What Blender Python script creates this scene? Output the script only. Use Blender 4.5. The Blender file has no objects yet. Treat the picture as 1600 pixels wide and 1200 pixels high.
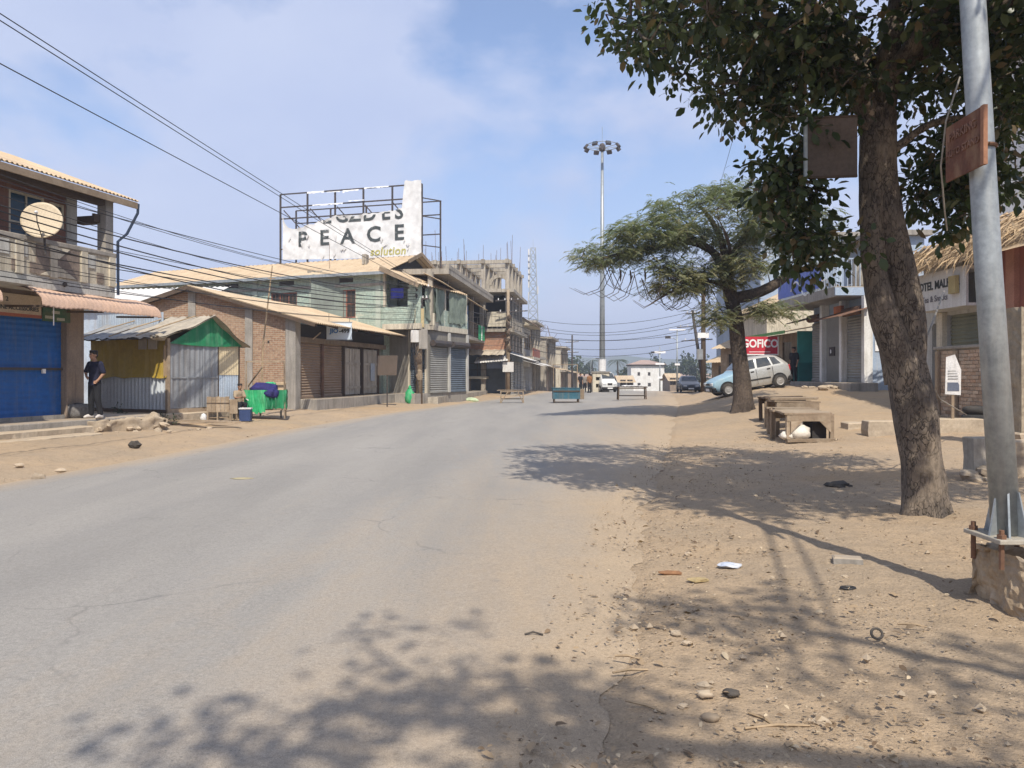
import bpy, bmesh, math, random
import numpy as np
from mathutils import Vector, Matrix, noise

random.seed(7)
RNG = np.random.default_rng(11)
S = bpy.context.scene
COL = S.collection
R = math.radians

# ------------------------------------------------------------------ camera
CAM_H = 1.6
cam_d = bpy.data.cameras.new('camera')
cam_d.lens = 27.0
cam_d.sensor_width = 36.0
cam_d.shift_y = -14.0 / 1600.0
cam_d.clip_start = 0.05
cam_d.clip_end = 6000
cam = bpy.data.objects.new('camera', cam_d)
cam.location = (0, 0, CAM_H)
cam.rotation_euler = (R(90), 0, 0)
COL.objects.link(cam)
S.camera = cam

# ------------------------------------------------------------------ light
SUN_AZ = 10.0        # degrees to the right of straight behind the camera
SUN_EL = 50.0
sd = Vector((math.sin(R(SUN_AZ)) * math.cos(R(SUN_EL)), -math.cos(R(SUN_AZ)) * math.cos(R(SUN_EL)), math.sin(R(SUN_EL))))
sun_d = bpy.data.lights.new('sun', 'SUN')
sun_d.energy = 4.2
sun_d.angle = R(0.53)
sun_d.color = (1.0, 0.93, 0.82)
sun = bpy.data.objects.new('sun', sun_d)
sun.rotation_euler = (-sd).to_track_quat('-Z', 'Y').to_euler()
sun.location = (10, -20, 40)
COL.objects.link(sun)

W = bpy.data.worlds.new('World')
S.world = W
W.use_nodes = True
wt = W.node_tree
wt.nodes.clear()
def wn(t, **k):
    n = wt.nodes.new(t)
    for a, b in k.items():
        setattr(n, a, b)
    return n
wo = wn('ShaderNodeOutputWorld')
wb = wn('ShaderNodeBackground')
wb.inputs['Strength'].default_value = 0.113
sky = wn('ShaderNodeTexSky', sky_type='NISHITA')
sky.sun_disc = False
sky.sun_elevation = R(SUN_EL)
sky.sun_rotation = math.atan2(sd.x, sd.y)
sky.altitude = 800
sky.air_density = 1.0
sky.dust_density = 1.2
sky.ozone_density = 1.6
tc = wn('ShaderNodeTexCoord')
sp = wn('ShaderNodeSeparateXYZ')
wt.links.new(tc.outputs['Generated'], sp.inputs[0])
zz = wn('ShaderNodeMath', operation='ADD'); zz.inputs[1].default_value = 0.22
wt.links.new(sp.outputs['Z'], zz.inputs[0])
zm = wn('ShaderNodeMath', operation='MAXIMUM'); zm.inputs[1].default_value = 0.06
wt.links.new(zz.outputs[0], zm.inputs[0])
dx = wn('ShaderNodeMath', operation='DIVIDE'); dy = wn('ShaderNodeMath', operation='DIVIDE')
wt.links.new(sp.outputs['X'], dx.inputs[0]); wt.links.new(zm.outputs[0], dx.inputs[1])
wt.links.new(sp.outputs['Y'], dy.inputs[0]); wt.links.new(zm.outputs[0], dy.inputs[1])
cb = wn('ShaderNodeCombineXYZ')
wt.links.new(dx.outputs[0], cb.inputs[0]); wt.links.new(dy.outputs[0], cb.inputs[1])
cb.inputs[2].default_value = 3.7
n1 = wn('ShaderNodeTexNoise')
n1.inputs["Scale"].default_value = 3.6; n1.inputs['Detail'].default_value = 9
n1.inputs['Roughness'].default_value = 0.55; n1.inputs['Distortion'].default_value = 0.12
cv = wn('ShaderNodeVectorMath', operation='MULTIPLY'); cv.inputs[1].default_value = (1.0, 1.0, 1.75)
wt.links.new(tc.outputs['Generated'], cv.inputs[0])
ca = wn('ShaderNodeVectorMath', operation='ADD'); ca.inputs[1].default_value = (6.4, 3.9, 2.8)
wt.links.new(cv.outputs[0], ca.inputs[0])
wt.links.new(ca.outputs[0], n1.inputs['Vector'])
cr = wn('ShaderNodeValToRGB')
cr.color_ramp.elements[0].position = 0.36; cr.color_ramp.elements[0].color = (0.25, 0.25, 0.25, 1)
cr.color_ramp.elements[1].position = 0.51; cr.color_ramp.elements[1].color = (1, 1, 1, 1)
wt.links.new(n1.outputs['Fac'], cr.inputs[0])
n2 = wn('ShaderNodeTexNoise')
n2.inputs['Scale'].default_value = 5.0; n2.inputs['Detail'].default_value = 7
wt.links.new(ca.outputs[0], n2.inputs['Vector'])
cloudcol = wn('ShaderNodeMix', data_type='RGBA')
cloudcol.inputs[6].default_value = (3.5, 4.1, 6.0, 1)
cloudcol.inputs[7].default_value = (5.2, 5.6, 6.9, 1)
wt.links.new(n2.outputs['Fac'], cloudcol.inputs[0])
mx = wn('ShaderNodeMix', data_type='RGBA')
cf = wn('ShaderNodeMath', operation='MULTIPLY'); cf.inputs[1].default_value = 0.85
wt.links.new(cr.outputs[0], cf.inputs[0])
wt.links.new(cf.outputs[0], mx.inputs[0])
tint = wn('ShaderNodeMix', data_type='RGBA', blend_type='MULTIPLY'); tint.inputs[0].default_value = 1.0
tint.inputs[7].default_value = (1.10, 1.22, 1.36, 1)
wt.links.new(sky.outputs[0], tint.inputs[6])
hzr = wn('ShaderNodeValToRGB'); hzr.color_ramp.elements[0].position = 0.0; hzr.color_ramp.elements[0].color = (1,1,1,1)
hzr.color_ramp.elements[1].position = 0.36; hzr.color_ramp.elements[1].color = (0,0,0,1)
wt.links.new(sp.outputs['Z'], hzr.inputs[0])
hzm = wn('ShaderNodeMix', data_type='RGBA'); hzm.inputs[7].default_value = (3.5, 4.15, 5.7, 1)
wt.links.new(hzr.outputs[0], hzm.inputs[0]); wt.links.new(tint.outputs[2], hzm.inputs[6])
wt.links.new(hzm.outputs[2], mx.inputs[6])
wt.links.new(cloudcol.outputs[2], mx.inputs[7])
wt.links.new(mx.outputs[2], wb.inputs['Color'])
wt.links.new(wb.outputs[0], wo.inputs['Surface'])

S.view_settings.view_transform = 'Standard'
S.view_settings.look = 'None'
S.view_settings.gamma = 1.0
S.view_settings.use_curve_mapping = False
S.view_settings.exposure = 0.35
S.render.engine = 'CYCLES'
S.cycles.use_denoising = True
S.cycles.max_bounces = 6
S.cycles.volume_bounces = 0

# ------------------------------------------------------------------ helpers
def GX(px, Y):
    return (px - 800.0) / 1200.0 * Y
def GZ(py, Y):
    return CAM_H + (586.0 - py) / 1200.0 * Y
def PP(px, py, Y):
    return Vector((GX(px, Y), Y, GZ(py, Y)))
def lerp(a, b, t):
    return a + (b - a) * t
def sstep(a, b, x):
    t = min(1.0, max(0.0, (x - a) / (b - a)))
    return t * t * (3 - 2 * t)

class MB:
    def __init__(s):
        s.v = []; s.f = []; s.m = []
    def add(s, vs, fs, mi=0):
        b = len(s.v)
        s.v.extend([tuple(p) for p in vs])
        s.f.extend([tuple(i + b for i in f) for f in fs])
        s.m.extend([mi] * len(fs))
        return s
    def box(s, x0, x1, y0, y1, z0, z1, M=None, mi=0):
        vs = [Vector(p) for p in ((x0,y0,z0),(x1,y0,z0),(x1,y1,z0),(x0,y1,z0),(x0,y0,z1),(x1,y0,z1),(x1,y1,z1),(x0,y1,z1))]
        if M is not None:
            vs = [M @ p for p in vs]
        return s.add(vs, [(0,3,2,1),(4,5,6,7),(0,1,5,4),(1,2,6,5),(2,3,7,6),(3,0,4,7)], mi)
    def bar(s, p, q, w, h=None, mi=0):
        p = Vector(p); q = Vector(q); h = h or w
        d = (q - p).normalized()
        up = Vector((0,0,1)) if abs(d.z) < 0.95 else Vector((0,1,0))
        a = d.cross(up).normalized() * (w/2); b = a.cross(d).normalized() * (h/2)
        vs = [p-a-b, p+a-b, p+a+b, p-a+b, q-a-b, q+a-b, q+a+b, q-a+b]
        return s.add(vs, [(0,3,2,1),(4,5,6,7),(0,1,5,4),(1,2,6,5),(2,3,7,6),(3,0,4,7)], mi)
    def tube(s, pts, r, n=8, cap=True, mi=0):
        pts = [Vector(p) for p in pts]
        k = len(pts)
        rr = [r] * k if not hasattr(r, '__len__') else r
        vs = []; fs = []
        prev = None
        for i in range(k):
            d = (pts[min(i+1,k-1)] - pts[max(i-1,0)]).normalized()
            if prev is None:
                up = Vector((0,0,1)) if abs(d.z) < 0.9 else Vector((1,0,0))
                a = d.cross(up).normalized()
            else:
                a = (prev - d * prev.dot(d)).normalized()
            prev = a
            b = d.cross(a)
            for j in range(n):
                t = 2*math.pi*j/n
                vs.append(pts[i] + (a*math.cos(t) + b*math.sin(t)) * rr[i])
        for i in range(k-1):
            for j in range(n):
                fs.append((i*n+j, i*n+(j+1)%n, (i+1)*n+(j+1)%n, (i+1)*n+j))
        if cap:
            fs.append(tuple(reversed(range(n)))); fs.append(tuple((k-1)*n+j for j in range(n)))
        return s.add(vs, fs, mi)
    def prism(s, poly, y0, y1, mi=0):
        n = len(poly)
        vs = [(x, y0, z) for x, z in poly] + [(x, y1, z) for x, z in poly]
        fs = [tuple(range(n)), tuple(reversed(range(n, 2*n)))]
        for i in range(n):
            j = (i+1) % n
            fs.append((j, i, n+i, n+j))
        return s.add(vs, fs, mi)
    def prismx(s, poly, x0, x1, mi=0):
        n = len(poly)
        vs = [(x0, y, z) for y, z in poly] + [(x1, y, z) for y, z in poly]
        fs = [tuple(range(n)), tuple(reversed(range(n, 2*n)))]
        for i in range(n):
            j = (i+1) % n
            fs.append((j, i, n+i, n+j))
        return s.add(vs, fs, mi)
    def lathe(s, prof, n=16, c=(0,0,0), axis='z', mi=0):
        vs = []; fs = []
        for r, z in prof:
            for j in range(n):
                t = 2*math.pi*j/n
                a, b = r*math.cos(t), r*math.sin(t)
                if axis == 'z': p = (c[0]+a, c[1]+b, c[2]+z)
                elif axis == 'y': p = (c[0]+a, c[1]+z, c[2]+b)
                else: p = (c[0]+z, c[1]+a, c[2]+b)
                vs.append(p)
        k = len(prof)
        for i in range(k-1):
            for j in range(n):
                fs.append((i*n+j, i*n+(j+1)%n, (i+1)*n+(j+1)%n, (i+1)*n+j))
        fs.append(tuple(reversed(range(n)))); fs.append(tuple((k-1)*n+j for j in range(n)))
        return s.add(vs, fs, mi)
    def grid(s, P, mi=0, closed=False):
        nu = len(P); nv = len(P[0])
        vs = [p for row in P for p in row]
        fs = []
        for i in range(nu-1):
            for j in range(nv if closed else nv-1):
                fs.append((i*nv+j, i*nv+(j+1)%nv, (i+1)*nv+(j+1)%nv, (i+1)*nv+j))
        return s.add(vs, fs, mi)
    def sheet(s, o, u, v, pitch=0.15, amp=0.02, nv=1, wav=0.0, th=0.0, mi=0):
        """corrugated sheet: waves run along u, ridges along v"""
        o = Vector(o); u = Vector(u); v = Vector(v)
        n = u.cross(v).normalized()
        if n.z < 0: n = -n
        k = max(4, int(u.length / pitch * 4))
        P = []
        for j in range(nv+1):
            row = []
            for i in range(k+1):
                a = i / k
                h = amp * math.sin(2*math.pi*a*u.length/pitch)
                if wav:
                    h += wav * noise.noise(Vector((a*u.length*0.8, j*0.9, o.x)))
                row.append(o + u*a + v*(j/nv) + n*h)
            P.append(row)
        s.grid(P, mi)
        if th:
            P2 = [[p - n*th for p in reversed(row)] for row in P]
            s.grid(P2, mi)
        return s
    def wall(s, x0, x1, z0, z1, y0, y1, holes=(), mi=0):
        xs = sorted(set([x0, x1] + [min(max(h[i],x0),x1) for h in holes for i in (0,1)]))
        zs = sorted(set([z0, z1] + [min(max(h[i],z0),z1) for h in holes for i in (2,3)]))
        nx, nz = len(xs)-1, len(zs)-1
        sol = [[True]*nz for _ in range(nx)]
        for i in range(nx):
            for j in range(nz):
                cx, cz = (xs[i]+xs[i+1])/2, (zs[j]+zs[j+1])/2
                for h in holes:
                    if h[0] < cx < h[1] and h[2] < cz < h[3]:
                        sol[i][j] = False
        for i in range(nx):
            for j in range(nz):
                if not sol[i][j]: continue
                a, b, c, d = xs[i], xs[i+1], zs[j], zs[j+1]
                s.add([(a,y0,c),(b,y0,c),(b,y0,d),(a,y0,d)], [(0,1,2,3)], mi)
                s.add([(a,y1,c),(b,y1,c),(b,y1,d),(a,y1,d)], [(3,2,1,0)], mi)
                if i == 0 or not sol[i-1][j]: s.add([(a,y0,c),(a,y1,c),(a,y1,d),(a,y0,d)], [(3,2,1,0)], mi)
                if i == nx-1 or not sol[i+1][j]: s.add([(b,y0,c),(b,y1,c),(b,y1,d),(b,y0,d)], [(0,1,2,3)], mi)
                if j == 0 or not sol[i][j-1]: s.add([(a,y0,c),(b,y0,c),(b,y1,c),(a,y1,c)], [(3,2,1,0)], mi)
                if j == nz-1 or not sol[i][j+1]: s.add([(a,y0,d),(b,y0,d),(b,y1,d),(a,y1,d)], [(0,1,2,3)], mi)
        return s
    def xf(s, M, start=0):
        s.v = s.v[:start] + [tuple(M @ Vector(p)) for p in s.v[start:]]
        return s
    def mesh(s, name, mats, smooth=False):
        me = bpy.data.meshes.new(name)
        me.from_pydata(s.v, [], s.f)
        if not isinstance(mats, (list, tuple)): mats = [mats]
        for m in mats: me.materials.append(m)
        if len(mats) > 1:
            me.polygons.foreach_set('material_index', s.m)
        if smooth:
            me.polygons.foreach_set('use_smooth', [True]*len(me.polygons))
        me.update()
        return me
    def build(s, name, mats, parent=None, smooth=False, bev=0, loc=None, rz=0, rot=None):
        o = bpy.data.objects.new(name, s.mesh(name, mats, smooth))
        COL.objects.link(o)
        if parent is not None: o.parent = parent
        if loc is not None: o.location = loc
        if rz: o.rotation_euler = (0, 0, rz)
        if rot is not None: o.rotation_euler = rot
        if bev:
            b = o.modifiers.new('bevel', 'BEVEL'); b.width = bev; b.segments = 2; b.limit_method = 'ANGLE'; b.angle_limit = R(40)
        return o

def tag(o, label=None, cat=None, group=None, kind=None):
    if label: o['label'] = label
    if cat: o['category'] = cat
    if group: o['group'] = group
    if kind: o['kind'] = kind
    return o
def thing(name, label, cat, loc=(0,0,0), rz=0, group=None):
    o = bpy.data.objects.new(name, None)
    o.empty_display_size = 0.2
    COL.objects.link(o)
    o.location = loc; o.rotation_euler = (0, 0, rz)
    return tag(o, label, cat, group)
def copy_tree(o, parent=None):
    c = o.copy(); COL.objects.link(c)
    c.parent = parent
    for ch in list(o.children): copy_tree(ch, c)
    return c
def dang(dx, dy):
    return math.atan2(dy, dx)
def stuff(o):
    o['kind'] = 'stuff'; return o

# ------------------------------------------------------------------ materials
MATS = {}
def newmat(name):
    m = bpy.data.materials.new(name); m.use_nodes = True
    nt = m.node_tree; nt.nodes.clear()
    out = nt.nodes.new('ShaderNodeOutputMaterial'); b = nt.nodes.new('ShaderNodeBsdfPrincipled')
    nt.links.new(b.outputs[0], out.inputs[0])
    b.inputs['Specular IOR Level'].default_value = 0.3
    return m, nt, b
def nd(nt, t, **k):
    n = nt.nodes.new(t)
    for a, b in k.items():
        if a.startswith('i_'):
            n.inputs[a[2:]].default_value = b
        else: setattr(n, a, b)
    return n
def ramp(nt, fac, stops):
    r = nt.nodes.new('ShaderNodeValToRGB')
    el = r.color_ramp.elements
    while len(el) < len(stops): el.new(0.5)
    for e, (p, c) in zip(el, stops):
        e.position = p; e.color = (c[0], c[1], c[2], 1) if hasattr(c, '__len__') else (c, c, c, 1)
    nt.links.new(fac, r.inputs[0])
    return r.outputs[0]
def mixc(nt, fac, a, b, mode='MIX'):
    m = nt.nodes.new('ShaderNodeMix'); m.data_type = 'RGBA'; m.blend_type = mode
    for sock, v in ((0, fac), (6, a), (7, b)):
        if hasattr(v, 'is_output') or isinstance(v, bpy.types.NodeSocket): nt.links.new(v, m.inputs[sock])
        elif sock == 0: m.inputs[0].default_value = v
        else: m.inputs[sock].default_value = (v[0], v[1], v[2], 1)
    return m.outputs[2]
def mth(nt, op, a, b=None, c=None):
    m = nt.nodes.new('ShaderNodeMath'); m.operation = op
    for i, v in enumerate((a, b, c)):
        if v is None: continue
        if isinstance(v, bpy.types.NodeSocket): nt.links.new(v, m.inputs[i])
        else: m.inputs[i].default_value = v
    return m.outputs[0]
def nz(nt, vec, scale, detail=5, rough=0.6, dist=0.0):
    n = nt.nodes.new('ShaderNodeTexNoise')
    n.inputs['Scale'].default_value = scale; n.inputs['Detail'].default_value = detail
    n.inputs['Roughness'].default_value = rough; n.inputs['Distortion'].default_value = dist
    if vec is not None: nt.links.new(vec, n.inputs['Vector'])
    return n.outputs['Fac']
def mapv(nt, vec, sc=(1,1,1)):
    m = nt.nodes.new('ShaderNodeMapping'); m.inputs['Scale'].default_value = sc
    nt.links.new(vec, m.inputs['Vector'])
    return m.outputs[0]
def bumpn(nt, b, h, strength=0.3, dist=0.02):
    n = nt.nodes.new('ShaderNodeBump'); n.inputs['Strength'].default_value = strength; n.inputs['Distance'].default_value = dist
    nt.links.new(h, n.inputs['Height']); nt.links.new(n.outputs[0], b.inputs['Normal'])
def coords(nt, kind='Object', rnd=True):
    t = nt.nodes.new('ShaderNodeTexCoord')
    v = t.outputs[kind]
    if rnd:
        oi = nt.nodes.new('ShaderNodeObjectInfo')
        a = nt.nodes.new('ShaderNodeVectorMath'); a.operation = 'ADD'
        s = nt.nodes.new('ShaderNodeVectorMath'); s.operation = 'SCALE'; s.inputs['Scale'].default_value = 37.0
        cx = nt.nodes.new('ShaderNodeCombineXYZ')
        for i in range(3): nt.links.new(oi.outputs['Random'], cx.inputs[i])
        nt.links.new(cx.outputs[0], s.inputs[0]); nt.links.new(v, a.inputs[0]); nt.links.new(s.outputs[0], a.inputs[1])
        v = a.outputs[0]
    return v
def mat(name, c1, c2=None, scale=2.0, rough=0.85, bump=0.25, bscale=30, metal=0.0, streak=None, streak_amt=0.5, stretch=(7,7,0.6), dust=None, rndv=0.0, spec=0.3, lo=0.35, hi=0.68):
    """weathered surface: two-tone noise, optional vertical streaks, dust on up-facing sides, fine relief"""
    if name in MATS: return MATS[name]
    m, nt, b = newmat(name)
    v = coords(nt)
    c2 = c2 or tuple(x*0.72 for x in c1)
    f = ramp(nt, nz(nt, v, scale, 6, 0.62, 0.2), [(lo, 0), (hi, 1)])
    col = mixc(nt, f, c1, c2)
    fine = nz(nt, v, bscale, 4, 0.6)
    col = mixc(nt, 1.0, col, ramp(nt, fine, [(0.25, 0.80), (0.75, 1.15)]), 'MULTIPLY')
    if streak:
        sf = ramp(nt, nz(nt, mapv(nt, v, stretch), 1.0, 6, 0.65), [(0.48, 0), (0.72, streak_amt)])
        col = mixc(nt, sf, col, streak)
    if dust:
        g = nt.nodes.new('ShaderNodeNewGeometry')
        s = nt.nodes.new('ShaderNodeSeparateXYZ'); nt.links.new(g.outputs['Normal'], s.inputs[0])
        df = mth(nt, 'MULTIPLY', ramp(nt, s.outputs['Z'], [(0.3, 0), (0.9, 1)]), ramp(nt, nz(nt, v, 3, 4), [(0.3, 0.3), (0.65, 0.9)]))
        col = mixc(nt, df, col, dust)
    if rndv:
        oi = nt.nodes.new('ShaderNodeObjectInfo')
        col = mixc(nt, 1.0, col, ramp(nt, oi.outputs['Random'], [(0, 1-rndv), (1, 1+rndv)]), 'MULTIPLY')
    nt.links.new(col, b.inputs['Base Color'])
    b.inputs['Roughness'].default_value = rough; b.inputs['Metallic'].default_value = metal
    b.inputs['Specular IOR Level'].default_value = spec
    if bump: bumpn(nt, b, fine, bump, 0.01)
    MATS[name] = m
    return m
def brickmat(name, c1, c2, mortar, bw=0.24, bh=0.085, stain=(0.2,0.16,0.12), plaster=None, pl=0.0):
    if name in MATS: return MATS[name]
    m, nt, b = newmat(name)
    t = nt.nodes.new('ShaderNodeTexCoord'); v = t.outputs['Object']
    s = nt.nodes.new('ShaderNodeSeparateXYZ'); nt.links.new(v, s.inputs[0])
    c = nt.nodes.new('ShaderNodeCombineXYZ')
    nt.links.new(mth(nt, 'ADD', s.outputs[0], s.outputs[1]), c.inputs[0]); nt.links.new(s.outputs[2], c.inputs[1])
    br = nt.nodes.new('ShaderNodeTexBrick')
    nt.links.new(c.outputs[0], br.inputs['Vector'])
    br.inputs['Color1'].default_value = (*c1, 1); br.inputs['Color2'].default_value = (*c2, 1); br.inputs['Mortar'].default_value = (*mortar, 1)
    br.inputs['Scale'].default_value = 1.0; br.inputs['Brick Width'].default_value = bw; br.inputs['Row Height'].default_value = bh
    br.inputs['Mortar Size'].default_value = 0.011; br.inputs['Bias'].default_value = -0.1
    col = br.outputs['Color']
    col = mixc(nt, 1.0, col, ramp(nt, nz(nt, v, 9, 5), [(0.3, 0.7), (0.7, 1.25)]), 'MULTIPLY')
    col = mixc(nt, ramp(nt, nz(nt, v, 0.7, 6, 0.7), [(0.45, 0), (0.75, 0.6)]), col, stain)
    if plaster:
        col = mixc(nt, ramp(nt, nz(nt, v, 0.9, 6, 0.6, 0.4), [(0.55-pl, 0), (0.60-pl, 1)]), col, plaster)
    nt.links.new(col, b.inputs['Base Color']); b.inputs['Roughness'].default_value = 0.92
    bumpn(nt, b, br.outputs['Fac'], -0.6, 0.012)
    MATS[name] = m
    return m
def leafmat(name, c1, c2, c3, trans=0.35, rough=0.45):
    m, nt, b = newmat(name)
    g = nt.nodes.new('ShaderNodeNewGeometry')
    col = ramp(nt, g.outputs['Random Per Island'], [(0.0, c1), (0.45, c2), (0.86, c2), (0.93, c3)])
    nt.links.new(col, b.inputs['Base Color']); b.inputs['Roughness'].default_value = rough
    b.inputs['Specular IOR Level'].default_value = 0.35
    out = [n for n in nt.nodes if n.type == 'OUTPUT_MATERIAL'][0]
    tr = nt.nodes.new('ShaderNodeBsdfTranslucent'); nt.links.new(mixc(nt, 1.0, col, (1.25,1.35,0.7), 'MULTIPLY'), tr.inputs[0])
    ms = nt.nodes.new('ShaderNodeMixShader'); ms.inputs[0].default_value = trans
    nt.links.new(b.outputs[0], ms.inputs[1]); nt.links.new(tr.outputs[0], ms.inputs[2]); nt.links.new(ms.outputs[0], out.inputs[0])
    MATS[name] = m
    return m
def glassmat(name, c=(0.03,0.04,0.05), rough=0.08):
    m, nt, b = newmat(name)
    v = coords(nt)
    nt.links.new(mixc(nt, ramp(nt, nz(nt, v, 2.5, 5), [(0.4, 0), (0.8, 0.35)]), c, (0.25,0.22,0.17)), b.inputs['Base Color'])
    nt.links.new(ramp(nt, nz(nt, v, 3, 4), [(0.3, rough), (0.8, rough+0.25)]), b.inputs['Roughness'])
    b.inputs['Specular IOR Level'].default_value = 0.6
    MATS[name] = m
    return m
def barkmat(name, c1, c2, crack, sc=9.0):
    m, nt, b = newmat(name)
    v = coords(nt, rnd=False)
    vv = mapv(nt, v, (1.0, 1.0, 0.45))
    vo = nt.nodes.new('ShaderNodeTexVoronoi'); vo.feature = 'DISTANCE_TO_EDGE'; vo.inputs['Scale'].default_value = sc
    w = nt.nodes.new('ShaderNodeVectorMath'); w.operation = 'ADD'
    nn = nt.nodes.new('ShaderNodeTexNoise'); nn.inputs['Scale'].default_value = 7; nn.inputs['Detail'].default_value = 5
    nt.links.new(vv, nn.inputs['Vector'])
    sc2 = nt.nodes.new('ShaderNodeVectorMath'); sc2.operation = 'SCALE'; sc2.inputs['Scale'].default_value = 0.32
    nt.links.new(nn.outputs['Color'], sc2.inputs[0]); nt.links.new(vv, w.inputs[0]); nt.links.new(sc2.outputs[0], w.inputs[1])
    nt.links.new(w.outputs[0], vo.inputs['Vector'])
    gate = ramp(nt, nz(nt, v, 2.1, 5, 0.6), [(0.36, 0.1), (0.54, 0.9)])
    e0 = ramp(nt, vo.outputs['Distance'], [(0.0, 0), (0.07, 1)])
    e = mth(nt, 'MAXIMUM', e0, mth(nt, 'SUBTRACT', 1.0, gate))
    big = ramp(nt, nz(nt, v, 1.7, 6, 0.65), [(0.38, 0), (0.62, 1)])
    col = mixc(nt, big, c1, c2)
    col = mixc(nt, 1.0, col, ramp(nt, nz(nt, vv, 22, 5), [(0.25, 0.6), (0.75, 1.3)]), 'MULTIPLY')
    lich = ramp(nt, nz(nt, v, 3.3, 4), [(0.66, 0), (0.70, 0.7)])
    col = mixc(nt, lich, col, tuple(min(1, x*1.9) for x in c1))
    col = mixc(nt, e, crack, col)
    nt.links.new(col, b.inputs['Base Color']); b.inputs['Roughness'].default_value = 0.95
    h = mth(nt, 'ADD', mth(nt, 'MULTIPLY', e, 0.7), mth(nt, 'MULTIPLY', nz(nt, vv, 18, 6), 0.8))
    bumpn(nt, b, h, 0.8, 0.025)
    MATS[name] = m
    return m

DUST = (0.40, 0.31, 0.21)
M_conc = mat('concrete', (0.36,0.33,0.29), (0.25,0.23,0.20), 1.5, streak=(0.12,0.11,0.10), streak_amt=0.6, dust=DUST)
M_conc_d = mat('old_concrete', (0.44,0.395,0.325), (0.30,0.265,0.215), 0.9, streak=(0.10,0.085,0.07), streak_amt=0.75, bscale=14, bump=0.4, dust=(0.34,0.29,0.22))
M_plaster = mat('cream_plaster', (0.62,0.56,0.44), (0.47,0.42,0.33), 1.2, streak=(0.20,0.17,0.13), streak_amt=0.75, bscale=20)
M_plaster_g = mat('grey_plaster', (0.52,0.51,0.47), (0.40,0.39,0.36), 1.0, streak=(0.2,0.18,0.15), streak_amt=0.5)
M_brownwall = mat('brown_plaster', (0.30,0.23,0.17), (0.22,0.17,0.13), 1.5, streak=(0.10,0.08,0.07), streak_amt=0.6)
M_mosaic = mat('brown_mosaic', (0.26,0.205,0.165), (0.15,0.12,0.10), 9.0, bscale=45)
M_white = mat('white_paint', (0.78,0.77,0.74), (0.62,0.60,0.56), 1.5, streak=(0.35,0.31,0.26), streak_amt=0.5)
M_brick = brickmat('red_brick', (0.27,0.155,0.095), (0.35,0.225,0.14), (0.36,0.30,0.23), stain=(0.29,0.22,0.15))
M_brick_dk = brickmat('orange_brick', (0.42,0.19,0.11), (0.36,0.16,0.09), (0.36,0.28,0.21))
M_brick_gr = brickmat('green_brick', (0.32,0.41,0.35), (0.40,0.47,0.39), (0.30,0.34,0.29), bw=0.3, bh=0.11, stain=(0.22,0.25,0.2), plaster=(0.56,0.55,0.44), pl=-0.06)
M_tin = mat('tan_tin_roof', (0.56,0.44,0.29), (0.47,0.35,0.22), 1.1, rough=0.7, bump=0.05, streak=(0.32,0.2,0.12), streak_amt=0.5, stretch=(1.2,1.2,1.2))
M_tin_w = mat('white_tin', (0.66,0.65,0.62), (0.55,0.53,0.50), 1.0, rough=0.55, bump=0.05, streak=(0.38,0.30,0.23), streak_amt=0.5)
M_tin_g = mat('grey_tin', (0.36,0.38,0.40), (0.24,0.25,0.26), 1.6, rough=0.5, bump=0.05, metal=0.25, streak=(0.20,0.15,0.11), streak_amt=0.6)
M_tin_b = mat('bluish_tin', (0.48,0.56,0.64), (0.36,0.42,0.50), 1.3, rough=0.5, bump=0.05, metal=0.15, streak=(0.30,0.23,0.16), streak_amt=0.4)
M_tin_c = mat('cream_tin', (0.66,0.55,0.36), (0.52,0.43,0.28), 1.3, rough=0.6, bump=0.05)
M_tin_pink = mat('dusty_pink_tin', (0.60,0.40,0.28), (0.52,0.36,0.27), 2.0, rough=0.75, bump=0.08, streak=(0.42,0.30,0.22), streak_amt=0.5)
M_rust = mat('rusty_iron', (0.20,0.105,0.06), (0.10,0.06,0.045), 5.0, rough=0.85, bump=0.3)
M_iron = mat('dark_iron', (0.045,0.045,0.05), (0.09,0.065,0.05), 5.0, rough=0.6, bump=0.1)
M_galv = mat('galvanised_steel', (0.36,0.39,0.40), (0.25,0.275,0.285), 4.5, rough=0.46, bump=0.1, metal=0.4, streak=(0.50,0.49,0.46), streak_amt=0.5, stretch=(9,9,0.9), bscale=25)
M_wood = mat('weathered_wood', (0.30,0.225,0.155), (0.20,0.15,0.10), 1.0, rough=0.9, bump=0.5, bscale=18, streak=(0.40,0.33,0.24), streak_amt=0.7, stretch=(3,3,3), rndv=0.25, dust=(0.36,0.285,0.20))
M_wood_d = mat('dark_wood', (0.115,0.08,0.055), (0.07,0.05,0.035), 2.0, rough=0.85, bump=0.4, rndv=0.2)
M_wood_p = mat('pale_planks', (0.47,0.43,0.37), (0.33,0.29,0.24), 2.5, rough=0.9, bump=0.4, streak=(0.20,0.17,0.14), streak_amt=0.6, stretch=(10,10,0.8), rndv=0.15)
M_bamboo = mat('bamboo', (0.42,0.31,0.19), (0.28,0.20,0.12), 3.0, rough=0.7, bump=0.2)
M_blue = mat('blue_shutter_paint', (0.012,0.105,0.36), (0.014,0.085,0.27), 1.2, rough=0.5, bump=0.05, streak=(0.10,0.13,0.20), streak_amt=0.7, bscale=9)
M_shut_br = mat('brown_shutter', (0.27,0.19,0.13), (0.20,0.14,0.10), 1.3, rough=0.65, bump=0.1, dust=(0.36,0.28,0.2))
M_shut_g = mat('grey_shutter', (0.30,0.295,0.27), (0.22,0.215,0.20), 1.3, rough=0.6, bump=0.1)
M_shut_db = mat('slate_shutter', (0.13,0.16,0.19), (0.09,0.11,0.135), 1.3, rough=0.6, bump=0.1)
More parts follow.
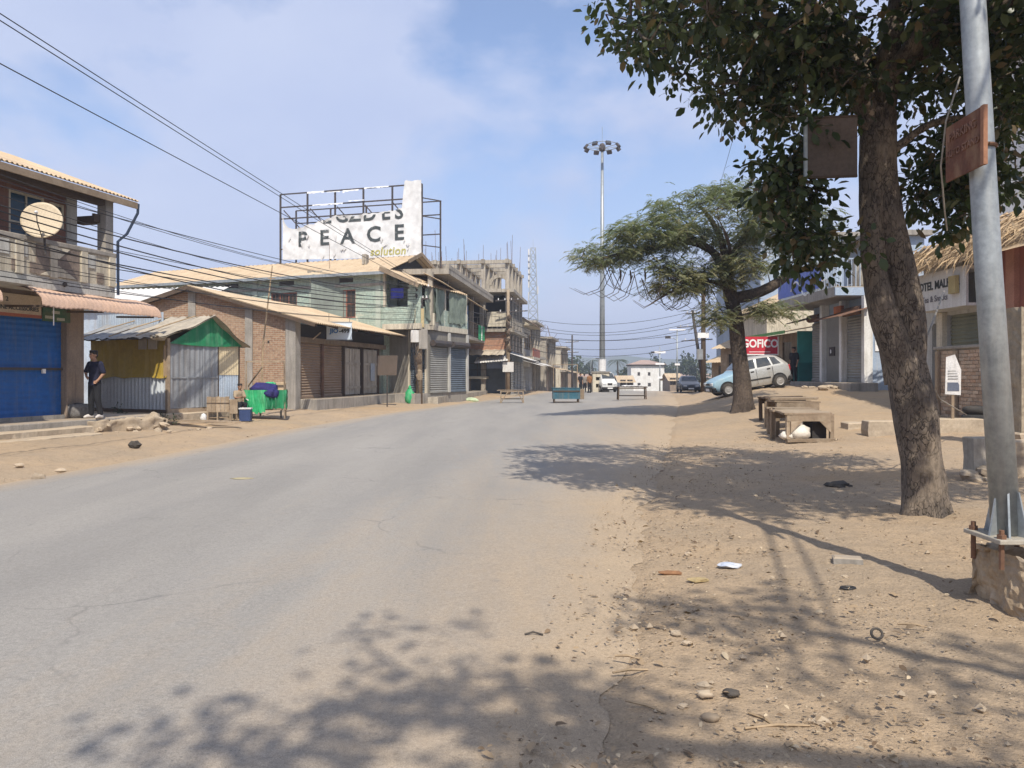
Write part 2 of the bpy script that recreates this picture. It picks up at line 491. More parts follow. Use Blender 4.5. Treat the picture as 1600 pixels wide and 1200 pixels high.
M_yel = mat('yellow_tarp', (0.42,0.29,0.035), (0.33,0.22,0.03), 2.0, rough=0.7, bump=0.3, bscale=9, streak=(0.50,0.38,0.12), streak_amt=0.6)
M_grn = mat('green_tarp', (0.02,0.23,0.095), (0.015,0.16,0.07), 3.0, rough=0.5, bump=0.35, bscale=9, streak=(0.30,0.42,0.30), streak_amt=0.35)
M_grn_l = mat('bright_green_net', (0.035,0.42,0.16), (0.02,0.27,0.10), 4.0, rough=0.6, bump=0.4, bscale=12, streak=(0.40,0.62,0.42), streak_amt=0.5)
M_tarp = mat('faded_tarp', (0.46,0.40,0.31), (0.33,0.29,0.23), 1.8, rough=0.8, bump=0.4, bscale=7, streak=(0.22,0.19,0.15), streak_amt=0.6, stretch=(2,2,2))
M_tarp_g = mat('grey_tarp', (0.31,0.31,0.30), (0.24,0.235,0.225), 1.8, rough=0.7, bump=0.4, bscale=7)
M_purple = mat('indigo_cloth', (0.035,0.03,0.16), (0.02,0.018,0.08), 4, rough=0.8, bump=0.4, bscale=10)
M_net = mat('green_grey_net', (0.22,0.26,0.21), (0.14,0.17,0.14), 4, rough=0.9, bump=0.4, bscale=14)
M_cloth_w = mat('white_sack_cloth', (0.74,0.69,0.60), (0.58,0.53,0.45), 3, rough=0.9, bump=0.4, bscale=15)
M_black = mat('black_plastic', (0.02,0.02,0.022), (0.035,0.033,0.03), 3, rough=0.5, bump=0.1)
M_rubber = mat('rubber', (0.03,0.03,0.03), (0.075,0.066,0.055), 3, rough=0.85, bump=0.2)
M_teal = mat('teal_paint', (0.05,0.33,0.29), (0.04,0.25,0.22), 2, rough=0.6)
M_bluew = mat('pale_blue_wall', (0.36,0.44,0.55), (0.28,0.34,0.43), 1.5, streak=(0.5,0.48,0.42), streak_amt=0.5)
M_bluerail = mat('blue_banner', (0.13,0.19,0.55), (0.10,0.14,0.42), 2.5, rough=0.6, streak=(0.45,0.5,0.7), streak_amt=0.6)
M_red = mat('sign_red', (0.52,0.035,0.055), (0.46,0.03,0.05), 2, rough=0.5, bump=0.05)
M_redwall = mat('red_oxide_wall', (0.36,0.13,0.085), (0.28,0.10,0.07), 1.5, streak=(0.2,0.1,0.08))
M_pinkroof = mat('pink_roof', (0.40,0.29,0.24), (0.33,0.24,0.19), 0.6, rough=0.8, bump=0.05)
M_thatch = mat('dry_palm', (0.50,0.37,0.22), (0.36,0.25,0.145), 6, rough=0.9, bump=0.3)
M_print_k = mat('black_print', (0.045,0.05,0.05), (0.06,0.065,0.065), 3, rough=0.7, bump=0)
M_print_y = mat('olive_print', (0.46,0.42,0.12), (0.42,0.38,0.12), 3, rough=0.7, bump=0)
M_print_b = mat('blue_print', (0.05,0.20,0.52), (0.05,0.18,0.46), 3, rough=0.7, bump=0)
M_print_w = mat('white_print', (0.80,0.78,0.76), (0.76,0.74,0.72), 3, rough=0.6, bump=0)
M_print_f = mat('faded_print', (0.27,0.15,0.10), (0.13,0.06,0.04), 14, rough=0.8, bump=0)
M_vinyl = mat('billboard_vinyl', (0.74,0.74,0.73), (0.62,0.62,0.61), 0.8, rough=0.55, bump=0.35, bscale=2.5, streak=(0.45,0.44,0.42), streak_amt=0.35, stretch=(1.5,1.5,0.6))
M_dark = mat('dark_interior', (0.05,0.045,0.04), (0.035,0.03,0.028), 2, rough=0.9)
M_glass = glassmat('window_glass')
M_stone = mat('rubble_stone', (0.40,0.32,0.23), (0.28,0.22,0.16), 3.0, bscale=18, bump=0.7, dust=(0.46,0.37,0.26), rndv=0.15)
M_blockc = mat('rough_block', (0.40,0.30,0.19), (0.28,0.205,0.13), 3.5, bscale=34, bump=1.0, streak=(0.50,0.47,0.42), streak_amt=0.45, stretch=(5,5,5))
M_paper = mat('paper_poster', (0.70,0.69,0.67), (0.55,0.54,0.53), 5, rough=0.8, bump=0.1)
M_trashk = mat('dark_litter', (0.05,0.045,0.04), (0.10,0.085,0.07), 6, rough=0.8)

def text_mesh(txt, size, bold=0.0, extr=0.004, spacing=1.0, shear=0.0):
    cu = bpy.data.curves.new('lettering', 'FONT')
    cu.body = txt; cu.size = size; cu.offset = bold; cu.extrude = extr; cu.space_character = spacing; cu.shear = shear
    cu.align_x = 'CENTER'; cu.align_y = 'CENTER'; cu.resolution_u = 3
    o = bpy.data.objects.new('lettering', cu); COL.objects.link(o)
    dg = bpy.context.evaluated_depsgraph_get(); dg.update()
    me = bpy.data.meshes.new_from_object(o.evaluated_get(dg))
    bpy.data.objects.remove(o); bpy.data.curves.remove(cu)
    return me
def lettering(parent, txt, size, loc, m, bold=0.0, spacing=1.0, shear=0.0, sx=1.0, rot=(math.pi/2, 0, 0), extr=0.004, name='lettering'):
    me = text_mesh(txt, size, bold, extr, spacing, shear)
    me.materials.clear(); me.materials.append(m)
    o = bpy.data.objects.new(name, me); COL.objects.link(o)
    o.parent = parent; o.location = loc; o.rotation_euler = rot; o.scale = (sx, 1, 1)
    return o

# ------------------------------------------------------------------ terrain
_XL = [(-30,-10.5),(3,-8.8),(11.4,-7.6),(16.8,-7.0),(23.4,-6.6),(30,-5.75),(35.5,-4.7),(45,-2.6),(53,-0.9),(60,0.7),(75,3.5),(100,7),(200,19),(700,60)]
_XR = [(-30,-2.0),(0,-0.1),(3,0.4),(7.9,1.35),(16.8,3.4),(25,5.3),(35,7.6),(50,10.6),(62,13),(75,15.5),(100,19.5),(200,31),(700,72)]
def xl(Y): return float(np.interp(Y, [a for a, b in _XL], [b for a, b in _XL]))
def xr(Y): return float(np.interp(Y, [a for a, b in _XR], [b for a, b in _XR]))
def upY(Y): return sstep(17, 33, Y) * (1 - sstep(42, 62, Y))
def gbase(X, Y):
    z = 0.0
    if Y > 70: z -= 0.022 * (Y - 70) * sstep(70, 90, Y)
    d = X - xr(Y)
    if d > 0:
        z += upY(Y) * (0.28 + 0.67 * sstep(0.0, 3.6, d)) + 0.035 * min(d, 6)
    elif X > xl(Y):
        z += 0.28 * upY(Y) * sstep(0.45, 1.0, (X - xl(Y)) / (xr(Y) - xl(Y)))
    d = xl(Y) - X
    if d > 0:
        z += 0.055 * min(d, 3.5) * (1 - sstep(70, 100, Y))
    return z
def gh(X, Y): return gbase(X, Y)
# ------------------------------------------------------------------ ground and road
def axis(parts):
    out = []
    for a, b, n in parts: out += list(np.linspace(a, b, n, endpoint=False))
    out.append(parts[-1][1]); return np.array(out)
gx = axis([(-900,-60,12),(-60,-16,16),(-16,-9,26),(-9,0,45),(0,8,100),(8,16,50),(16,60,16),(60,900,13)])
gy = axis([(-60,-4,8),(-4,2.6,10),(2.6,9,110),(9,20,84),(20,36,80),(36,80,70),(80,200,30),(200,1600,20)])
PIT = (-10.1, -9.0, 21.9, 22.9)
gv = []
for Y in gy:
    for X in gx:
        X = float(X); Y = float(Y)
        z = gbase(X, Y)
        on_road = xl(Y) - 0.05 < X < xr(Y) + 0.05
        edge = min(abs(X - xl(Y)), abs(X - xr(Y)))
        if not on_road and Y < 90:
            a = min(1, edge / 0.6)
            z += a * (0.045 * noise.noise(Vector((X*0.6, Y*0.6, 1))) + 0.022 * noise.noise(Vector((X*2.3, Y*2.3, 5))) + 0.016 * noise.noise(Vector((X*6, Y*6, 9))) + 0.010 * noise.noise(Vector((X*13, Y*13, 4))))
            # wheel ruts on the left shoulder
            dl = xl(Y) - X
            if 0 < dl < 3 and Y < 24:
                z += 0.03 * math.sin(dl * 5.0 + 1.5*noise.noise(Vector((Y*0.3, 2, 2)))) * sstep(0.1, 0.5, dl) * (1 - sstep(1.6, 3, dl))
        if PIT[0] < X < PIT[1] and PIT[2] < Y < PIT[3]: z -= 0.45
        if on_road: z -= 0.03
        gv.append((X, Y, z))
ng = len(gx)
gf = [(j*ng+i, j*ng+i+1, (j+1)*ng+i+1, (j+1)*ng+i) for j in range(len(gy)-1) for i in range(ng-1)]
m, nt, b = newmat('dusty_earth')
v = coords(nt, 'Object', False)
base = ramp(nt, nz(nt, v, 0.55, 7, 0.62, 0.3), [(0.30, (0.48,0.35,0.22)), (0.5, (0.42,0.315,0.208)), (0.7, (0.37,0.288,0.2))])
base = mixc(nt, ramp(nt, nz(nt, v, 0.28, 4, 0.5), [(0.55, 0), (0.72, 0.55)]), base, (0.50,0.32,0.155))
base = mixc(nt, ramp(nt, nz(nt, v, 6, 6, 0.7), [(0.50, 0), (0.72, 0.45)]), base, (0.25,0.19,0.125))
base = mixc(nt, 1.0, base, ramp(nt, nz(nt, v, 60, 4, 0.7), [(0.25, 0.72), (0.75, 1.22)]), 'MULTIPLY')
vo = nd(nt, 'ShaderNodeTexVoronoi'); vo.inputs['Scale'].default_value = 26; nt.links.new(v, vo.inputs['Vector'])
spots = ramp(nt, vo.outputs['Distance'], [(0.12, 1), (0.2, 0)])
spotm = mth(nt, 'MULTIPLY', spots, ramp(nt, nz(nt, v, 3.1, 3), [(0.52, 0), (0.6, 0.6)]))
base = mixc(nt, spotm, base, (0.20,0.15,0.10))
# moss-grey far land away from the street
spx = nd(nt, 'ShaderNodeSeparateXYZ'); nt.links.new(v, spx.inputs[0])
far = ramp(nt, mth(nt, 'DIVIDE', spx.outputs['Y'], 400.0), [(0.2, 0), (0.4, 1)])
base = mixc(nt, far, base, (0.16,0.15,0.085))
nt.links.new(base, b.inputs['Base Color']); b.inputs['Roughness'].default_value = 0.95
h = mth(nt, 'ADD', mth(nt, 'ADD', mth(nt, 'MULTIPLY', nz(nt, v, 9, 7, 0.7), 1.0), mth(nt, 'MULTIPLY', nz(nt, v, 45, 5, 0.7), 0.35)), mth(nt, 'MULTIPLY', spots, 0.3))
bumpn(nt, b, h, 0.75, 0.06)
M_dirt = m
me = bpy.data.meshes.new('ground'); me.from_pydata(gv, [], gf); me.materials.append(M_dirt)
me.polygons.foreach_set('use_smooth', [True]*len(me.polygons)); me.update()
ground = bpy.data.objects.new('ground', me); COL.objects.link(ground)
tag(ground, 'dusty tan earth of the shoulders on both sides of the road', 'ground', kind='structure')

m, nt, b = newmat('dusty_asphalt')
v = coords(nt, 'Object', False)
at = nd(nt, 'ShaderNodeAttribute', attribute_name='across')
u = at.outputs['Fac']
agg = nz(nt, v, 170, 3, 0.7)
along = mapv(nt, v, (1.0, 0.14, 1.0))
col = ramp(nt, nz(nt, along, 0.75, 6, 0.6), [(0.32, (0.255,0.240,0.218)), (0.68, (0.325,0.302,0.268))])
# tan dust: thick along both edges, thinner in wheel tracks
ed = ramp(nt, u, [(0.0, 1.0), (0.035, 0.62), (0.12, 0.12), (0.40, 0.04), (0.60, 0.14), (0.80, 0.32), (0.92, 0.62), (1.0, 1.0)])
dn = mth(nt, 'ADD', mth(nt, 'MULTIPLY', nz(nt, along, 1.6, 7, 0.68, 0.4), 0.85), mth(nt, 'MULTIPLY', nz(nt, v, 7, 5, 0.7), 0.35))
df = ramp(nt, mth(nt, 'ADD', mth(nt, 'MULTIPLY', dn, 0.75), mth(nt, 'SUBTRACT', ed, 0.62)), [(0.0, 0), (0.62, 1)])
col = mixc(nt, df, col, (0.405,0.312,0.212))
col = mixc(nt, ramp(nt, nz(nt, along, 0.35, 4, 0.5), [(0.58, 0), (0.8, 0.3)]), col, (0.36,0.34,0.31))
col = mixc(nt, 1.0, col, ramp(nt, agg, [(0.28, 0.66), (0.5, 1.0), (0.75, 1.30)]), 'MULTIPLY')
col = mixc(nt, 1.0, col, ramp(nt, nz(nt, v, 38, 5, 0.75), [(0.30, 0.80), (0.5, 1.0), (0.72, 1.16)]), 'MULTIPLY')
vs2 = nd(nt, 'ShaderNodeTexVoronoi'); vs2.inputs['Scale'].default_value = 34; nt.links.new(v, vs2.inputs['Vector'])
pit = mth(nt, 'MULTIPLY', ramp(nt, vs2.outputs['Distance'], [(0.10, 1), (0.22, 0)]), ramp(nt, nz(nt, v, 2.3, 4), [(0.40, 0), (0.62, 0.55)]))
col = mixc(nt, pit, col, (0.13,0.125,0.12))
trk = ramp(nt, u, [(0.0,0),(0.16,0),(0.22,1),(0.28,0),(0.36,0),(0.42,1),(0.48,0),(0.58,0),(0.64,1),(0.70,0)])
col = mixc(nt, mth(nt, 'MULTIPLY', trk, ramp(nt, nz(nt, along, 1.1, 4), [(0.35, 0.0), (0.7, 0.32)])), col, (0.205,0.20,0.195))
# sparse scuffs, cracks and old spills
vo = nd(nt, 'ShaderNodeTexVoronoi', feature='DISTANCE_TO_EDGE'); vo.inputs['Scale'].default_value = 0.42
wv = nd(nt, 'ShaderNodeVectorMath', operation='ADD'); nn = nd(nt, 'ShaderNodeTexNoise'); nn.inputs['Scale'].default_value = 1.3; nn.inputs['Detail'].default_value = 6
nt.links.new(v, nn.inputs['Vector']); nt.links.new(v, wv.inputs[0]); nt.links.new(nn.outputs['Color'], wv.inputs[1]); nt.links.new(wv.outputs[0], vo.inputs['Vector'])
crk = mth(nt, 'MULTIPLY', ramp(nt, vo.outputs['Distance'], [(0.0, 1), (0.009, 0)]), ramp(nt, nz(nt, v, 0.5, 3), [(0.50, 0), (0.62, 0.6)]))
col = mixc(nt, crk, col, (0.12,0.115,0.11))
col = mixc(nt, ramp(nt, nz(nt, v, 2.7, 5, 0.6), [(0.68, 0), (0.74, 0.30)]), col, (0.17,0.165,0.16))
nt.links.new(col, b.inputs['Base Color'])
nt.links.new(ramp(nt, nz(nt, v, 3, 4), [(0.3, 0.80), (0.7, 0.95)]), b.inputs['Roughness'])
bumpn(nt, b, mth(nt, 'ADD', agg, mth(nt, 'MULTIPLY', nz(nt, v, 40, 4), 0.5)), 0.6, 0.01)
M_road = m
ry = axis([(-30,2,10),(2,12,100),(12,40,120),(40,110,90),(110,700,30)])
NU = 28
rv = []; ru = []
for Y in ry:
    Y = float(Y)
    a, c = xl(Y), xr(Y)
    if Y < 60:
        a += 0.10*noise.noise(Vector((Y*0.9, 3, 0))) + 0.05*noise.noise(Vector((Y*3.1, 7, 0)))
        c += 0.24*noise.noise(Vector((Y*0.7, 11, 0))) + 0.12*noise.noise(Vector((Y*2.7, 15, 0))) + 0.05*noise.noise(Vector((Y*8, 15, 0)))
    for i in range(NU+1):
        t = i/NU
        X = lerp(a, c, t)
        crown = 0.02 + 0.05*(1-(2*t-1)**2)
        if i in (0, NU): crown = -0.025
        z = (0.0 if Y < 70 else -0.022*(Y-70)*sstep(70,90,Y)) + crown + 0.28*upY(Y)*sstep(0.45, 1.0, t)
        rv.append((X, Y, z)); ru.append(t)
rf = [(j*(NU+1)+i, j*(NU+1)+i+1, (j+1)*(NU+1)+i+1, (j+1)*(NU+1)+i) for j in range(len(ry)-1) for i in range(NU)]
me = bpy.data.meshes.new('road'); me.from_pydata(rv, [], rf); me.materials.append(M_road)
aa = me.attributes.new('across', 'FLOAT', 'POINT'); aa.data.foreach_set('value', ru)
me.polygons.foreach_set('use_smooth', [True]*len(me.polygons)); me.update()
road = bpy.data.objects.new('road', me); COL.objects.link(road)
tag(road, 'wide dusty grey asphalt road running past the closed shops', 'road', kind='structure')
def road_z(X, Y):
    t = (X - xl(Y)) / (xr(Y) - xl(Y))
    return 0.28*upY(Y)*sstep(0.45, 1.0, t) + 0.02 + 0.05*(1-(2*t-1)**2) + (0.0 if Y < 70 else -0.022*(Y-70)*sstep(70,90,Y))
def shutter(parent, x0, x1, z0, z1, y, m, pitch=0.10, amp=0.012, name='shutter', rail=True):
    o = MB().sheet((x0,y,z0), (0,0,z1-z0), (x1-x0,0,0), pitch, amp).build(name, m, parent, smooth=False)
    if rail:
        MB().box(x0, x1, y-0.035, y+0.03, z0, z0+0.09).build('bottom_rail', m, o)
    return o
def window(parent, x0, x1, z0, z1, y, fm, pm, mull=1, bars=0, t=0.06, d=0.07, name='window', horiz=0, barm=None):
    b = MB()
    b.box(x0, x0+t, y-d, y, z0, z1).box(x1-t, x1, y-d, y, z0, z1).box(x0+t, x1-t, y-d+.003, y-.003, z1-t, z1).box(x0+t, x1-t, y-d+.003, y-.003, z0, z0+t)
    for i in range(1, mull):
        xm = lerp(x0, x1, i/mull); b.box(xm-t*0.35, xm+t*0.35, y-d+.006, y-.006, z0+t, z1-t)
    for i in range(1, horiz+1):
        zm = lerp(z0, z1, i/(horiz+1)); b.box(x0+t, x1-t, y-d+.009, y-.009, zm-t*0.3, zm+t*0.3)
    w = b.build(name, fm, parent)
    MB().box(x0+t*.5, x1-t*.5, y-d*.5, y-d*.5+.012, z0+t*.5, z1-t*.5).build('pane', pm, w)
    for i in range(bars):
        xm = lerp(x0+t, x1-t, (i+1)/(bars+1))
        MB().box(xm-.012, xm+.012, y-d-.02, y-d, z0, z1).build('window_bar', barm or fm, w)
    return w

# ================================================== corner shop house with the blue shutter (far left)
B1 = thing('shop_house', 'two-storey cream shop house with big blue roller shutter and balcony at far left', 'shop house', (-11.2, 20.0, 0), dang(.243,.970))
MB().box(-9, 1.9, -0.85, 8, -0.3, 0.5).build('plinth', M_conc, B1, bev=0.03)
MB().wall(-9, 0, 0.5, 3.9, 0.02, 0.3, [(-3.9,-0.55,0.5,2.98),(-8,-4.6,0.5,2.98)]).box(-9, -0.02, 0.3, 7.8, 0.5, 3.6).build('wall', M_brownwall, B1)
MB().box(-0.56, 0.0, -0.07, 0.35, 0.5, 3.62).build('column', M_brownwall, B1, bev=0.015)
for (a, c) in ((-3.9,-0.57), (-8,-4.6)):
    s = shutter(B1, a, c, 0.6, 2.98, 0.1, M_blue, 0.13, 0.006, rail=False)
    MB().box(a, c, 0.04, 0.09, 1.72, 1.78).build('lock_bar', M_iron, s)
    MB().box(lerp(a,c,.82)-.04, lerp(a,c,.82)+.04, 0.0, 0.05, 1.64, 1.75).build('padlock', M_print_w, s)
    MB().box(a, c, -0.02, 0.3, 0.5, 0.6).build('sill', M_conc, s)
# fascia boards over the shutter
sb = MB().box(-3.9, -1.35, -0.09, -0.02, 3.05, 3.5).build('sign_board', mat('cream_board',(0.50,0.42,0.31),(0.40,0.33,0.25),2), B1)
lettering(sb, 'STRONG MACHINE ACCESSORIES', 0.135, (-2.45, -0.095, 3.17), M_print_k, 0.002)
lettering(sb, '2', 0.15, (-2.3, -0.095, 3.36), M_print_k, 0.002)
sb2 = MB().box(-3.9, -1.0, -0.06, -0.01, 2.98, 3.05).build('fascia_board', M_redwall, B1)
sb3 = MB().box(-1.32, -0.5, -0.12, -0.08, 2.92, 3.25).build('sign_board', mat('green_board',(0.05,0.12,0.07),(0.10,0.12,0.07),4), B1)
for (x, z) in ((-1.15,3.02),(-0.8,2.99),(-0.95,3.15)):
    MB().box(x-.12, x+.12, -0.126, -0.12, z-.035, z+.035).build('painted_panel', mat('pale_sign_panel',(0.42,0.42,0.34)), sb3)
# bullnose awning
P = []
for i in range(9):
    t = i/8
    y = -1.3*math.sin(t*math.pi/2*0.98); z = 3.22 + 0.45*math.cos(t*math.pi/2)**0.8 if t < 1 else 3.18
    P.append((y, z))
aw = MB()
nx = 110
rows = []
for (y, z) in P:
    rows.append([(-2.5+3.9*i/nx, y + 0.0, z + 0.010*math.sin(i*2*math.pi/4.0+0.4) + 0.03*noise.noise(Vector((i*0.06, y*2, 3))) ) for i in range(nx+1)])
aw.grid(rows)
aw.grid([[ (p[0], p[1]+0.004, p[2]-0.02) for p in reversed(r)] for r in rows])
awo = aw.build('awning', M_tin_pink, B1, smooth=True)
aw2 = MB().grid([[(-9+5.5*i/60, y, z + 0.010*math.sin(i*1.6)) for i in range(61)] for (y, z) in P]).grid([[(-9+5.5*i/60, y+.004, z-.02 + 0.010*math.sin(i*1.6)) for i in reversed(range(61))] for (y, z) in P]).build('awning', M_tin_pink, B1, smooth=True)
for x in (-2.3, -0.6, 1.2):
    MB().bar((x,-0.02,3.2),(x,-1.2,3.17),0.05).build('awning_bracket', M_wood_d, awo)
MB().tube([(-2.0,-1.1,3.2),(-2.0,-1.1,2.75)], 0.012, 6).build('hanging_cord', M_print_w, awo)
# balcony
MB().box(-9, 0.3, -0.75, 0.02, 3.62, 3.9).build('balcony_slab', M_plaster_g, B1)
MB().box(-9, -2.42, -1.02, -0.74, 3.63, 3.70).build('shade_ledge', M_plaster_g, B1)  # added ledge that keeps the sun off the lower blue shutter
pa = MB().box(-9, 0.3, -0.75, -0.62, 3.9, 4.66).build('parapet', M_plaster, B1)
MB().box(-9, 0.33, -0.79, -0.58, 4.66, 4.78).build('coping', M_conc, pa, bev=0.02)
MB().box(0.17, 0.3, -0.62, 0.02, 3.9, 4.66).build('parapet_return', M_plaster, pa)
for k in range(5):
    x = 0.18 - 1.86*k*0.5
    MB().box(x-.1, x+.1, -0.80, -0.75, 3.9, 4.66).build('pilaster', M_plaster, pa)
for k, x0 in enumerate((-2.15, -5.0)):
    mo = MB().box(x0, x0+1.25, -0.772, -0.75, 3.93, 4.64).build('panel', M_mosaic, pa)
    MB().prism([(x0+.3,4.638),(x0+.95,4.638),(x0+.62,4.36)], -0.792, -0.773).build('bow_tie', M_plaster, mo)
    MB().prism([(x0+.1,3.935),(x0+1.15,3.935),(x0+.62,4.2)], -0.792, -0.773).build('bow_tie', M_plaster, mo)
for k, x0 in enumerate((-0.72, -3.2, -2.72)):
    pn = MB().box(x0, x0+0.34, -0.775, -0.75, 4.28, 4.62).build('panel', M_plaster_g, pa, bev=0.02)
    MB().box(x0+.4, x0+.62, -0.77, -0.75, 3.95, 4.2).build('panel', M_mosaic, pa)
MB().lathe([(0.0,-.02),(0.05,-.02),(0.06,0.02),(0.0,0.03)], 10, (-1.35,-0.79,3.78), 'y').build('drain_spout', M_iron, B1)
# upper storey
MB().wall(-9, -0.2, 3.9, 6.2, 0.02, 0.2, [(-2.15,-1.15,4.5,5.95),(-3.6,-2.4,4.5,5.95),(-1.0,-0.55,5.3,5.9),(-6.5,-5,4.5,5.9)]).box(-9,-0.25,0.2,7,3.9,6.2).build('upper_wall', mat('red_brown_wall',(0.20,0.10,0.07),(0.15,0.075,0.055),1.5,streak=(0.28,0.2,0.15)), B1)
for (a, c, e, f) in ((-2.15,-1.15,4.5,5.95),(-3.6,-2.4,4.5,5.95),(-6.5,-5,4.5,5.9)):
    window(B1, a, c, e, f, 0.1, M_plaster, mat('blue_glass',(0.03,0.07,0.12),(0.02,0.05,0.08),2,rough=0.2,bump=0), mull=2, horiz=1)
window(B1, -1.0, -0.55, 5.3, 5.9, 0.1, M_plaster, M_glass)
MB().box(-0.5, -0.18, -0.02, 0.22, 3.9, 6.2).build('pillar', M_plaster_g, B1)
MB().box(0.02, 0.28, -0.72, -0.46, 4.78, 6.22).build('veranda_post', M_conc, B1)
MB().box(-9, 0.3, -0.7, -0.5, 5.98, 6.2).build('eave_beam', M_wood_d, B1)
MB().box(-0.18, 0.02, -0.55, -0.48, 5.55, 5.75).build('tie_beam', M_wood_d, B1)
MB().box(0.05, 0.25, -0.46, 0.2, 5.55, 5.75).build('tie_beam', M_wood_d, B1)
rf_ = MB().sheet((-9,-0.98,6.27), (9.9,0,0), (0,4.2,1.53), 0.13, 0.02, 3).sheet((-9,-0.98,6.25), (9.9,0,0), (0,4.2,1.53), 0.13, 0.02, 3).build('roof', M_tin, B1)
MB().sheet((0.9,7.2,6.4), (-9.9,0,0), (0,-3.98,1.4), 0.13, 0.02, 3).build('roof_back', M_tin, rf_)
MB().box(-9, 0.88, -0.97, -0.92, 6.06, 6.22).build('fascia', M_wood, rf_)
MB().box(-9, 0.6, -0.9, 0.1, 6.19, 6.215).build('soffit', M_wood_d, rf_)
MB().tube([(0.92,-0.95,6.2),(0.9,-0.95,5.95),(0.62,-0.85,5.35),(0.35,-0.8,5.1),(0.36,-0.8,3.7)], 0.035, 8).build('downpipe', mat('dark_blue_pipe',(0.03,0.045,0.08)), B1)

# satellite dish on the balcony
D = thing('satellite_dish', 'round cream satellite dish fixed to the balcony of the left shop house', 'satellite dish', B1.matrix_basis @ Vector((0,0,0)))
Dp = Vector((GX(66, 17.55), 17.55, GZ(345, 17.55)))
D.location = Dp; D.rotation_euler = (R(78), R(-4), R(18))
prof = [(r, 0.28*r*r) for r in np.linspace(0.02, 0.43, 9)]
vs = MB(); vs.lathe(prof + [(0.43, 0.035), (0.41, 0.03)] , 36)
vs.build('reflector', mat('dish_cream',(0.60,0.50,0.36),(0.52,0.43,0.30),1,rough=0.6,bump=0.05), D, smooth=True)
MB().tube([(0,-0.42,0.06),(0.0,-0.2,0.42),(0,0,0.46)], 0.012, 6).build('feed_arm', M_iron, D)
MB().lathe([(0.03,0),(0.04,0.05),(0.02,0.09)], 10, (0,0,0.44)).build('feed_horn', M_print_w, D)
MB().tube([(0,0,-0.02),(0,-0.1,-0.12),(0.0,-0.75,-0.2)], 0.025, 8).build('mast', M_iron, D)

# entry steps and broken masonry edge
def lump(c, r, seed, m=None, sq=(1,1,0.7), n=10):
    b = MB(); vs_ = []; rows_ = []
    for i in range(7):
        th = math.pi*i/6
        row = []
        for j in range(n):
            ph = 2*math.pi*j/n
            d = Vector((math.sin(th)*math.cos(ph), math.sin(th)*math.sin(ph), math.cos(th)))
            k = 1 + 0.42*noise.noise(d*1.7 + Vector((seed*3.1, seed*1.7, 0))) + 0.15*noise.noise(d*4 + Vector((seed, 0, 9)))
            row.append((c[0]+d.x*r*k*sq[0], c[1]+d.y*r*k*sq[1], c[2]+d.z*r*k*sq[2]))
        rows_.append(row)
    b.grid(rows_, closed=True)
    return b
def rough_slab(x0, x1, y0, y1, z0, z1, seed, nx=14, ny=4, j=0.03):
    """slab with a worn uneven outline"""
    b = MB(); top = []; bot = []
    ring = []
    for i in range(nx): ring.append((lerp(x0,x1,i/nx), y0))
    for i in range(ny): ring.append((x1, lerp(y0,y1,i/ny)))
    for i in range(nx): ring.append((lerp(x1,x0,i/nx), y1))
    for i in range(ny): ring.append((x0, lerp(y1,y0,i/ny)))
    def jit(p, z, q):
        n1_ = noise.noise(Vector((p[0]*2.1+seed, p[1]*2.1, z*3))); n2_ = noise.noise(Vector((p[0]*2.1, p[1]*2.1+seed, z*3+5)))
        return (p[0]+n1_*j*q, p[1]+n2_*j*q, z + 0.35*j*noise.noise(Vector((p[0]*1.7, p[1]*1.7, seed))))
    cx, cy = (x0+x1)/2, (y0+y1)/2
    def inset(p, d): return (p[0] + d*(1 if p[0] < cx else -1)*(abs(p[0]-cx) > 1e-6), p[1] + d*(1 if p[1] < cy else -1)*(abs(p[1]-cy) > 1e-6))
    L = [[jit(p, z0, 1.5) for p in ring], [jit(p, lerp(z0,z1,.55), 1.2) for p in ring], [jit(p, z1-j*.5, 1) for p in ring], [jit(inset(p, j*.7), z1, .8) for p in ring]]
    b.grid(L, closed=True)
    base = len(b.v) - len(ring)
    b.f.append(tuple(range(base, base+len(ring)))); b.m.append(0)
    return b
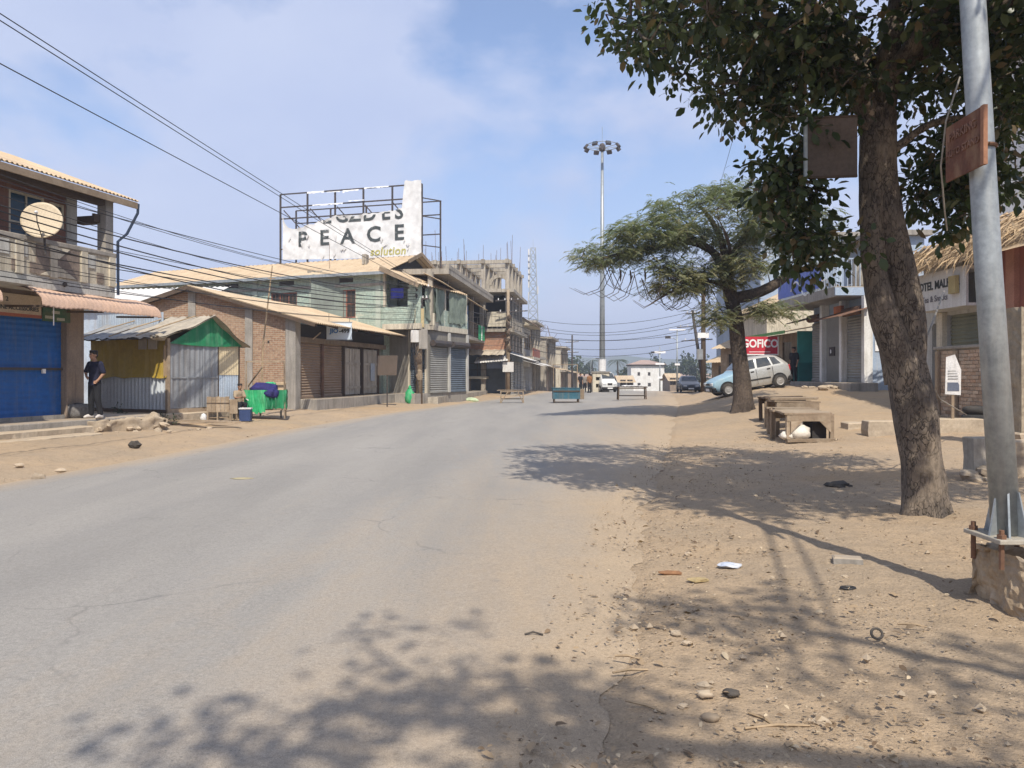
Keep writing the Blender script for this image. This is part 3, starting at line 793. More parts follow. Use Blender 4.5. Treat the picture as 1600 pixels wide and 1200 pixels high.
def crag(x0, x1, y0, y1, z0, z1, seed, amp=.06, res=.07, taper=0.0, top=None):
    bm = bmesh.new()
    nx_, ny_, nz_ = [max(2, int((b_-a_)/res)) for a_, b_ in ((x0,x1),(y0,y1),(z0,z1))]
    vm = {}
    def vert(i, j, k):
        if (i,j,k) in vm: return vm[(i,j,k)]
        p = Vector((lerp(x0,x1,i/nx_), lerp(y0,y1,j/ny_), lerp(z0,z1,k/nz_)))
        c = Vector(((x0+x1)/2, (y0+y1)/2, p.z))
        u = k/nz_
        p = c + (p-c)*(1 + taper*(1-u))
        n_ = Vector(((i == nx_) - (i == 0), (j == ny_) - (j == 0), 0.6*((k == nz_) - (k == 0))))
        h_ = noise.noise(p*2.2+Vector((seed,0,0))) + .55*noise.noise(p*5.5+Vector((0,seed,0))) + .35*noise.noise(p*13+Vector((0,0,seed))) + .22*noise.noise(p*29+Vector((seed,0,seed)))
        vm[(i,j,k)] = bm.verts.new(p + n_.normalized()*amp*(h_-.25) if n_.length else p)
        return vm[(i,j,k)]
    for j in range(ny_):
        for k in range(nz_):
            bm.faces.new((vert(0,j,k),vert(0,j,k+1),vert(0,j+1,k+1),vert(0,j+1,k))); bm.faces.new((vert(nx_,j,k),vert(nx_,j+1,k),vert(nx_,j+1,k+1),vert(nx_,j,k+1)))
    for i in range(nx_):
        for k in range(nz_):
            bm.faces.new((vert(i,0,k),vert(i+1,0,k),vert(i+1,0,k+1),vert(i,0,k+1))); bm.faces.new((vert(i,ny_,k),vert(i,ny_,k+1),vert(i+1,ny_,k+1),vert(i+1,ny_,k)))
    for i in range(nx_):
        for j in range(ny_):
            bm.faces.new((vert(i,j,nz_),vert(i+1,j,nz_),vert(i+1,j+1,nz_),vert(i,j+1,nz_)))
    b_ = MB(); bm.verts.index_update()
    b_.add([tuple(v_.co) for v_ in bm.verts], [tuple(v_.index for v_ in f.verts) for f in bm.faces]); bm.free()
    return b_
M_step = mat('worn_step', (0.46,0.38,0.28), (0.34,0.28,0.21), 2.0, bscale=15, bump=0.5, dust=(0.48,0.38,0.26))
rough_slab(-9, -0.95, -1.25, -0.83, -0.2, 0.36, 3, 40, 4, 0.05).build('entry_step', M_step, None, loc=B1.location, rz=B1.rotation_euler.z)
o = bpy.data.objects['entry_step']; tag(o, 'upper worn concrete step below the blue shutter shop', 'step', 'entry steps')
o = rough_slab(-9, -1.15, -1.68, -1.23, -0.2, 0.22, 5, 40, 4, 0.06).build('entry_step', M_step, None, loc=B1.location, rz=B1.rotation_euler.z)
tag(o, 'lower worn concrete step nearest the road below the blue shutter shop', 'step', 'entry steps')
RB = thing('broken_masonry_bank', 'crumbling stone and mortar bank in front of the yellow tarp stall', 'masonry bank', (-10.62, 19.0, 0), dang(1.35,1.4))
crag(-0.15, 2.1, -0.05, 1.1, -0.2, 0.48, 9, 0.13, 0.055, 0.04).build('bank_core', M_stone, RB, smooth=True)
for k in range(20):
    x = random.uniform(-0.1, 2.2); z = random.uniform(0.06, 0.34); r = random.uniform(0.05, 0.1)
    lump((0,0,0), r, k, sq=(1.4,0.9,0.7), n=6).build('stone', M_stone, RB, smooth=False, loc=(x, -0.08+random.uniform(-.05,.03), z), rot=(random.uniform(-.5,.5),random.uniform(-.5,.5),random.uniform(0,3)))
for k in range(9):
    lump((0,0,0), random.uniform(0.05,0.12), k+60).build('stone', M_stone, RB, loc=(random.uniform(0.4,3.2), random.uniform(-0.45,-0.1), 0.12))

# ================================================== tarp and tin stall
S1 = thing('market_stall', 'ramshackle stall of yellow tarp, grey tin doors and green gable cloth', 'stall', (-10.4, 23.2, 0), dang(.419,.908))
rough_slab(-0.3, 3.0, -0.25, 4, -0.3, 0.44, 21, 16, 12, 0.05).build('plinth', M_step, S1)
# yellow tarp side (faces the camera): local x = 0 plane, y 0..3
rows = []
for i in range(15):
    z = 1.52 + 1.18*i/14
    rows.append([(-0.03 + 0.05*noise.noise(Vector((y*1.5, z*1.2, 4))) + 0.025*noise.noise(Vector((y*4+z*3, z*2, 8))) - (0.04 if i==0 else 0), y, z - (0.06*noise.noise(Vector((y*2,0,3))) if i == 0 else 0)) for y in np.linspace(-0.02, 3.4, 40)])
MB().grid(rows).build('side_tarp', M_yel, S1, smooth=True)
MB().sheet((-0.0, 3.4, 0.55), (0,-3.38,0), (0,0,1.02), 0.155, 0.034, 1).build('corrugated_skirt', mat('pale_corrugated',(0.62,0.66,0.68),(0.50,0.53,0.56),1,rough=0.5,bump=0.05,metal=0.1), S1)
MB().box(-0.06, 0.0, 0.0, 3.4, 0.44, 0.55).build('sill_beam', M_wood_d, S1)
MB().wall(0.04, 2.8, 0.44, 2.62, 3.3, 3.36).build('back_wall', M_tin_g, S1)
MB().box(-0.05, 0.05, -0.05, 0.05, 0.44, 2.72).build('corner_post', M_wood, S1)
MB().box(-0.1,-0.05,0.02,0.07,1.55,2.5).build('lashed_stick', M_bamboo, S1)
for k, (a, c) in enumerate(((0.08,0.70),(0.70,1.30),(1.30,1.92))):
    dd = MB().sheet((a, -0.02-0.012*k, 0.58), (c-a,0,0), (0,0,2.02), 0.2, 0.010, 1).build('door_panel', M_tin_g, S1)
    MB().box(a+.02, c-.02, -0.05-0.012*k, -0.035-0.012*k, 1.5, 1.54).build('door_batten', M_tin_g, dd)
MB().box(0.05, 1.95, -0.03, 0.05, 0.44, 0.57).build('threshold', M_wood, S1)
MB().sheet((1.97,-0.03,1.6), (0.88,0,0), (0,0,1.05), 0.076, 0.01, 1).build('wall_sheet', M_tin_c, S1)
MB().sheet((1.97,-0.015,0.46), (0.88,0,0), (0,0,1.17), 0.076, 0.01, 1).build('wall_sheet', M_tin_b, S1)
MB().box(1.92, 1.98, -0.04, 0.04, 0.44, 2.62).build('door_post', M_wood_d, S1)
MB().box(2.84, 2.9, -0.04, 0.04, 0.44, 2.62).build('door_post', M_wood_d, S1)
MB().sheet((2.88,0.0,0.46), (0,3.3,0), (0,0,2.1), 0.1, 0.012, 1).build('wall_sheet', M_tin_g, S1)
rows = []
for i in range(8):
    t = i/7
    rows.append([(lerp(lerp(0.0,2.95,s), 1.62, t*0.96), -0.09+0.05*noise.noise(Vector((s*5, t*2, 1))), lerp(2.56-0.05*math.sin(s*math.pi), 3.42, t)) for s in np.linspace(0,1,22)])
MB().grid(rows).build('gable_cloth', M_grn, S1, smooth=True)
def rtarp(x0, z0, x1, z1, m, seed, nm, y0=-0.25, y1=4.2, ny=24, nx=10, sag=0.06):
    rows = []
    for i in range(nx+1):
        t = i/nx
        rows.append([(lerp(x0,x1,t), y0 + (y1-y0)*j/ny + (0.07*noise.noise(Vector((t*4,seed,0))) if j in (0,ny) else 0), lerp(z0,z1,t) - sag*math.sin(math.pi*t) + 0.06*noise.noise(Vector((t*3.5+seed, j*0.45, seed))) + (0.05*noise.noise(Vector((j*.7,seed,5))) if i in (0,nx) else 0)) for j in range(ny+1)])
    b = MB().grid(rows)
    b.grid([[ (p[0]+.01, p[1], p[2]-.035) for p in reversed(r)] for r in rows])
    return b.build(nm, m, S1, smooth=True)
rtarp(-0.55, 2.72, 1.62, 3.50, M_tarp, 2.2, 'roof_tarp', -0.3, 1.7)
rtarp(-0.60, 2.70, 1.60, 3.44, M_tarp_g, 5.2, 'roof_tarp', 1.55, 4.3)
rtarp(1.60, 3.49, 3.12, 2.55, M_tarp, 8.2, 'roof_tarp', -0.32, 4.2)
for k in range(3):
    MB().tube([(-0.6, 0.6+1.2*k, 2.78),(0.4,0.65+1.2*k,3.12),(1.5,0.5+1.2*k,3.5)], 0.02, 6).build('roof_pole', M_bamboo, S1)
for k in range(7):
    lump((0,0,0), random.uniform(0.07,0.13), 80+k, sq=(1.3,1,0.5)).build('rag', M_tarp, S1, loc=(-0.35+random.uniform(-.1,.1), -0.2+random.uniform(0,.5), 2.72+random.uniform(-.06,.08)))
for k in range(2):
    MB().box(-0.2,-0.17,0.25+.42*k,0.6+.42*k,2.38,2.72).build('hanging_rag', M_tarp, S1)
# lean-to gap wall seen under the awning
WS = thing('pale_tin_shed', 'shed with pale white tin roof behind the yellow tarp stall', 'shed', (-20.2, 36.5, 0), dang(.979,-.206))
MB().box(-2, 6.0, 0.1, 4.5, 0, 4.75).build('wall', M_tin_b, WS)
MB().sheet((-2.4,-0.3,4.75), (8.2,0,0), (0,3.2,1.25), 0.3, 0.03, 1).build('roof', M_tin_w, WS)
SB = thing('blue_tin_fence', 'pale blue corrugated tin fence between the shop house and the stall', 'fence', (-14.2, 26.3, 0), dang(.91,-.42))
for k in range(3):
    MB().sheet((k*1.05,0,0.3), (1.04,0,0), (0,0,3.35), 0.12, 0.015, 1).build('fence_sheet', M_tin_b, SB)
MB().bar((0,0.05,3.3),(3.1,0.05,3.3),0.07).build('fence_rail', M_wood_d, SB)

# ================================================== brick shop with gable roof
B2 = thing('brick_shop_row', 'red brick gabled shop row with tan tin roof and brown shutters', 'shop building', (-8.9, 31.5, 0), dang(.206,.979))
SLP = 0.285
def roofz(y): return 5.36 - SLP*abs(y-4.7)
g = MB()
pts = [(0.05,0.0),(7.8,0.0),(7.8,roofz(7.8)-.08),(4.7,5.22),(0.05,roofz(0)-.08)]
g.prismx(pts, 0.0, 0.22)
g.build('gable_wall', M_brick, B2)
for y, w, zt in ((-0.05,.46,roofz(0)-.1),(1.9,.34,roofz(1.9)-.1),(4.55,.34,5.2)):
    MB().box(-0.06, 0.4, y, y+w, -0.1, zt).build('column', M_conc, B2, bev=0.02)
MB().box(-0.01,0.02,1.15,1.23,2.92,3.02).build('putlog_hole', M_dark, B2)
MB().box(0.2, 10.2, 0.42, 7.7, 0.1, 3.6).build('body', M_brick, B2)
MB().box(0.4, 10.3, -0.75, 0.5, -0.1, 0.6).build('plinth', M_conc, B2, bev=0.03)
MB().box(0.4, 10.2, 0.0, 0.3, 2.98, 3.2).build('lintel_beam', M_wood, B2)
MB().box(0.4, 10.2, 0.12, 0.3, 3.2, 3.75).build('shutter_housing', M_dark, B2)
for a, c in ((0.5,2.62),(2.78,4.85)):
    shutter(B2, a, c, 0.62, 2.98, 0.15, M_shut_br, 0.115, 0.02)
MB().box(2.62, 2.78, 0.05, 0.3, 0.6, 2.98).build('shutter_post', M_rust, B2)
for a in (5.0, 7.2):
    dr = MB().box(a, a+1.95, 0.14, 0.18, 0.66, 2.9).build('plank_door', M_wood_p, B2)
    for k in range(9):
        MB().box(a+.22*k, a+.22*k+.205, 0.105+.01*(k%3), 0.14, 0.66, 2.88-.02*(k%2)).build('plank', M_wood_p, dr)
    for z in (0.95, 2.1):
        MB().box(a+.02, a+1.9, 0.075, 0.104, z, z+.11).build('batten', M_wood_p, dr)
    MB().box(a-.1, a, 0.03, 0.3, 0.6, 2.98).build('door_post', M_wood_d, B2)
po = MB().box(8.2, 8.75, 0.062, 0.072, 1.3, 2.2).build('poster', mat('blue_poster',(0.30,0.36,0.46),(0.46,0.47,0.48),9,rough=0.7), B2)
MB().box(9.2, 9.3, 0.03, 0.3, 0.6, 2.98).build('door_post', M_wood_d, B2)
r2 = MB()
for zo in (0.0, -0.03):
    r2.sheet((-0.4,-1.1,roofz(-1.1)+zo), (10.9,0,0), (0,5.8,5.8*SLP), 0.2, 0.02, 3)
r2.build('roof', M_tin, B2)
r3 = MB()
for zo in (0.0, -0.03):
    r3.sheet((10.5,8.2,roofz(8.2)+zo), (-10.9,0,0), (0,-3.5,3.5*SLP), 0.2, 0.02, 3)
r3.build('roof', M_tin, B2)
MB().bar((-0.38,-1.08,roofz(-1.08)-.1),(-0.38,4.7,5.25),0.04,0.14).build('barge_board', M_wood_d, B2)
MB().bar((-0.38,8.1,roofz(8.1)-.1),(-0.38,4.7,5.25),0.04,0.14).build('barge_board', M_wood_d, B2)
for k in range(6):
    x = -0.2+2.05*k
    MB().bar((x,-1.05,roofz(-1.05)-.1),(x,0.5,roofz(.5)-.1),0.06,0.1).build('rafter', M_wood_d, B2)
MB().bar((0.6,-0.5,3.1),(1.2,-0.55,3.4),0.04).build('loose_stick', M_bamboo, B2)
# hanging sign under the eave
hs = thing('shop_sign', 'small white and blue sign hanging under the eave of the brick shop row', 'sign', B2.matrix_basis @ Vector((0,0,0)))
hs.location = (GX(530,34.2), 34.2, GZ(530,34.2)); hs.rotation_euler = (0,0,R(8))
MB().box(-0.55, 0.55, 0, 0.05, 0.0, 0.74).build('board', mat('white_blue_board',(0.66,0.74,0.80),(0.58,0.66,0.74),1.5,rough=0.5), hs)
MB().box(-0.58,0.58,-0.02,0.06,0.74,0.78).box(-0.58,0.58,-0.02,0.06,-0.04,0.0).build('frame', M_galv, hs)
lettering(hs, 'JIO', 0.27, (-0.22,-0.008,0.36), M_print_b, 0.012)
lettering(hs, '-499', 0.25, (0.22,-0.008,0.36), M_print_k, 0.008)
for x in (-.45,.45): MB().tube([(x,0.03,0.75),(x,0.03,1.15)],0.01,5).build('hanger', M_iron, hs)
# board on a post beside the plank doors
bp = thing('post_board', 'rusty brown board on a thin iron post beside the plank doors', 'board', (GX(605,36.8), 36.8, gh(GX(605,36.8),36.8)))
MB().tube([(0,0,0),(0,0,2.5)], 0.028, 8).build('post', M_iron, bp)
rows = [[(x + (0.06*(z-2) if x > .3 else 0), -0.05+0.03*math.sin(x*4), z) for x in np.linspace(-0.45,0.48,8)] for z in (1.5,1.8,2.1,2.45)]
MB().grid(rows).grid([[ (p[0],p[1]+.015,p[2]) for p in reversed(r)] for r in rows]).build('board', mat('brown_board',(0.12,0.09,0.07),(0.09,0.07,0.055),2), bp)

# ================================================== green brick house
B3 = thing('green_brick_house', 'two-storey pale green brick house with long tan tin roof under the billboard', 'house', (-6.95, 41.5, 0), dang(.934,-.357))
wins = [(-3.6,-1.75,4.75,6.3),(-7.4,-5.6,4.75,6.3),(-11.2,-9.4,4.75,6.3),(-15,-13.2,4.75,6.3)]
MB().wall(-19, 0, 0, 7.15, 0, 0.25, wins).box(-19,-0.02,0.25,7,0,7.1).build('wall', M_brick_gr, B3)
for x in (-0.3,-4.6,-8.5,-12.3,-16.1):
    MB().box(x-.16, x+.16, -0.05, 0.02, 0, 7.1).build('pilaster', mat('pale_green_plaster',(0.45,0.50,0.42),(0.37,0.42,0.36),1.5,streak=(0.25,0.25,0.2)), B3)
MB().box(-19, 0.05, -0.08, 0.0, 6.45, 6.6).build('string_course', M_conc, B3)
for w in wins:
    window(B3, w[0], w[1], w[2], w[3], 0.12, M_redwall, M_dark, mull=3, bars=6, horiz=1, barm=M_rust)
for x in (-2.4,-6.3,-10.2): MB().box(x-.5,x+.5,-0.01,0.02,6.7,6.95).build('vent_opening', M_dark, B3)
rr = MB()
for zo in (0,-.03):
    rr.sheet((-19.5,-0.55,7.12+zo),(20.0,0,0),(0,4.05,1.45),0.35,0.03,1)
    rr.sheet((0.5,7.55,7.12+zo),(-20.0,0,0),(0,-4.05,1.45),0.35,0.03,1)
rr.build('roof', M_tin, B3)
MB().prismx([(0,7.1),(7,7.1),(3.5,8.4)], -0.04, 0.0).build('gable', M_dark, B3)
MB().bar((0.5,3.5,8.62),(0.5,1.9,7.98),0.05,0.2).build('barge_board', M_wood, B3)
MB().bar((0.5,3.5,8.62),(0.5,7.4,7.1),0.05,0.2).build('barge_board', M_wood, B3)
MB().bar((-19.5,-0.57,7.06),(0.4,-0.57,7.06),0.04,0.16).build('fascia', M_galv, B3)
# street veranda of the house
MB().sheet((0.1,-0.6,7.42),(0,6.2,0),(2.4,0,-1.05),0.3,0.025,1).sheet((0.1,-0.6,7.40),(0,6.2,0),(2.4,0,-1.05),0.3,0.025,1).build('veranda_roof', M_tin, B3)
MB().bar((0.1,-0.6,7.28),(2.45,-0.6,6.27),0.05,0.22).build('barge_board', M_wood, B3)
MB().box(-0.02, 2.3, -0.1, 6, 4.05, 4.35).build('veranda_slab', M_plaster, B3)
MB().box(0.0, 2.25, -0.06, 0.12, 4.35, 5.25).build('veranda_wall', M_brick_gr, B3)
MB().box(2.1, 2.28, 0.12, 6, 4.35, 5.25).build('veranda_wall', M_brick_gr, B3)
MB().box(1.5, 2.26, -0.03, 0.15, 5.25, 6.4).build('veranda_pier', M_brick_gr, B3)
MB().box(0.0, 0.12, -0.04, 0.12, 5.25, 7.2).build('veranda_post', M_plaster, B3)
rows = [[(x, 0.25+0.05*math.sin(x*9), z) for x in np.linspace(0.3,1.1,12)] for z in (5.75,6.0,6.3)]
MB().grid(rows).build('hung_cloth', mat('cobalt_cloth',(0.06,0.07,0.42),(0.04,0.05,0.3),3), B3, smooth=True)
MB().tube([(0.1,0.25,6.3),(1.5,0.25,6.32)],0.012,5).build('cloth_line', M_iron, B3)
MB().box(0.0,0.9,1.2,6,4.36,6.9).build('inner_room', mat('shade_green_wall',(0.25,0.29,0.25),(0.18,0.2,0.18),1,streak=(0.1,0.1,0.09)), B3)
for (a, c) in ((1.7,2.6),(3.6,4.6)):
    w_ = window(B3, -(c-a)/2, (c-a)/2, 4.9, 6.4, 0, M_wood, M_dark, mull=2, horiz=1)
    w_.matrix_local = Matrix.Translation((0.98,(a+c)/2,0)) @ Matrix.Rotation(R(90),4,'Z')
for y in (3.0,5.9): MB().box(2.1,2.26,y-.08,y+.08,5.25,6.45).build('veranda_post', M_plaster, B3)
for k_, (y0_, y1_) in enumerate(((0.3,2.6),(3.3,5.6))):
    rows = []
    for i in range(9):
        t_ = i/8
        rows.append([(2.36 + 0.10*noise.noise(Vector((s*6+k_, t_*2, 0))), lerp(y0_,y1_,s), lerp(6.35, 4.55 + 0.3*noise.noise(Vector((s*5,k_,3))), t_)) for s in np.linspace(0,1,16)])
    MB().grid(rows).build('hung_net', mat('green_grey_net',(0.22,0.26,0.21)), B3, smooth=True)
# recessed ground floor shutters
MB().box(0.02, 2.2, -0.5, 6, -0.1, 0.62).build('plinth', M_conc, B3)
MB().box(0.0,2.2,1.0,6,0.6,4.05).build('ground_wall', mat('drab_wall',(0.27,0.25,0.21),(0.2,0.185,0.16),1.2,streak=(0.12,0.1,0.09)), B3)
for k, (a, c) in enumerate(((1.15,3.3),(3.6,5.8))):
    s_ = shutter(B3, -(c-a)/2, (c-a)/2, 0.62, 3.15, 0, (M_shut_g, M_shut_db)[k], 0.12, 0.02)
    MB().tube([(-(c-a)/2,-.16,3.35),((c-a)/2,-.16,3.35)], 0.18, 10).build('roller_drum', M_iron, s_)
    MB().box((c-a)/2+.02,(c-a)/2+.2,-.12,0,0.62,4.0).build('pillar', M_plaster_g, s_)
    s_.matrix_local = Matrix.Translation((2.24,(a+c)/2,0)) @ Matrix.Rotation(R(90),4,'Z')
for a in (0.1,1.15): shutter(B3, a, a+.95, 0.62, 3.1, 0.95, M_shut_db, 0.12, 0.018)
for x in (0.05,1.08,2.1): MB().box(x-.05,x+.05,0.86,0.99,0.6,4.05).build('shutter_post', M_plaster, B3)
# ================================================== balcony shop block with nets
B3b = thing('balcony_shop_block', 'concrete shop block with net-hung balcony, blue door and green sheet', 'shop building', (-4.75, 41.6, 0), dang(.12,.993))
XE = 17.6
MB().box(0.3, XE, 0.9, 6.5, 0.0, 4.05).build('ground_wall', mat('drab_wall',(0.27,0.25,0.21),(0.2,0.185,0.16),1.2,streak=(0.12,0.1,0.09)), B3b)
MB().box(0.0, XE, -0.75, 1.2, -0.15, 0.4).build('plinth', M_conc_d, B3b)
k = 0
for a, c, m_ in ((0.6,2.9,M_shut_g),(3.1,5.6,M_shut_g),(5.8,8.4,M_shut_g),(8.6,11.2,mat('olive_shutter',(0.23,0.235,0.17),(0.18,0.185,0.14),1)),(11.5,15.4,M_shut_db)):
    sh = shutter(B3b, a, c, 0.42, 3.0, 0.84, m_, 0.13, 0.02)
    MB().tube([(a,0.72,3.2),(c,0.72,3.2)], 0.2, 10).build('roller_drum', M_iron if k % 2 else M_rust, sh)
    MB().box(c+.02, c+.18, 0.6, 0.9, 0.4, 3.6).build('pillar', M_plaster_g, B3b)
    k += 1
MB().box(0.0, XE, -0.55, 2, 4.05, 4.3).build('balcony_slab', M_conc_d, B3b)
MB().box(0.0, 6.2, -0.55, -0.42, 4.3, 4.95).build('parapet', M_plaster, B3b)
MB().box(6.3, 8.5, -0.52, -0.42, 4.3, 5.7).build('parapet', mat('worn_green_wall',(0.40,0.45,0.38),(0.5,0.49,0.42),2,streak=(0.2,0.2,0.17)), B3b)
MB().box(0.3, XE, 1.6, 6.5, 4.3, 7.2).build('upper_wall', mat('shade_green_wall',(0.25,0.29,0.25),(0.18,0.2,0.18),1,streak=(0.1,0.1,0.09)), B3b)
for a, c in ((0.9,2.4),(5.2,6.6),(9.5,11.2),(13,15)):
    window(B3b, a, c, 4.6, 6.6, 1.6, M_wood, M_dark, mull=2, horiz=1)
def net(parent, x0, x1, z0, z1, y, seed, m, nm='net'):
    rows = []
    for i in range(9):
        t = i/8
        rows.append([(lerp(x0,x1,s)+0.06*noise.noise(Vector((t*3,seed,s*2))), y + 0.10*noise.noise(Vector((s*6+seed, t*2, 0))), lerp(z1, z0 + 0.22*noise.noise(Vector((s*5,seed,3))), t) - 0.12*math.sin(math.pi*s)*(t < .2)) for s in np.linspace(0,1,16)])
    return MB().grid(rows).build(nm, m, parent, smooth=True)
net(B3b, 0.1, 2.3, 4.5, 6.3, -0.6, 1, M_net)
net(B3b, 2.9, 5.4, 4.55, 6.2, -0.6, 2, M_net)
db = MB().box(8.6, 10.7, -0.5, -0.44, 4.32, 6.3).build('blue_screen', mat('faded_blue_door',(0.12,0.18,0.27),(0.09,0.14,0.22),2,streak=(0.3,0.32,0.33)), B3b)
for i in range(5): MB().box(8.65+.42*i, 8.69+.42*i, -0.53, -0.5, 4.32, 6.3).build('screen_slat', M_print_b, db)
gs = MB().sheet((14.3,-0.6,4.2),(2.8,0,0),(0,0,1.05),0.25,0.02,1).build('green_sheet', mat('green_sheet',(0.04,0.36,0.15),(0.03,0.3,0.12),2,rough=0.5), B3b)
MB().box(15.6,15.7,-0.66,-0.6,4.15,5.3).build('sheet_post', M_print_w, B3b)
for x in np.arange(10.9, 17.5, 0.55): MB().box(x-.02,x+.02,-0.5,-0.46,4.3,5.3).build('railing_bar', M_wood, B3b)
MB().bar((10.8,-0.48,5.3),(17.5,-0.48,5.3),0.05).build('handrail', M_wood, B3b)
for x in (0.1, 4.2, 8.5, 12.9, 17.4): MB().box(x-.14,x+.14,-0.46,-0.2,4.3,7.2).build('column', M_conc_d, B3b)
MB().box(1.0, XE+.4, -1.15, 7, 7.2, 7.5).build('roof_slab', M_conc_d, B3b)
MB().box(1.0, XE+.4, -1.17, -0.98, 7.5, 7.72).build('roof_kerb', M_conc_d, B3b)
MB().sheet((-0.2,-1.05,6.6),(16,0,-0.2),(0,1.1,0.55),0.3,0.02,1).build('eave_sheet', M_tin, B3b)
for x in np.arange(2, 17, 1.4):
    MB().box(x-.25,x+.25,3.8,4.05,7.5,8.5).build('terrace_block', M_conc_d, B3b)
MB().box(1.6, 16.5, 3.9, 4.0, 7.9, 8.15).build('terrace_rail', M_conc_d, B3b)
for i in range(26):
    x = random.uniform(1.5, 17); y = random.choice((0.0,2.0,4.0,6.0)); 
    MB().tube([(x,y,7.5),(x+random.uniform(-.05,.05),y,7.5+random.uniform(0.8,2.2))],0.012,4).build('rebar', M_rust, B3b)

# things standing in front of it
ds = thing('display_rack', 'black rack with rows of small framed items before the grey shutters', 'rack', (GX(684,44.5), 44.5, gh(GX(684,44.5),44.5)), R(65))
for x in (-.8,.8):
    for y in (-.25,.25): MB().box(x-.025,x+.025,y-.025,y+.025,0,1.85 if y > 0 else 1.0).build('leg', M_iron, ds)
for z in (0.55,0.95,1.35,1.8): MB().box(-.85,.85,0.2,0.27,z,z+.05).build('rail', M_iron, ds)
MB().box(-.85,.85,-.28,.28,0.5,0.54).build('tray', M_iron, ds)
for i in range(5):
    for j in range(4):
        MB().box(-.78+.33*i,-.52+.33*i,0.12,0.19,0.6+.32*j,0.84+.32*j).build('framed_item', random.choice([M_black, M_paper, mat('pink_item',(0.5,0.25,0.25)), M_iron, M_tarp_g]), ds)
gs_ = thing('green_sack', 'bright green sack slumped on the verge by the utility pole', 'sack', (GX(640,40.5), 40.5, gh(GX(640,40.5),40.5)))
lump((0,0,0.33), 0.27, 33, sq=(0.9,0.8,1.7), n=14).build('sack_body', M_grn_l, gs_, smooth=True)
lump((0.02,0,0.80), 0.10, 35, sq=(0.9,0.8,1.5)).build('sack_neck', M_grn_l, gs_, smooth=True)
o = MB().tube([(-.9,0,0.02),(-0.4,0.1,0.10),(0.1,0,0.13),(0.6,.05,0.08),(0.9,0,0.02)],[.1,.3,.32,.26,.08],8).build('paper_sheet', mat('pale_green_litter',(0.52,0.62,0.40)), None, loc=(GX(735,46.5),46.5,0.03))
o.scale = (0.55,0.6,0.5); tag(o, 'crumpled pale green plastic sheet lying on the road edge', 'litter')

# ================================================== unfinished concrete frame building
B4 = thing('unfinished_building', 'unfinished three-storey concrete frame building with orange brick infill', 'building', (-0.35, 60.0, 0), dang(.993,-.12))
xs_ = (-7.6,-5.7,-3.8,-1.9,0.0); ys_ = (0,2.3,4.6,6.9,9.2)
def gcol(z0, z1, w=0.32, nm='column', sel=None):
    for x in xs_:
        for y in ys_:
            if sel and not sel(x, y): continue
            MB().box(x-w/2, x+w/2, y-w/2, y+w/2, z0, z1).build(nm, M_conc_d, B4)
gcol(0.0, 4.95, 0.34, sel=lambda x, y: y == 0 or x == 0)
gcol(5.2, 8.0, sel=lambda x, y: y in (0,4.6,9.2) or x == 0)
gcol(8.25, 10.3)
MB().box(-8.2, 0.6, -0.7, 9.8, 4.95, 5.2).build('floor_slab', M_conc_d, B4)
MB().box(-8.2, 0.6, -0.9, 9.8, 8.0, 8.25).build('floor_slab', M_conc_d, B4)
for x in xs_: MB().box(x-.14, x+.14, -0.5, 9.6, 10.3, 10.62).build('roof_beam', M_conc_d, B4)
for y in ys_: MB().box(-7.9, 0.3, y-.13, y+.13, 10.32, 10.60).build('roof_beam', M_conc_d, B4)
arch = [(-1.75,8.25),(-1.75,9.9),(-0.15,9.9),(-0.15,8.25),(-.45,8.25)] 
A = MB(); n = 10
for i in range(n):
    t0 = math.pi*i/n; t1 = math.pi*(i+1)/n
    c = (-0.95, 8.9); r0, r1 = 0.62, 0.9
    A.add([(c[0]+r0*math.cos(t0),2.2,c[1]+r0*math.sin(t0)),(c[0]+r1*math.cos(t0),2.2,c[1]+r1*math.sin(t0)),(c[0]+r1*math.cos(t1),2.2,c[1]+r1*math.sin(t1)),(c[0]+r0*math.cos(t1),2.2,c[1]+r0*math.sin(t1)),
           (c[0]+r0*math.cos(t0),2.5,c[1]+r0*math.sin(t0)),(c[0]+r1*math.cos(t0),2.5,c[1]+r1*math.sin(t0)),(c[0]+r1*math.cos(t1),2.5,c[1]+r1*math.sin(t1)),(c[0]+r0*math.cos(t1),2.5,c[1]+r0*math.sin(t1))],
          [(0,1,2,3),(7,6,5,4),(1,5,6,2),(0,3,7,4)])
A.build('arch', M_conc_d, B4)
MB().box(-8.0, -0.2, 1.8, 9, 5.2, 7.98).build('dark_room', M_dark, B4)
MB().wall(-7.9, 0.1, 3.5, 4.93, -0.3, -0.1).build('brick_infill', M_brick_dk, B4)
MB().box(-3.5, 0.0, 0.1, 9.0, 3.45, 4.93).build('mezzanine', M_brick_dk, B4)
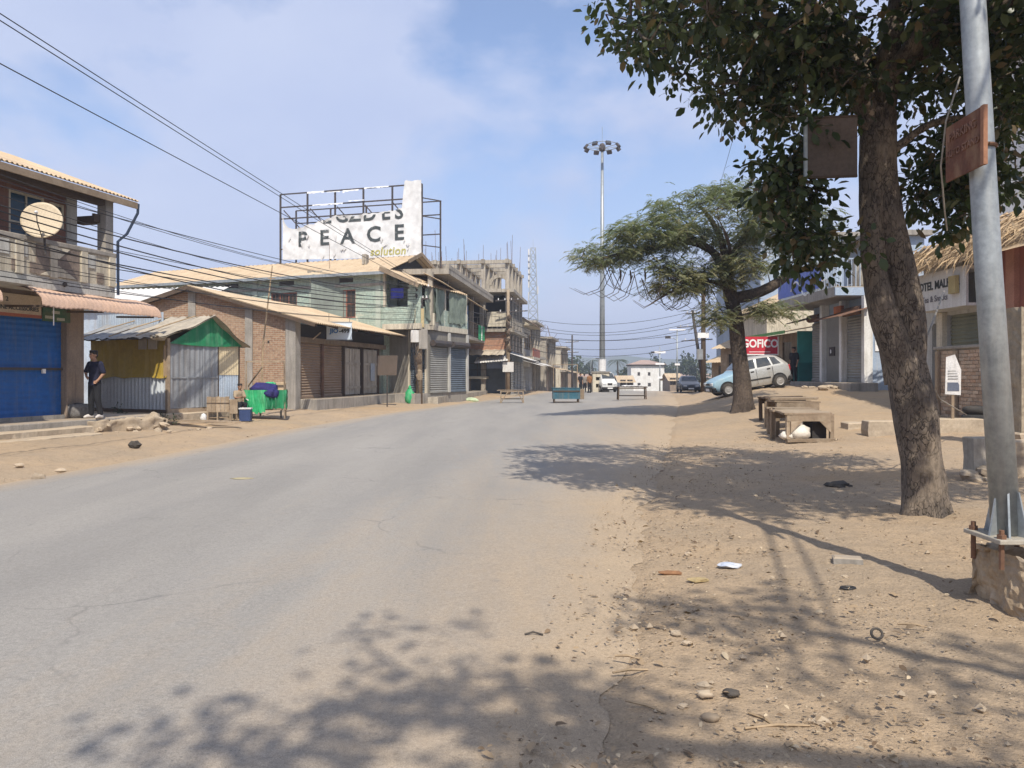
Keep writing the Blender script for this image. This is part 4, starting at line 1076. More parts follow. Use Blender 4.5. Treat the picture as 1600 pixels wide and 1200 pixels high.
# tiled awning
P = [[(x, -0.3-1.2*t, 3.55-0.45*t + 0.05*abs(math.sin(x*5))) for x in np.linspace(-8,-0.1,110)] for t in (0,.5,1)]
MB().grid(P).build('awning', mat('cream_tile_awning',(0.52,0.46,0.36),(0.42,0.36,0.28),1,streak=(0.3,0.2,0.14)), B4)
MB().box(-8,0.2,0.9,9,0.05,3.45).build('ground_wall', M_shut_db, B4)
MB().box(-8.2,0.8,-1.2,9.4,-0.4,0.1).build('plinth', M_conc_d, B4)
fr = MB().box(-3.2,-3.06,-0.1,0.05,0.1,3.2).box(-5.3,-5.16,-0.1,0.05,0.1,3.2).box(-5.16,-3.2,-0.09,0.04,2.75,2.95).build('doorway_frame', M_bluew, B4)
MB().box(-3.0,-1.6,-0.5,0.9,1.3,1.5).build('landing', M_plaster, B4)
for k in range(6): MB().box(-4.2+.2*k,-4.0+.2*k,-0.6,0.6,0.1,0.3+.2*k).build('stair_step', M_conc, B4)
for z in (2.0,2.5): MB().bar((-3,-0.5,z),(-1.6,-0.5,z),0.04).build('railing', M_iron, B4)
for x in (-3,-2.3,-1.6): MB().bar((x,-.5,1.5),(x,-.5,2.5),0.04).build('railing_post', M_iron, B4)
MB().box(-1.5,-0.2,-1.0,-0.9,2.1,2.85).build('hanging_tarp', mat('blue_grey_tarp',(0.16,0.19,0.25)), B4)
MB().sheet((-2.4,-1.5,2.5),(2.6,0,0.2),(0,1.4,0.5),0.2,0.02,1).build('lean_to_sheet', M_tin_w, B4)
# second floor oddments
for x in np.arange(-3.4,-0.3,0.38): MB().box(x-.02,x+.02,-0.62,-0.58,5.2,6.1).build('railing_bar', M_conc, B4)
MB().bar((-3.6,-.6,6.1),(-0.2,-.6,6.1),0.06).build('handrail', M_conc, B4)
MB().box(-1.55,0.05,-0.68,-0.62,5.35,6.5).build('white_sheet', M_plaster, B4)
# street side: window bays
for y in (1.15,3.45,5.75,8.05):
    w1 = window(B4, -0.4, 0.4, 3.6, 4.9, 0, M_conc, M_dark)
    w1.matrix_local = Matrix.Translation((0.12,y,0)) @ Matrix.Rotation(R(90),4,'Z')
    w2 = window(B4, -0.45, 0.45, 5.5, 7.6, 0, M_conc, M_dark)
    w2.matrix_local = Matrix.Translation((0.12,y,0)) @ Matrix.Rotation(R(90),4,'Z')
    st = shutter(B4, -0.95, 0.95, 0.1, 2.7, 0, M_shut_g, 0.14, 0.02)
    st.matrix_local = Matrix.Translation((0.25,y,0)) @ Matrix.Rotation(R(90),4,'Z')
MB().sheet((0.2,-0.3,3.3),(0,9.3,0),(1.5,0,-0.5),0.25,0.02,1).build('side_awning', M_tin_w, B4)
MB().box(-0.1,0.12,0.2,9,5.2,5.5).box(-0.1,0.1,0.2,9,7.6,8.0).build('side_panel', M_brownwall, B4)
for i in range(40):
    x = random.choice(xs_)+random.uniform(-.1,.1); y = random.choice(ys_)+random.uniform(-.1,.1)
    MB().tube([(x,y,10.5),(x+random.uniform(-.08,.08),y,10.6+random.uniform(0.6,2.6))],0.014,4).build('rebar', M_rust, B4)

# ================================================== billboard
BBp = Vector((GX(657,50), 50, 0)); BBq = Vector((GX(440,52.9), 52.9, 0))
dxy = (BBp - BBq); BW = dxy.length
BB = thing('billboard', 'huge torn white billboard on a bare steel frame reading PEACE above the roofs', 'billboard', BBq, dang(dxy.x, dxy.y))
z_top, z_bot = 14.1, 9.55
def cxl(px): return BW*(px-440)/217.0
fz = MB
for x in np.linspace(-0.25, BW, 6):
    MB().bar((x,0.25,7.6),(x,0.25,z_top),0.10).build('frame_post', M_iron, BB)
for z in (8.0, 9.2, 10.3, 12.4, 13.2, z_top):
    MB().bar((-0.25,0.25,z),(BW,0.25,z),0.08).build('frame_rail', M_iron, BB)
for x in np.linspace(0.2, BW+0.8, 5):
    MB().bar((x,1.5,7.6),(x,1.5,z_top-.9),0.09).build('rear_post', M_iron, BB)
for z in (8.4, 11.0, 12.3, 13.2):
    MB().bar((0.2,1.5,z),(BW+.8,1.5,z),0.07).build('rear_rail', M_iron, BB)
for k in range(5):
    x = BW*k/5
    MB().bar((x,0.25,13.0),(x+BW/5*.7,1.5,11.0),0.06).build('brace', M_iron, BB)
    MB().bar((x+.2,0.25,z_bot-.3),(x+BW/5*.8,0.25,8.0),0.06).build('brace', M_iron, BB)
for z in (8.3, 10.1, 12.0, z_top-.9):
    MB().bar((BW,0.25,z),(BW+.85,1.5,z),0.06).build('brace', M_iron, BB)
# torn vinyl: upper edge follows the rip
def rip(x):
    t = x/BW
    z = np.interp(t, [0,0.02,0.06,0.16,0.28,0.40,0.55,0.70,0.80,0.86,0.875,0.88,1.0], [12.6,12.0,11.6,11.75,12.05,12.35,12.3,12.4,12.45,12.6,12.75,z_top+.2,z_top+.25])
    return float(z) + 0.10*noise.noise(Vector((x*2.3,0,4))) + 0.07*noise.noise(Vector((x*6,0,9)))
def zbottom(x): return z_bot - 0.25*x/BW
nxv, nzv = 90, 26
rows = []
for j in range(nzv+1):
    row = []
    for i in range(nxv+1):
        x = BW*i/nxv; t = j/nzv
        zt = rip(x); z = lerp(zbottom(x), zt, t)
        y = 0.13 + 0.05*noise.noise(Vector((x*0.7, z*0.9, 3))) + 0.035*noise.noise(Vector((x*1.8+z*1.5, z*2.2, 7)))
        if t > 0.9: y -= (t-.9)*2.2*abs(noise.noise(Vector((x*1.9,0,2))))
        row.append((x, y, z))
    rows.append(row)
vm = MB().grid(rows).grid([[(p[0],p[1]+0.02,p[2]) for p in reversed(r)] for r in rows]).build('torn_vinyl', M_vinyl, BB, smooth=True)
def vy(x, z): return 0.13 + 0.05*noise.noise(Vector((x*0.7, z*0.9, 3))) + 0.035*noise.noise(Vector((x*1.8+z*1.5, z*2.2, 7)))
def vinyl_text(ch, size, x, z, m, bold=0.0, sx=1.0, cut=None, shear=0.0, sp=1.0):
    me = text_mesh(ch, size, bold, 0.0, sp, shear)
    bm = bmesh.new(); bm.from_mesh(me)
    bmesh.ops.triangulate(bm, faces=bm.faces[:])
    bmesh.ops.subdivide_edges(bm, edges=[e for e in bm.edges if e.calc_length() > 0.35], cuts=2)
    for v_ in bm.verts: v_.co = Vector((v_.co.x*sx + x, 0, v_.co.y + z))
    if cut is not None:
        bmesh.ops.delete(bm, geom=[f for f in bm.faces if False], context='FACES')
        bmesh.ops.bisect_plane(bm, geom=bm.verts[:]+bm.edges[:]+bm.faces[:], plane_co=(0,0,cut), plane_no=(0,0,1), clear_outer=True)
    for v_ in bm.verts: v_.co.y = vy(v_.co.x, v_.co.z) - 0.03
    m2 = bpy.data.meshes.new('lettering'); bm.to_mesh(m2); bm.free()
    m2.materials.append(m)
    o = bpy.data.objects.new('lettering', m2); COL.objects.link(o); o.parent = BB
    return o
M_vprint = mat('sun_faded_print',(0.055,0.065,0.065),(0.42,0.42,0.41),2.6,rough=.7,bump=0,lo=.56,hi=.72)
for ch, px in zip('PEACE', (473, 508, 545, 585.5, 624)):
    vinyl_text(ch, 1.42, cxl(px), 10.85 + 0.0006*(px-473), M_vprint, 0.035, 1.05)
for ch, px in zip('EGZDES', (512, 536, 556, 579, 604, 624)):
    x = cxl(px); vinyl_text(ch, 1.38, x, 12.33, M_vprint, 0.03, 1.0, cut=rip(x)-0.06)
vinyl_text('solution', 0.75, cxl(607), 9.78, M_print_y, 0.012, 1.0, shear=0.15, sp=1.05)
# strips of vinyl still hanging on the top rails
for a, c, z, d in ((1.9,3.2,14.1,.30),(3.4,4.4,14.0,.12),(4.6,5.8,14.02,.22),(6.2,7.1,14.1,.16),(7.1,8.0,14.1,.2),(2.3,4.6,13.2,.18),(5.0,6.2,13.3,.12)):
    rows = []
    for t in (0,.35,.7,1):
        rows.append([(x, 0.17-.05*t+0.05*noise.noise(Vector((x*4,t,z))), z + .03 - d*t*(0.35+0.9*abs(noise.noise(Vector((x*3.1,z,1)))))) for x in np.linspace(a,c,20)])
    MB().grid(rows).build('vinyl_strip', M_vinyl, BB)
for k in range(14):
    x = random.uniform(0.3,BW-.4); z = random.uniform(9.6,11.2)
    MB().prism([(x,z),(x+random.uniform(.12,.35),z+random.uniform(-.05,.1)),(x+random.uniform(0,.15),z-random.uniform(.15,.4))], vy(x,z)-.09, vy(x,z)-.06).build('torn_flap', M_paper, BB)
MB().box(BW-2.2,BW-.6,0.2,0.28,8.35,9.0).build('small_panel', M_print_w, BB)

# ================================================== further houses on the left
B5 = thing('red_balcony_house', 'narrow house with cream gable and red balcony beyond the unfinished building', 'house', (GX(817,71), 71, -.1), dang(.12,.993))
MB().box(0, 7, 0.0, 5, 0, 6.4).build('wall', M_plaster_g, B5)
MB().box(0, 7, -1.0, 0.0, 3.2, 3.4).build('balcony_slab', M_plaster, B5)
MB().box(0, 7, -1.0, -0.9, 3.4, 4.2).build('balcony_parapet', M_redwall, B5)
MB().prismx([(-1.1,6.3),(5.2,6.3),(2,8.3)], -0.1, 7).build('gable', mat('cream_gable',(0.60,0.52,0.38)), B5)
MB().sheet((-0.3,-1.2,6.3),(7.5,0,0),(0,3.25,2.0),0.3,0.02,1).build('roof', M_pinkroof, B5)
MB().sheet((-0.2,-1.6,2.6),(7,0,0),(0,1.6,0.45),0.3,0.02,1).build('awning', M_tin_w, B5)
for x in (1.2,3.2,5.2): window(B5, x, x+1, 4.2, 5.7, -0.0, M_wood, M_dark, mull=2)
for x in (0.3,2.6,4.9): shutter(B5, x, x+2, 0.2, 2.5, -0.04, M_shut_g, 0.14, 0.02)
def low_shop(px, Y, L, h, wall_m, roof_m, label, floors=1, kind='shop building', overhang=1.3, dirv=(.14,.99), rebar=0, nm='street_shop', grp=None):
    z = gh(GX(px,Y),Y)
    t = thing(nm, label, kind, (GX(px,Y), Y, z-.1), dang(*dirv), grp)
    H = h*floors
    MB().box(0, L, 0.35, 6, 0, H).build('wall', wall_m, t)
    n_ = max(2, int(L/2.6))
    for i in range(n_):
        a = L*i/n_+.15; c = L*(i+1)/n_-.15
        shutter(t, a, c, 0.25, 2.6, 0.3, random.choice([M_shut_g, M_shut_db, M_shut_br]), 0.15, 0.02)
        MB().box(c+.03, c+.27, 0.0, 0.35, 0, H).build('pillar', M_conc_d, t)
        for f in range(1, floors):
            window(t, a+.3, c-.3, f*h+.8, f*h+h-.5, 0.34, M_wood, M_dark, mull=2)
    MB().sheet((-.2,-overhang,2.75),(L+.4,0,0),(0,overhang+.3,0.5),0.25,0.02,1).build('awning', roof_m, t)
    for f in range(1, floors): MB().box(-.1,L+.1,-0.6,0.4,f*h-.15,f*h+.1).build('floor_slab', M_conc_d, t)
    if floors == 1: MB().sheet((-.3,-.5,H+.05),(L+.6,0,0),(0,6.5,0.9),0.3,0.02,1).build('roof', roof_m, t)
    else: MB().box(-.2,L+.2,-.4,6.2,H,H+.22).build('roof_slab', M_conc_d, t)
    for i in range(rebar):
        x = random.uniform(0,L); MB().tube([(x,random.uniform(0,5),H+.2),(x,1,H+random.uniform(.9,2.2))],0.02,4).build('rebar', M_rust, t)
    return t
low_shop(832, 80, 8, 3.6, M_conc_d, M_tin_w, 'grimy shop with deep pale awning beyond the red balcony house', 2)
low_shop(858, 90, 9, 3.2, M_conc_d, M_tin, 'unfinished flat-roofed shop block bristling with rebar at the street bend', 2, rebar=14)
low_shop(880, 102, 9, 3.0, M_plaster, M_tin, 'cream shop row with arched openings left of the high mast', 2, rebar=5)
low_shop(896, 116, 10, 3.1, M_brownwall, M_tin, 'tan-roofed low shop just left of the high mast', 1)
# ================================================== people
def caps(mb, p, q, r1, r2, n=12):
    """tapered capsule"""
    p = Vector(p); q = Vector(q); d = (q-p)
    L_ = d.length; d = d/L_ if L_ > 1e-6 else Vector((0,0,1))
    pts = []; rr = []
    for a in (85, 60, 30): pts.append(p - d*r1*math.sin(R(a))); rr.append(r1*math.cos(R(a)))
    pts += [p, q]; rr += [r1, r2]
    for a in (30, 60, 85): pts.append(q + d*r2*math.sin(R(a))); rr.append(r2*math.cos(R(a)))
    mb.tube(pts, rr, n)
def ball(mb, c, rx, ry, rz_, n=14, k=9):
    rows = [[(c[0]+rx*math.sin(math.pi*i/k)*math.cos(2*math.pi*j/n), c[1]+ry*math.sin(math.pi*i/k)*math.sin(2*math.pi*j/n), c[2]+rz_*math.cos(math.pi*i/k)) for j in range(n)] for i in range(1, k)]
    st = len(mb.v); mb.grid(rows, closed=True)
    mb.f.append(tuple(reversed(range(st, st+n)))); mb.m.append(0); mb.f.append(tuple(range(st+(k-2)*n, st+(k-1)*n))); mb.m.append(0)
def torso(mb, rings, n=20):
    """rings: (centre, half width, half depth)"""
    rows = [[(c[0]+a*math.cos(2*math.pi*j/n), c[1]+b*math.sin(2*math.pi*j/n), c[2]) for j in range(n)] for c, a, b in rings]
    st = len(mb.v); mb.grid(rows, closed=True)
    mb.f.append(tuple(reversed(range(st, st+n)))); mb.m.append(0); k = len(rows); mb.f.append(tuple(range(st+(k-1)*n, st+k*n))); mb.m.append(0)
def fused(mb, name, m, parent, vox, it=6):
    """one continuous skin over overlapping forms"""
    o = mb.build(name, m, parent, smooth=True)
    r_ = o.modifiers.new('fuse', 'REMESH'); r_.mode = 'VOXEL'; r_.voxel_size = vox; r_.use_smooth_shade = True
    s_ = o.modifiers.new('smooth', 'SMOOTH'); s_.factor = 0.5; s_.iterations = it
    return o
M_skin = mat('skin', (0.36,0.20,0.125), (0.31,0.17,0.105), 6, rough=0.55, bump=0.05)
M_hair = mat('black_hair', (0.018,0.015,0.013), (0.03,0.025,0.02), 20, rough=0.5, bump=0.5, bscale=60)
M_shoe = mat('white_trainer', (0.62,0.58,0.54), (0.5,0.46,0.42), 6, rough=0.7)
def person(label, loc, rz, J, shirt, trouser, shoe, sc=1.0, sleeve=0.55, stripe=None, group=None, vox=0.02):
    """J: joint dictionary in metres, figure facing -Y"""
    t = thing('person', label, 'person', loc, rz, group)
    t.scale = (sc, sc, sc)
    D_ = dict(pelvis=(0,0,.94), spine=(0,0,1.12), chest=(0,0,1.30), neck=(0,.01,1.455), head=(0,-.02,1.60))
    for s, k in ((1,'l'),(-1,'r')):
        D_.update({'sh'+k:(.185*s,.01,1.385),'el'+k:(.235*s,.03,1.11),'wr'+k:(.22*s,-.04,.88),'ha'+k:(.22*s,-.06,.80),
                   'hp'+k:(.09*s,0,.90),'kn'+k:(.10*s,-.02,.49),'an'+k:(.10*s,.02,.09),'to'+k:(.12*s,-.15,.035)})
    D_.update(J)
    V_ = {k: Vector(v) for k, v in D_.items()}
    hd = V_['head']
    b = MB()
    torso(b, [(V_['pelvis'],.135,.09),(V_['spine'],.125,.085),(V_['chest'],.15,.10),(V_['chest'].lerp(V_['neck'],.6),.12,.07),(V_['neck'],.055,.055)])
    caps(b, V_['neck']-Vector((0,0,.03)), hd-Vector((0,-.01,.05)), .056, .052)
    ball(b, hd+Vector((0,.012,.03)), .078, .098, .092); ball(b, hd+Vector((0,-.022,-.045)), .058, .066, .07)
    caps(b, hd+Vector((0,-.085,.015)), hd+Vector((0,-.103,-.022)), .011, .017, 8)
    for s in (1,-1):
        ball(b, hd+Vector((.08*s,.012,-.005)), .014, .024, .034, 8, 6); ball(b, hd+Vector((.033*s,-.082,.018)), .016, .01, .009, 8, 6)
    caps(b, hd+Vector((-.02,-.086,-.056)), hd+Vector((.02,-.086,-.056)), .008, .008, 6)
    for k in 'lr':
        caps(b, V_['sh'+k], V_['el'+k], .052, .042); caps(b, V_['el'+k], V_['wr'+k], .042, .028)
        caps(b, V_['hp'+k], V_['kn'+k], .082, .056); caps(b, V_['kn'+k], V_['an'+k], .055, .038); caps(b, V_['an'+k], V_['to'+k], .036, .028)
        h = V_['ha'+k]; w = V_['wr'+k]; d = (h-w).normalized(); side = d.cross(Vector((0,1,0.2))).normalized()
        caps(b, w, h, .028, .034)
        for off, ln, sp in ((-.026,.055,-.1),(-.009,.07,0),(.009,.068,.05),(.025,.05,.15),(-.03,.04,-.9)):
            a = h + side*off - d*.005; b1 = a + (d + side*sp).normalized()*ln*.6; c1 = b1 + (d*.6 + side*sp*.4 + Vector((0,-.5,-.2))).normalized()*ln*.5
            caps(b, a, b1, .011, .010, 6); caps(b, b1, c1, .010, .008, 6)
    body = fused(b, 'body', M_skin, t, min(vox, .012), 2)
    L = lambda a, c, f: V_[a].lerp(V_[c], f)
    up = (V_['spine']-V_['pelvis']).normalized()
    sh = MB()
    torso(sh, [(V_['pelvis']-up*.10,.172,.125),(V_['pelvis'],.168,.122),(V_['spine'],.16,.115),(V_['chest'],.178,.122),(L('chest','neck',.55),.15,.095),(L('chest','neck',.9),.075,.072)])
    for k in 'lr':
        caps(sh, V_['sh'+k], L('sh'+k,'el'+k,sleeve+.3), .072, .066); caps(sh, L('chest','neck',.4), V_['sh'+k], .085, .07)
    so = fused(sh, 'shirt', shirt, t, vox, 4)
    tr = MB()
    torso(tr, [(V_['pelvis']-up*.06,.165,.118),(V_['pelvis']+up*.06,.15,.108)])
    for k in 'lr':
        caps(tr, V_['hp'+k], V_['kn'+k], .098, .077); caps(tr, V_['kn'+k], L('kn'+k,'an'+k,.93), .077, .066)
    fused(tr, 'trousers', trouser, t, vox, 4)
    for k in 'lr':
        f = MB(); a = V_['an'+k]; c = V_['to'+k]
        caps(f, a+Vector((0,.035,-.045)), a.lerp(c,.5)+Vector((0,0,-.005)), .046, .047); caps(f, a.lerp(c,.5), c, .046, .036); caps(f, a+Vector((0,.02,.0)), a+Vector((0,.02,-.03)), .048, .048)
        fused(f, 'shoe', shoe, t, .012, 2)
    hm_ = MB()
    ball(hm_, hd+Vector((0,.022,.055)), .09, .103, .082); ball(hm_, hd+Vector((0,.055,.0)), .083, .07, .07)
    for k in range(14): 
        a_ = 2*math.pi*k/14; ball(hm_, hd+Vector((.066*math.cos(a_), .02+.075*math.sin(a_), .085+.02*math.sin(k*2.3))), .036, .036, .034, 8, 6)
    fused(hm_, 'hair', M_hair, t, .012, 2)
    for s in (1,-1):
        e = MB(); ball(e, hd+Vector((.033*s,-.089,.018)), .009, .005, .005, 8, 6); e.build('eye', M_hair, body, smooth=True)
        e = MB(); caps(e, hd+Vector((.018*s,-.092,.038)), hd+Vector((.05*s,-.084,.036)), .004, .004, 6); e.build('eyebrow', M_hair, body)
    if stripe:
        e = MB(); n_ = 8; rows = []
        p0, p1 = V_['shr'], L('shr','elr',sleeve+.3); d = (p1-p0).normalized(); o1 = d.cross(Vector((0,-1,.3))).normalized(); o2 = Vector((0,-.75,.66))
        for i in range(n_): 
            f = i/(n_-1); c_ = p0.lerp(p1, f); rr_ = lerp(.084,.078,f)
            rows.append([c_ + (o2*math.cos(a_) + Vector((-.6,0,.8))*math.sin(a_)).normalized()*rr_ for a_ in np.linspace(.0,.6,5)])
        e.grid(rows); e.build('sleeve_stripe', stripe, so)
    return t
M_navy = mat('navy_tee', (0.018,0.02,0.045), (0.012,0.013,0.03), 5, rough=0.85, bump=0.3, bscale=12)
M_blackt = mat('black_trousers', (0.012,0.012,0.015), (0.02,0.02,0.022), 5, rough=0.85, bump=0.3, bscale=12)
person('man in navy t-shirt and black trousers standing with hand on hip by the yellow stall', (GX(148,19.55), 19.55, 0.5), R(-22),
       dict(elr=(-.36,.04,1.17), wrr=(-.17,-.10,1.06), har=(-.09,-.13,1.03), ell=(.24,.06,1.14), wrl=(.2,-.06,.98), hal=(.17,-.1,.93), hpl=(.085,0,.9), knl=(.14,-.03,.49), anl=(.17,.03,.09), tol=(.22,-.13,.035), anr=(-.12,0,.09), tor=(-.19,-.13,.035), head=(-.02,-.03,1.60)),
       M_navy, M_blackt, M_shoe, 1.0, stripe=M_print_w, vox=.0075)
# child seated behind the green cart
person('child in tan shirt sitting low in a chair behind the green cart', (GX(374,25.3), 25.3, gh(GX(374,25.3),25.3)+0.06), R(40),
       dict(pelvis=(0,.1,.58), spine=(0,.08,.76), chest=(0,.03,.95), neck=(0,0,1.09), head=(.01,-.04,1.23),
            shl=(.16,.03,1.02), shr=(-.16,.03,1.02), ell=(.2,-.08,.80), elr=(-.2,-.08,.80), wrl=(.1,-.26,.80), wrr=(-.1,-.26,.80), hal=(.06,-.32,.82), har=(-.06,-.32,.82),
            hpl=(.09,.04,.55), hpr=(-.09,.04,.55), knl=(.11,-.34,.54), knr=(-.11,-.34,.54), anl=(.11,-.36,.1), anr=(-.11,-.36,.1), tol=(.12,-.5,.035), tor=(-.12,-.5,.035)),
       mat('tan_shirt',(0.36,0.28,0.19)), M_blackt, M_rubber, 0.82)
ch = thing('plastic_chair', 'white-edged dark chair the child sits in', 'chair', (GX(371.5,25.42), 25.42, gh(GX(371.5,25.42),25.42)+.04), R(40))
MB().box(-.22,.22,-.2,.2,.36,.40).build('seat', M_black, ch, bev=.015)
MB().grid([[(x,.2+.03*(1-(x/.24)**2)+.1*t,.40+.42*t) for x in np.linspace(-.24,.24,9)] for t in (0,.5,1)]).build('backrest', M_black, ch)
for s in (-1,1):
    MB().tube([(s*.25,.3,.80),(s*.27,.1,.62),(s*.27,-.2,.58)], .02, 6).build('armrest', M_print_w, ch)
    for y in (-.18,.18): MB().box(s*.2-.02,s*.2+.02,y-.02,y+.02,0,.37).build('leg', M_black, ch)
bx_ = thing('blue_crate', 'dark blue plastic crate standing beside the green cart', 'crate', (GX(384,24.7), 24.7, gh(GX(384,24.7),24.7)+.01), R(8))
MB().box(-.17,.17,-.15,-.13,0,.38).box(-.17,.17,.13,.15,0,.38).box(-.17,-.15,-.13,.13,0,.38).box(.15,.17,-.13,.13,0,.38).box(-.15,.15,-.13,.13,0.0,.02).build('shell', mat('navy_plastic',(0.04,0.065,0.16),(0.03,0.05,0.12),3,rough=.5), bx_)
MB().box(-.19,.19,-.17,.17,.38,.42).build('lid', M_paper, bx_)
# distant pedestrians beyond the road block
for (px, rz_, sh_, lab, s_) in ((907,40,M_blackt,'pedestrian in dark clothes standing just right of the blue cart',1.0),(921,-150,mat('rust_shirt',(0.28,0.13,0.05)),'pedestrian in rust-brown shirt standing left of the high mast',1.0),(913,170,mat('grey_shirt',(0.25,0.22,0.19)),'pedestrian in grey clothes between the dark and the rust-brown one',0.97)):
    Y_ = 66 if px != 913 else 68.5
    person(lab, (GX(px,Y_), Y_, road_z(GX(px,Y_),Y_)-.01), R(rz_), {}, sh_, M_blackt, M_rubber, s_, group='pedestrians beyond the road block', vox=.035)
person('dark-clad figure standing in the doorway of the wooden kiosk', (12.95, 35.3, gh(12.95,35.3)+.12), R(-60), {}, M_blackt, M_blackt, M_rubber, 0.95)

# ================================================== handcart, benches and tables
def planks_top(t, L, Wd, z, n, th=.035, m=M_wood, nm='plank'):
    for i in range(n):
        a = -Wd/2 + Wd*i/n
        e = random.uniform(-.07,.07); e2 = random.uniform(-.09,.05); dz_ = random.uniform(-.008,.008); tw = random.uniform(-.012,.012)
        pl_ = MB().box(-L/2+e, L/2+e2, a+.006, a+Wd/n-.006, z-th+dz_, z+dz_).build(nm, m, t)
        pl_.rotation_euler = (0, tw, random.uniform(-.02,.02))
hc = thing('handcart', 'green-sheeted vendor handcart with indigo cloth heaped on top', 'handcart', (GX(416,26.2), 26.2, gh(GX(416,26.2),26.2)), R(14))
for x in (-.62,.62):
    for y in (-.4,.4):
        MB().bar((x,y,0),(x*.98,y,1.95 if (y > 0 or x > -9) and y < 0 else 1.2),.05).build('post', M_wood, hc)
MB().bar((-.62,-.4,1.93),(.62,-.4,1.93),.045).build('top_bar', M_wood, hc)
MB().bar((-.62,.4,1.1),(-.1,-.4,1.75),.035).build('brace', M_wood, hc)
MB().bar((.62,.4,1.1),(.1,.35,.9),.035).build('brace', M_wood, hc)
MB().box(-.66,.66,-.44,.44,.30,.36).build('deck', M_wood, hc)
def drape(x0,x1,y0,y1,z0,z1,seed,amp=.085,n=34):
    return [[(lerp(x0,x1,s)+.03*noise.noise(Vector((s*9,t*3,seed+7))), lerp(y0,y1,s)+amp*(.35+t)*noise.noise(Vector((s*11+seed,t*1.6,seed))), lerp(z1,z0-.10*noise.noise(Vector((s*6,seed,1))),t)) for s in np.linspace(0,1,n)] for t in np.linspace(0,1,8)]
MB().grid(drape(-.68,.0,-.46,-.47,.22,.98,1)).build('side_sheet', M_grn_l, hc, smooth=True)
MB().grid(drape(.0,.68,-.485,-.46,.34,.98,2)).build('side_sheet', M_grn, hc, smooth=True)
MB().grid(drape(-.68,-.67,.44,-.46,.25,1.0,3)).build('side_sheet', M_grn_l, hc, smooth=True)
MB().grid(drape(.68,.67,-.46,.44,.34,.98,5)).build('side_sheet', M_grn, hc, smooth=True)
MB().grid(drape(.68,-.68,.45,.45,.34,.98,6)).build('side_sheet', M_grn, hc, smooth=True)
MB().box(-.64,.64,-.42,.42,.9,.94).build('tray', M_wood, hc)
lump((0,0,0), .34, 41, sq=(1.3,.9,.6), n=16).build('cloth_heap', M_purple, hc, smooth=True, loc=(-.05,-.15,1.02))
lump((0,0,0), .2, 44, sq=(1.3,.7,.9), n=14).build('cloth_heap', M_purple, hc, smooth=True, loc=(.22,-.42,.86))
lump((0,0,0), .14, 43, sq=(1.5,.8,.5), n=12).build('green_bag', M_grn_l, hc, smooth=True, loc=(.12,-.1,1.18))
MB().box(-.1,.62,.3,.34,.95,1.25).build('cardboard', mat('cardboard',(0.56,0.42,0.27)), hc)
for x in (-.45,.5):
    w_ = MB().lathe([(0.0,-.03),(.05,-.035),(.05,-.02),(.16,-.02),(.18,-.02),(.18,.02),(.05,.02),(0,.03)],16,(x,-.3,.19),'x').build('wheel', M_rubber, hc)
o = MB().tube([(0,0,-.1),(-.05,0,2.5),(.12,0,5.3)], [.035,.03,.02], 7).build('shaft', M_bamboo, None)
bpz = thing('bamboo_pole', 'tall leaning bamboo pole rising above the green cart', 'pole', (GX(407,26.9), 26.9, gh(GX(407,26.9),26.9)), 0)
o.parent = bpz; o.rotation_euler = (0,R(3.2),0)
c_ = MB().bar((-.1,0,0),(.16,0,-.02),.03).build('cross_peg', M_bamboo, bpz); c_.location = (.36,0,4.85)
bn = thing('plank_bench', 'broken plank bench tipped on its side next to the tin stall', 'bench', (GX(344,24.3), 24.3, gh(GX(344,24.3),24.3)+.02), R(12))
bn.scale = (.8,.8,.85)
for i in range(5): MB().box(-.5+.17*i,-.5+.17*i+.16,-.02+.004*i,.02+.004*i,.3,.88-.02*(i%2)).build('plank', M_wood, bn)
MB().box(.36,.66,-.06,.0,.24,.78).build('end_panel', M_wood, bn)
for x in (-.46,-.1,.4,.62): MB().box(x-.025,x+.025,-.03,.03,-.02,.32).build('leg', M_wood, bn)
MB().box(-.5,.4,-.03,-.022,.62,.65).build('batten', M_wood_d, bn)
for k, (px, py, L, a) in enumerate(((300,656,2.2,12),(312,661,1.9,-8),(330,664,1.6,20))):
    Y = 1.42*1200/(py-586); X = GX(px, Y)
    o = MB().box(-L/2,L/2,-.1,.1,0,.04).build('loose_plank', M_wood, None, loc=(X,Y,gh(X,Y)+.04+.045*k), rz=R(a))
    tag(o, ['long grey plank laid across the drain in front of the tin stall','middle plank bridging the drain pit','short plank at the road end of the drain pit'][k], 'plank', 'planks over the drain')
o = lump((0,0,.1), .1, 51, sq=(1,1,1.3)).build('plastic_bag', M_paper, None, smooth=True, loc=(GX(318,23.9),23.9,gh(GX(318,23.9),23.9))); tag(o, 'small white and pink plastic bag by the bench legs', 'bag')
o = thing('wicker_bin', 'squat dark woven bin at the foot of the brown column', 'bin', (GX(121,19.7), 19.7, .5))
b_ = MB().lathe([(.20,0),(.25,.08),(.27,.25),(.24,.36),(.22,.36),(.24,.25),(.22,.06),(0,.05)],18).build('basket', mat('dark_wicker',(0.12,0.11,0.10),(0.22,0.21,0.2),14,bump=.6,bscale=40), o, smooth=True)
MB().tube([(-.24,0,.33),(0,-.05,.37),(.24,0,.33)],.02,6).build('rim_handle', M_iron, o)

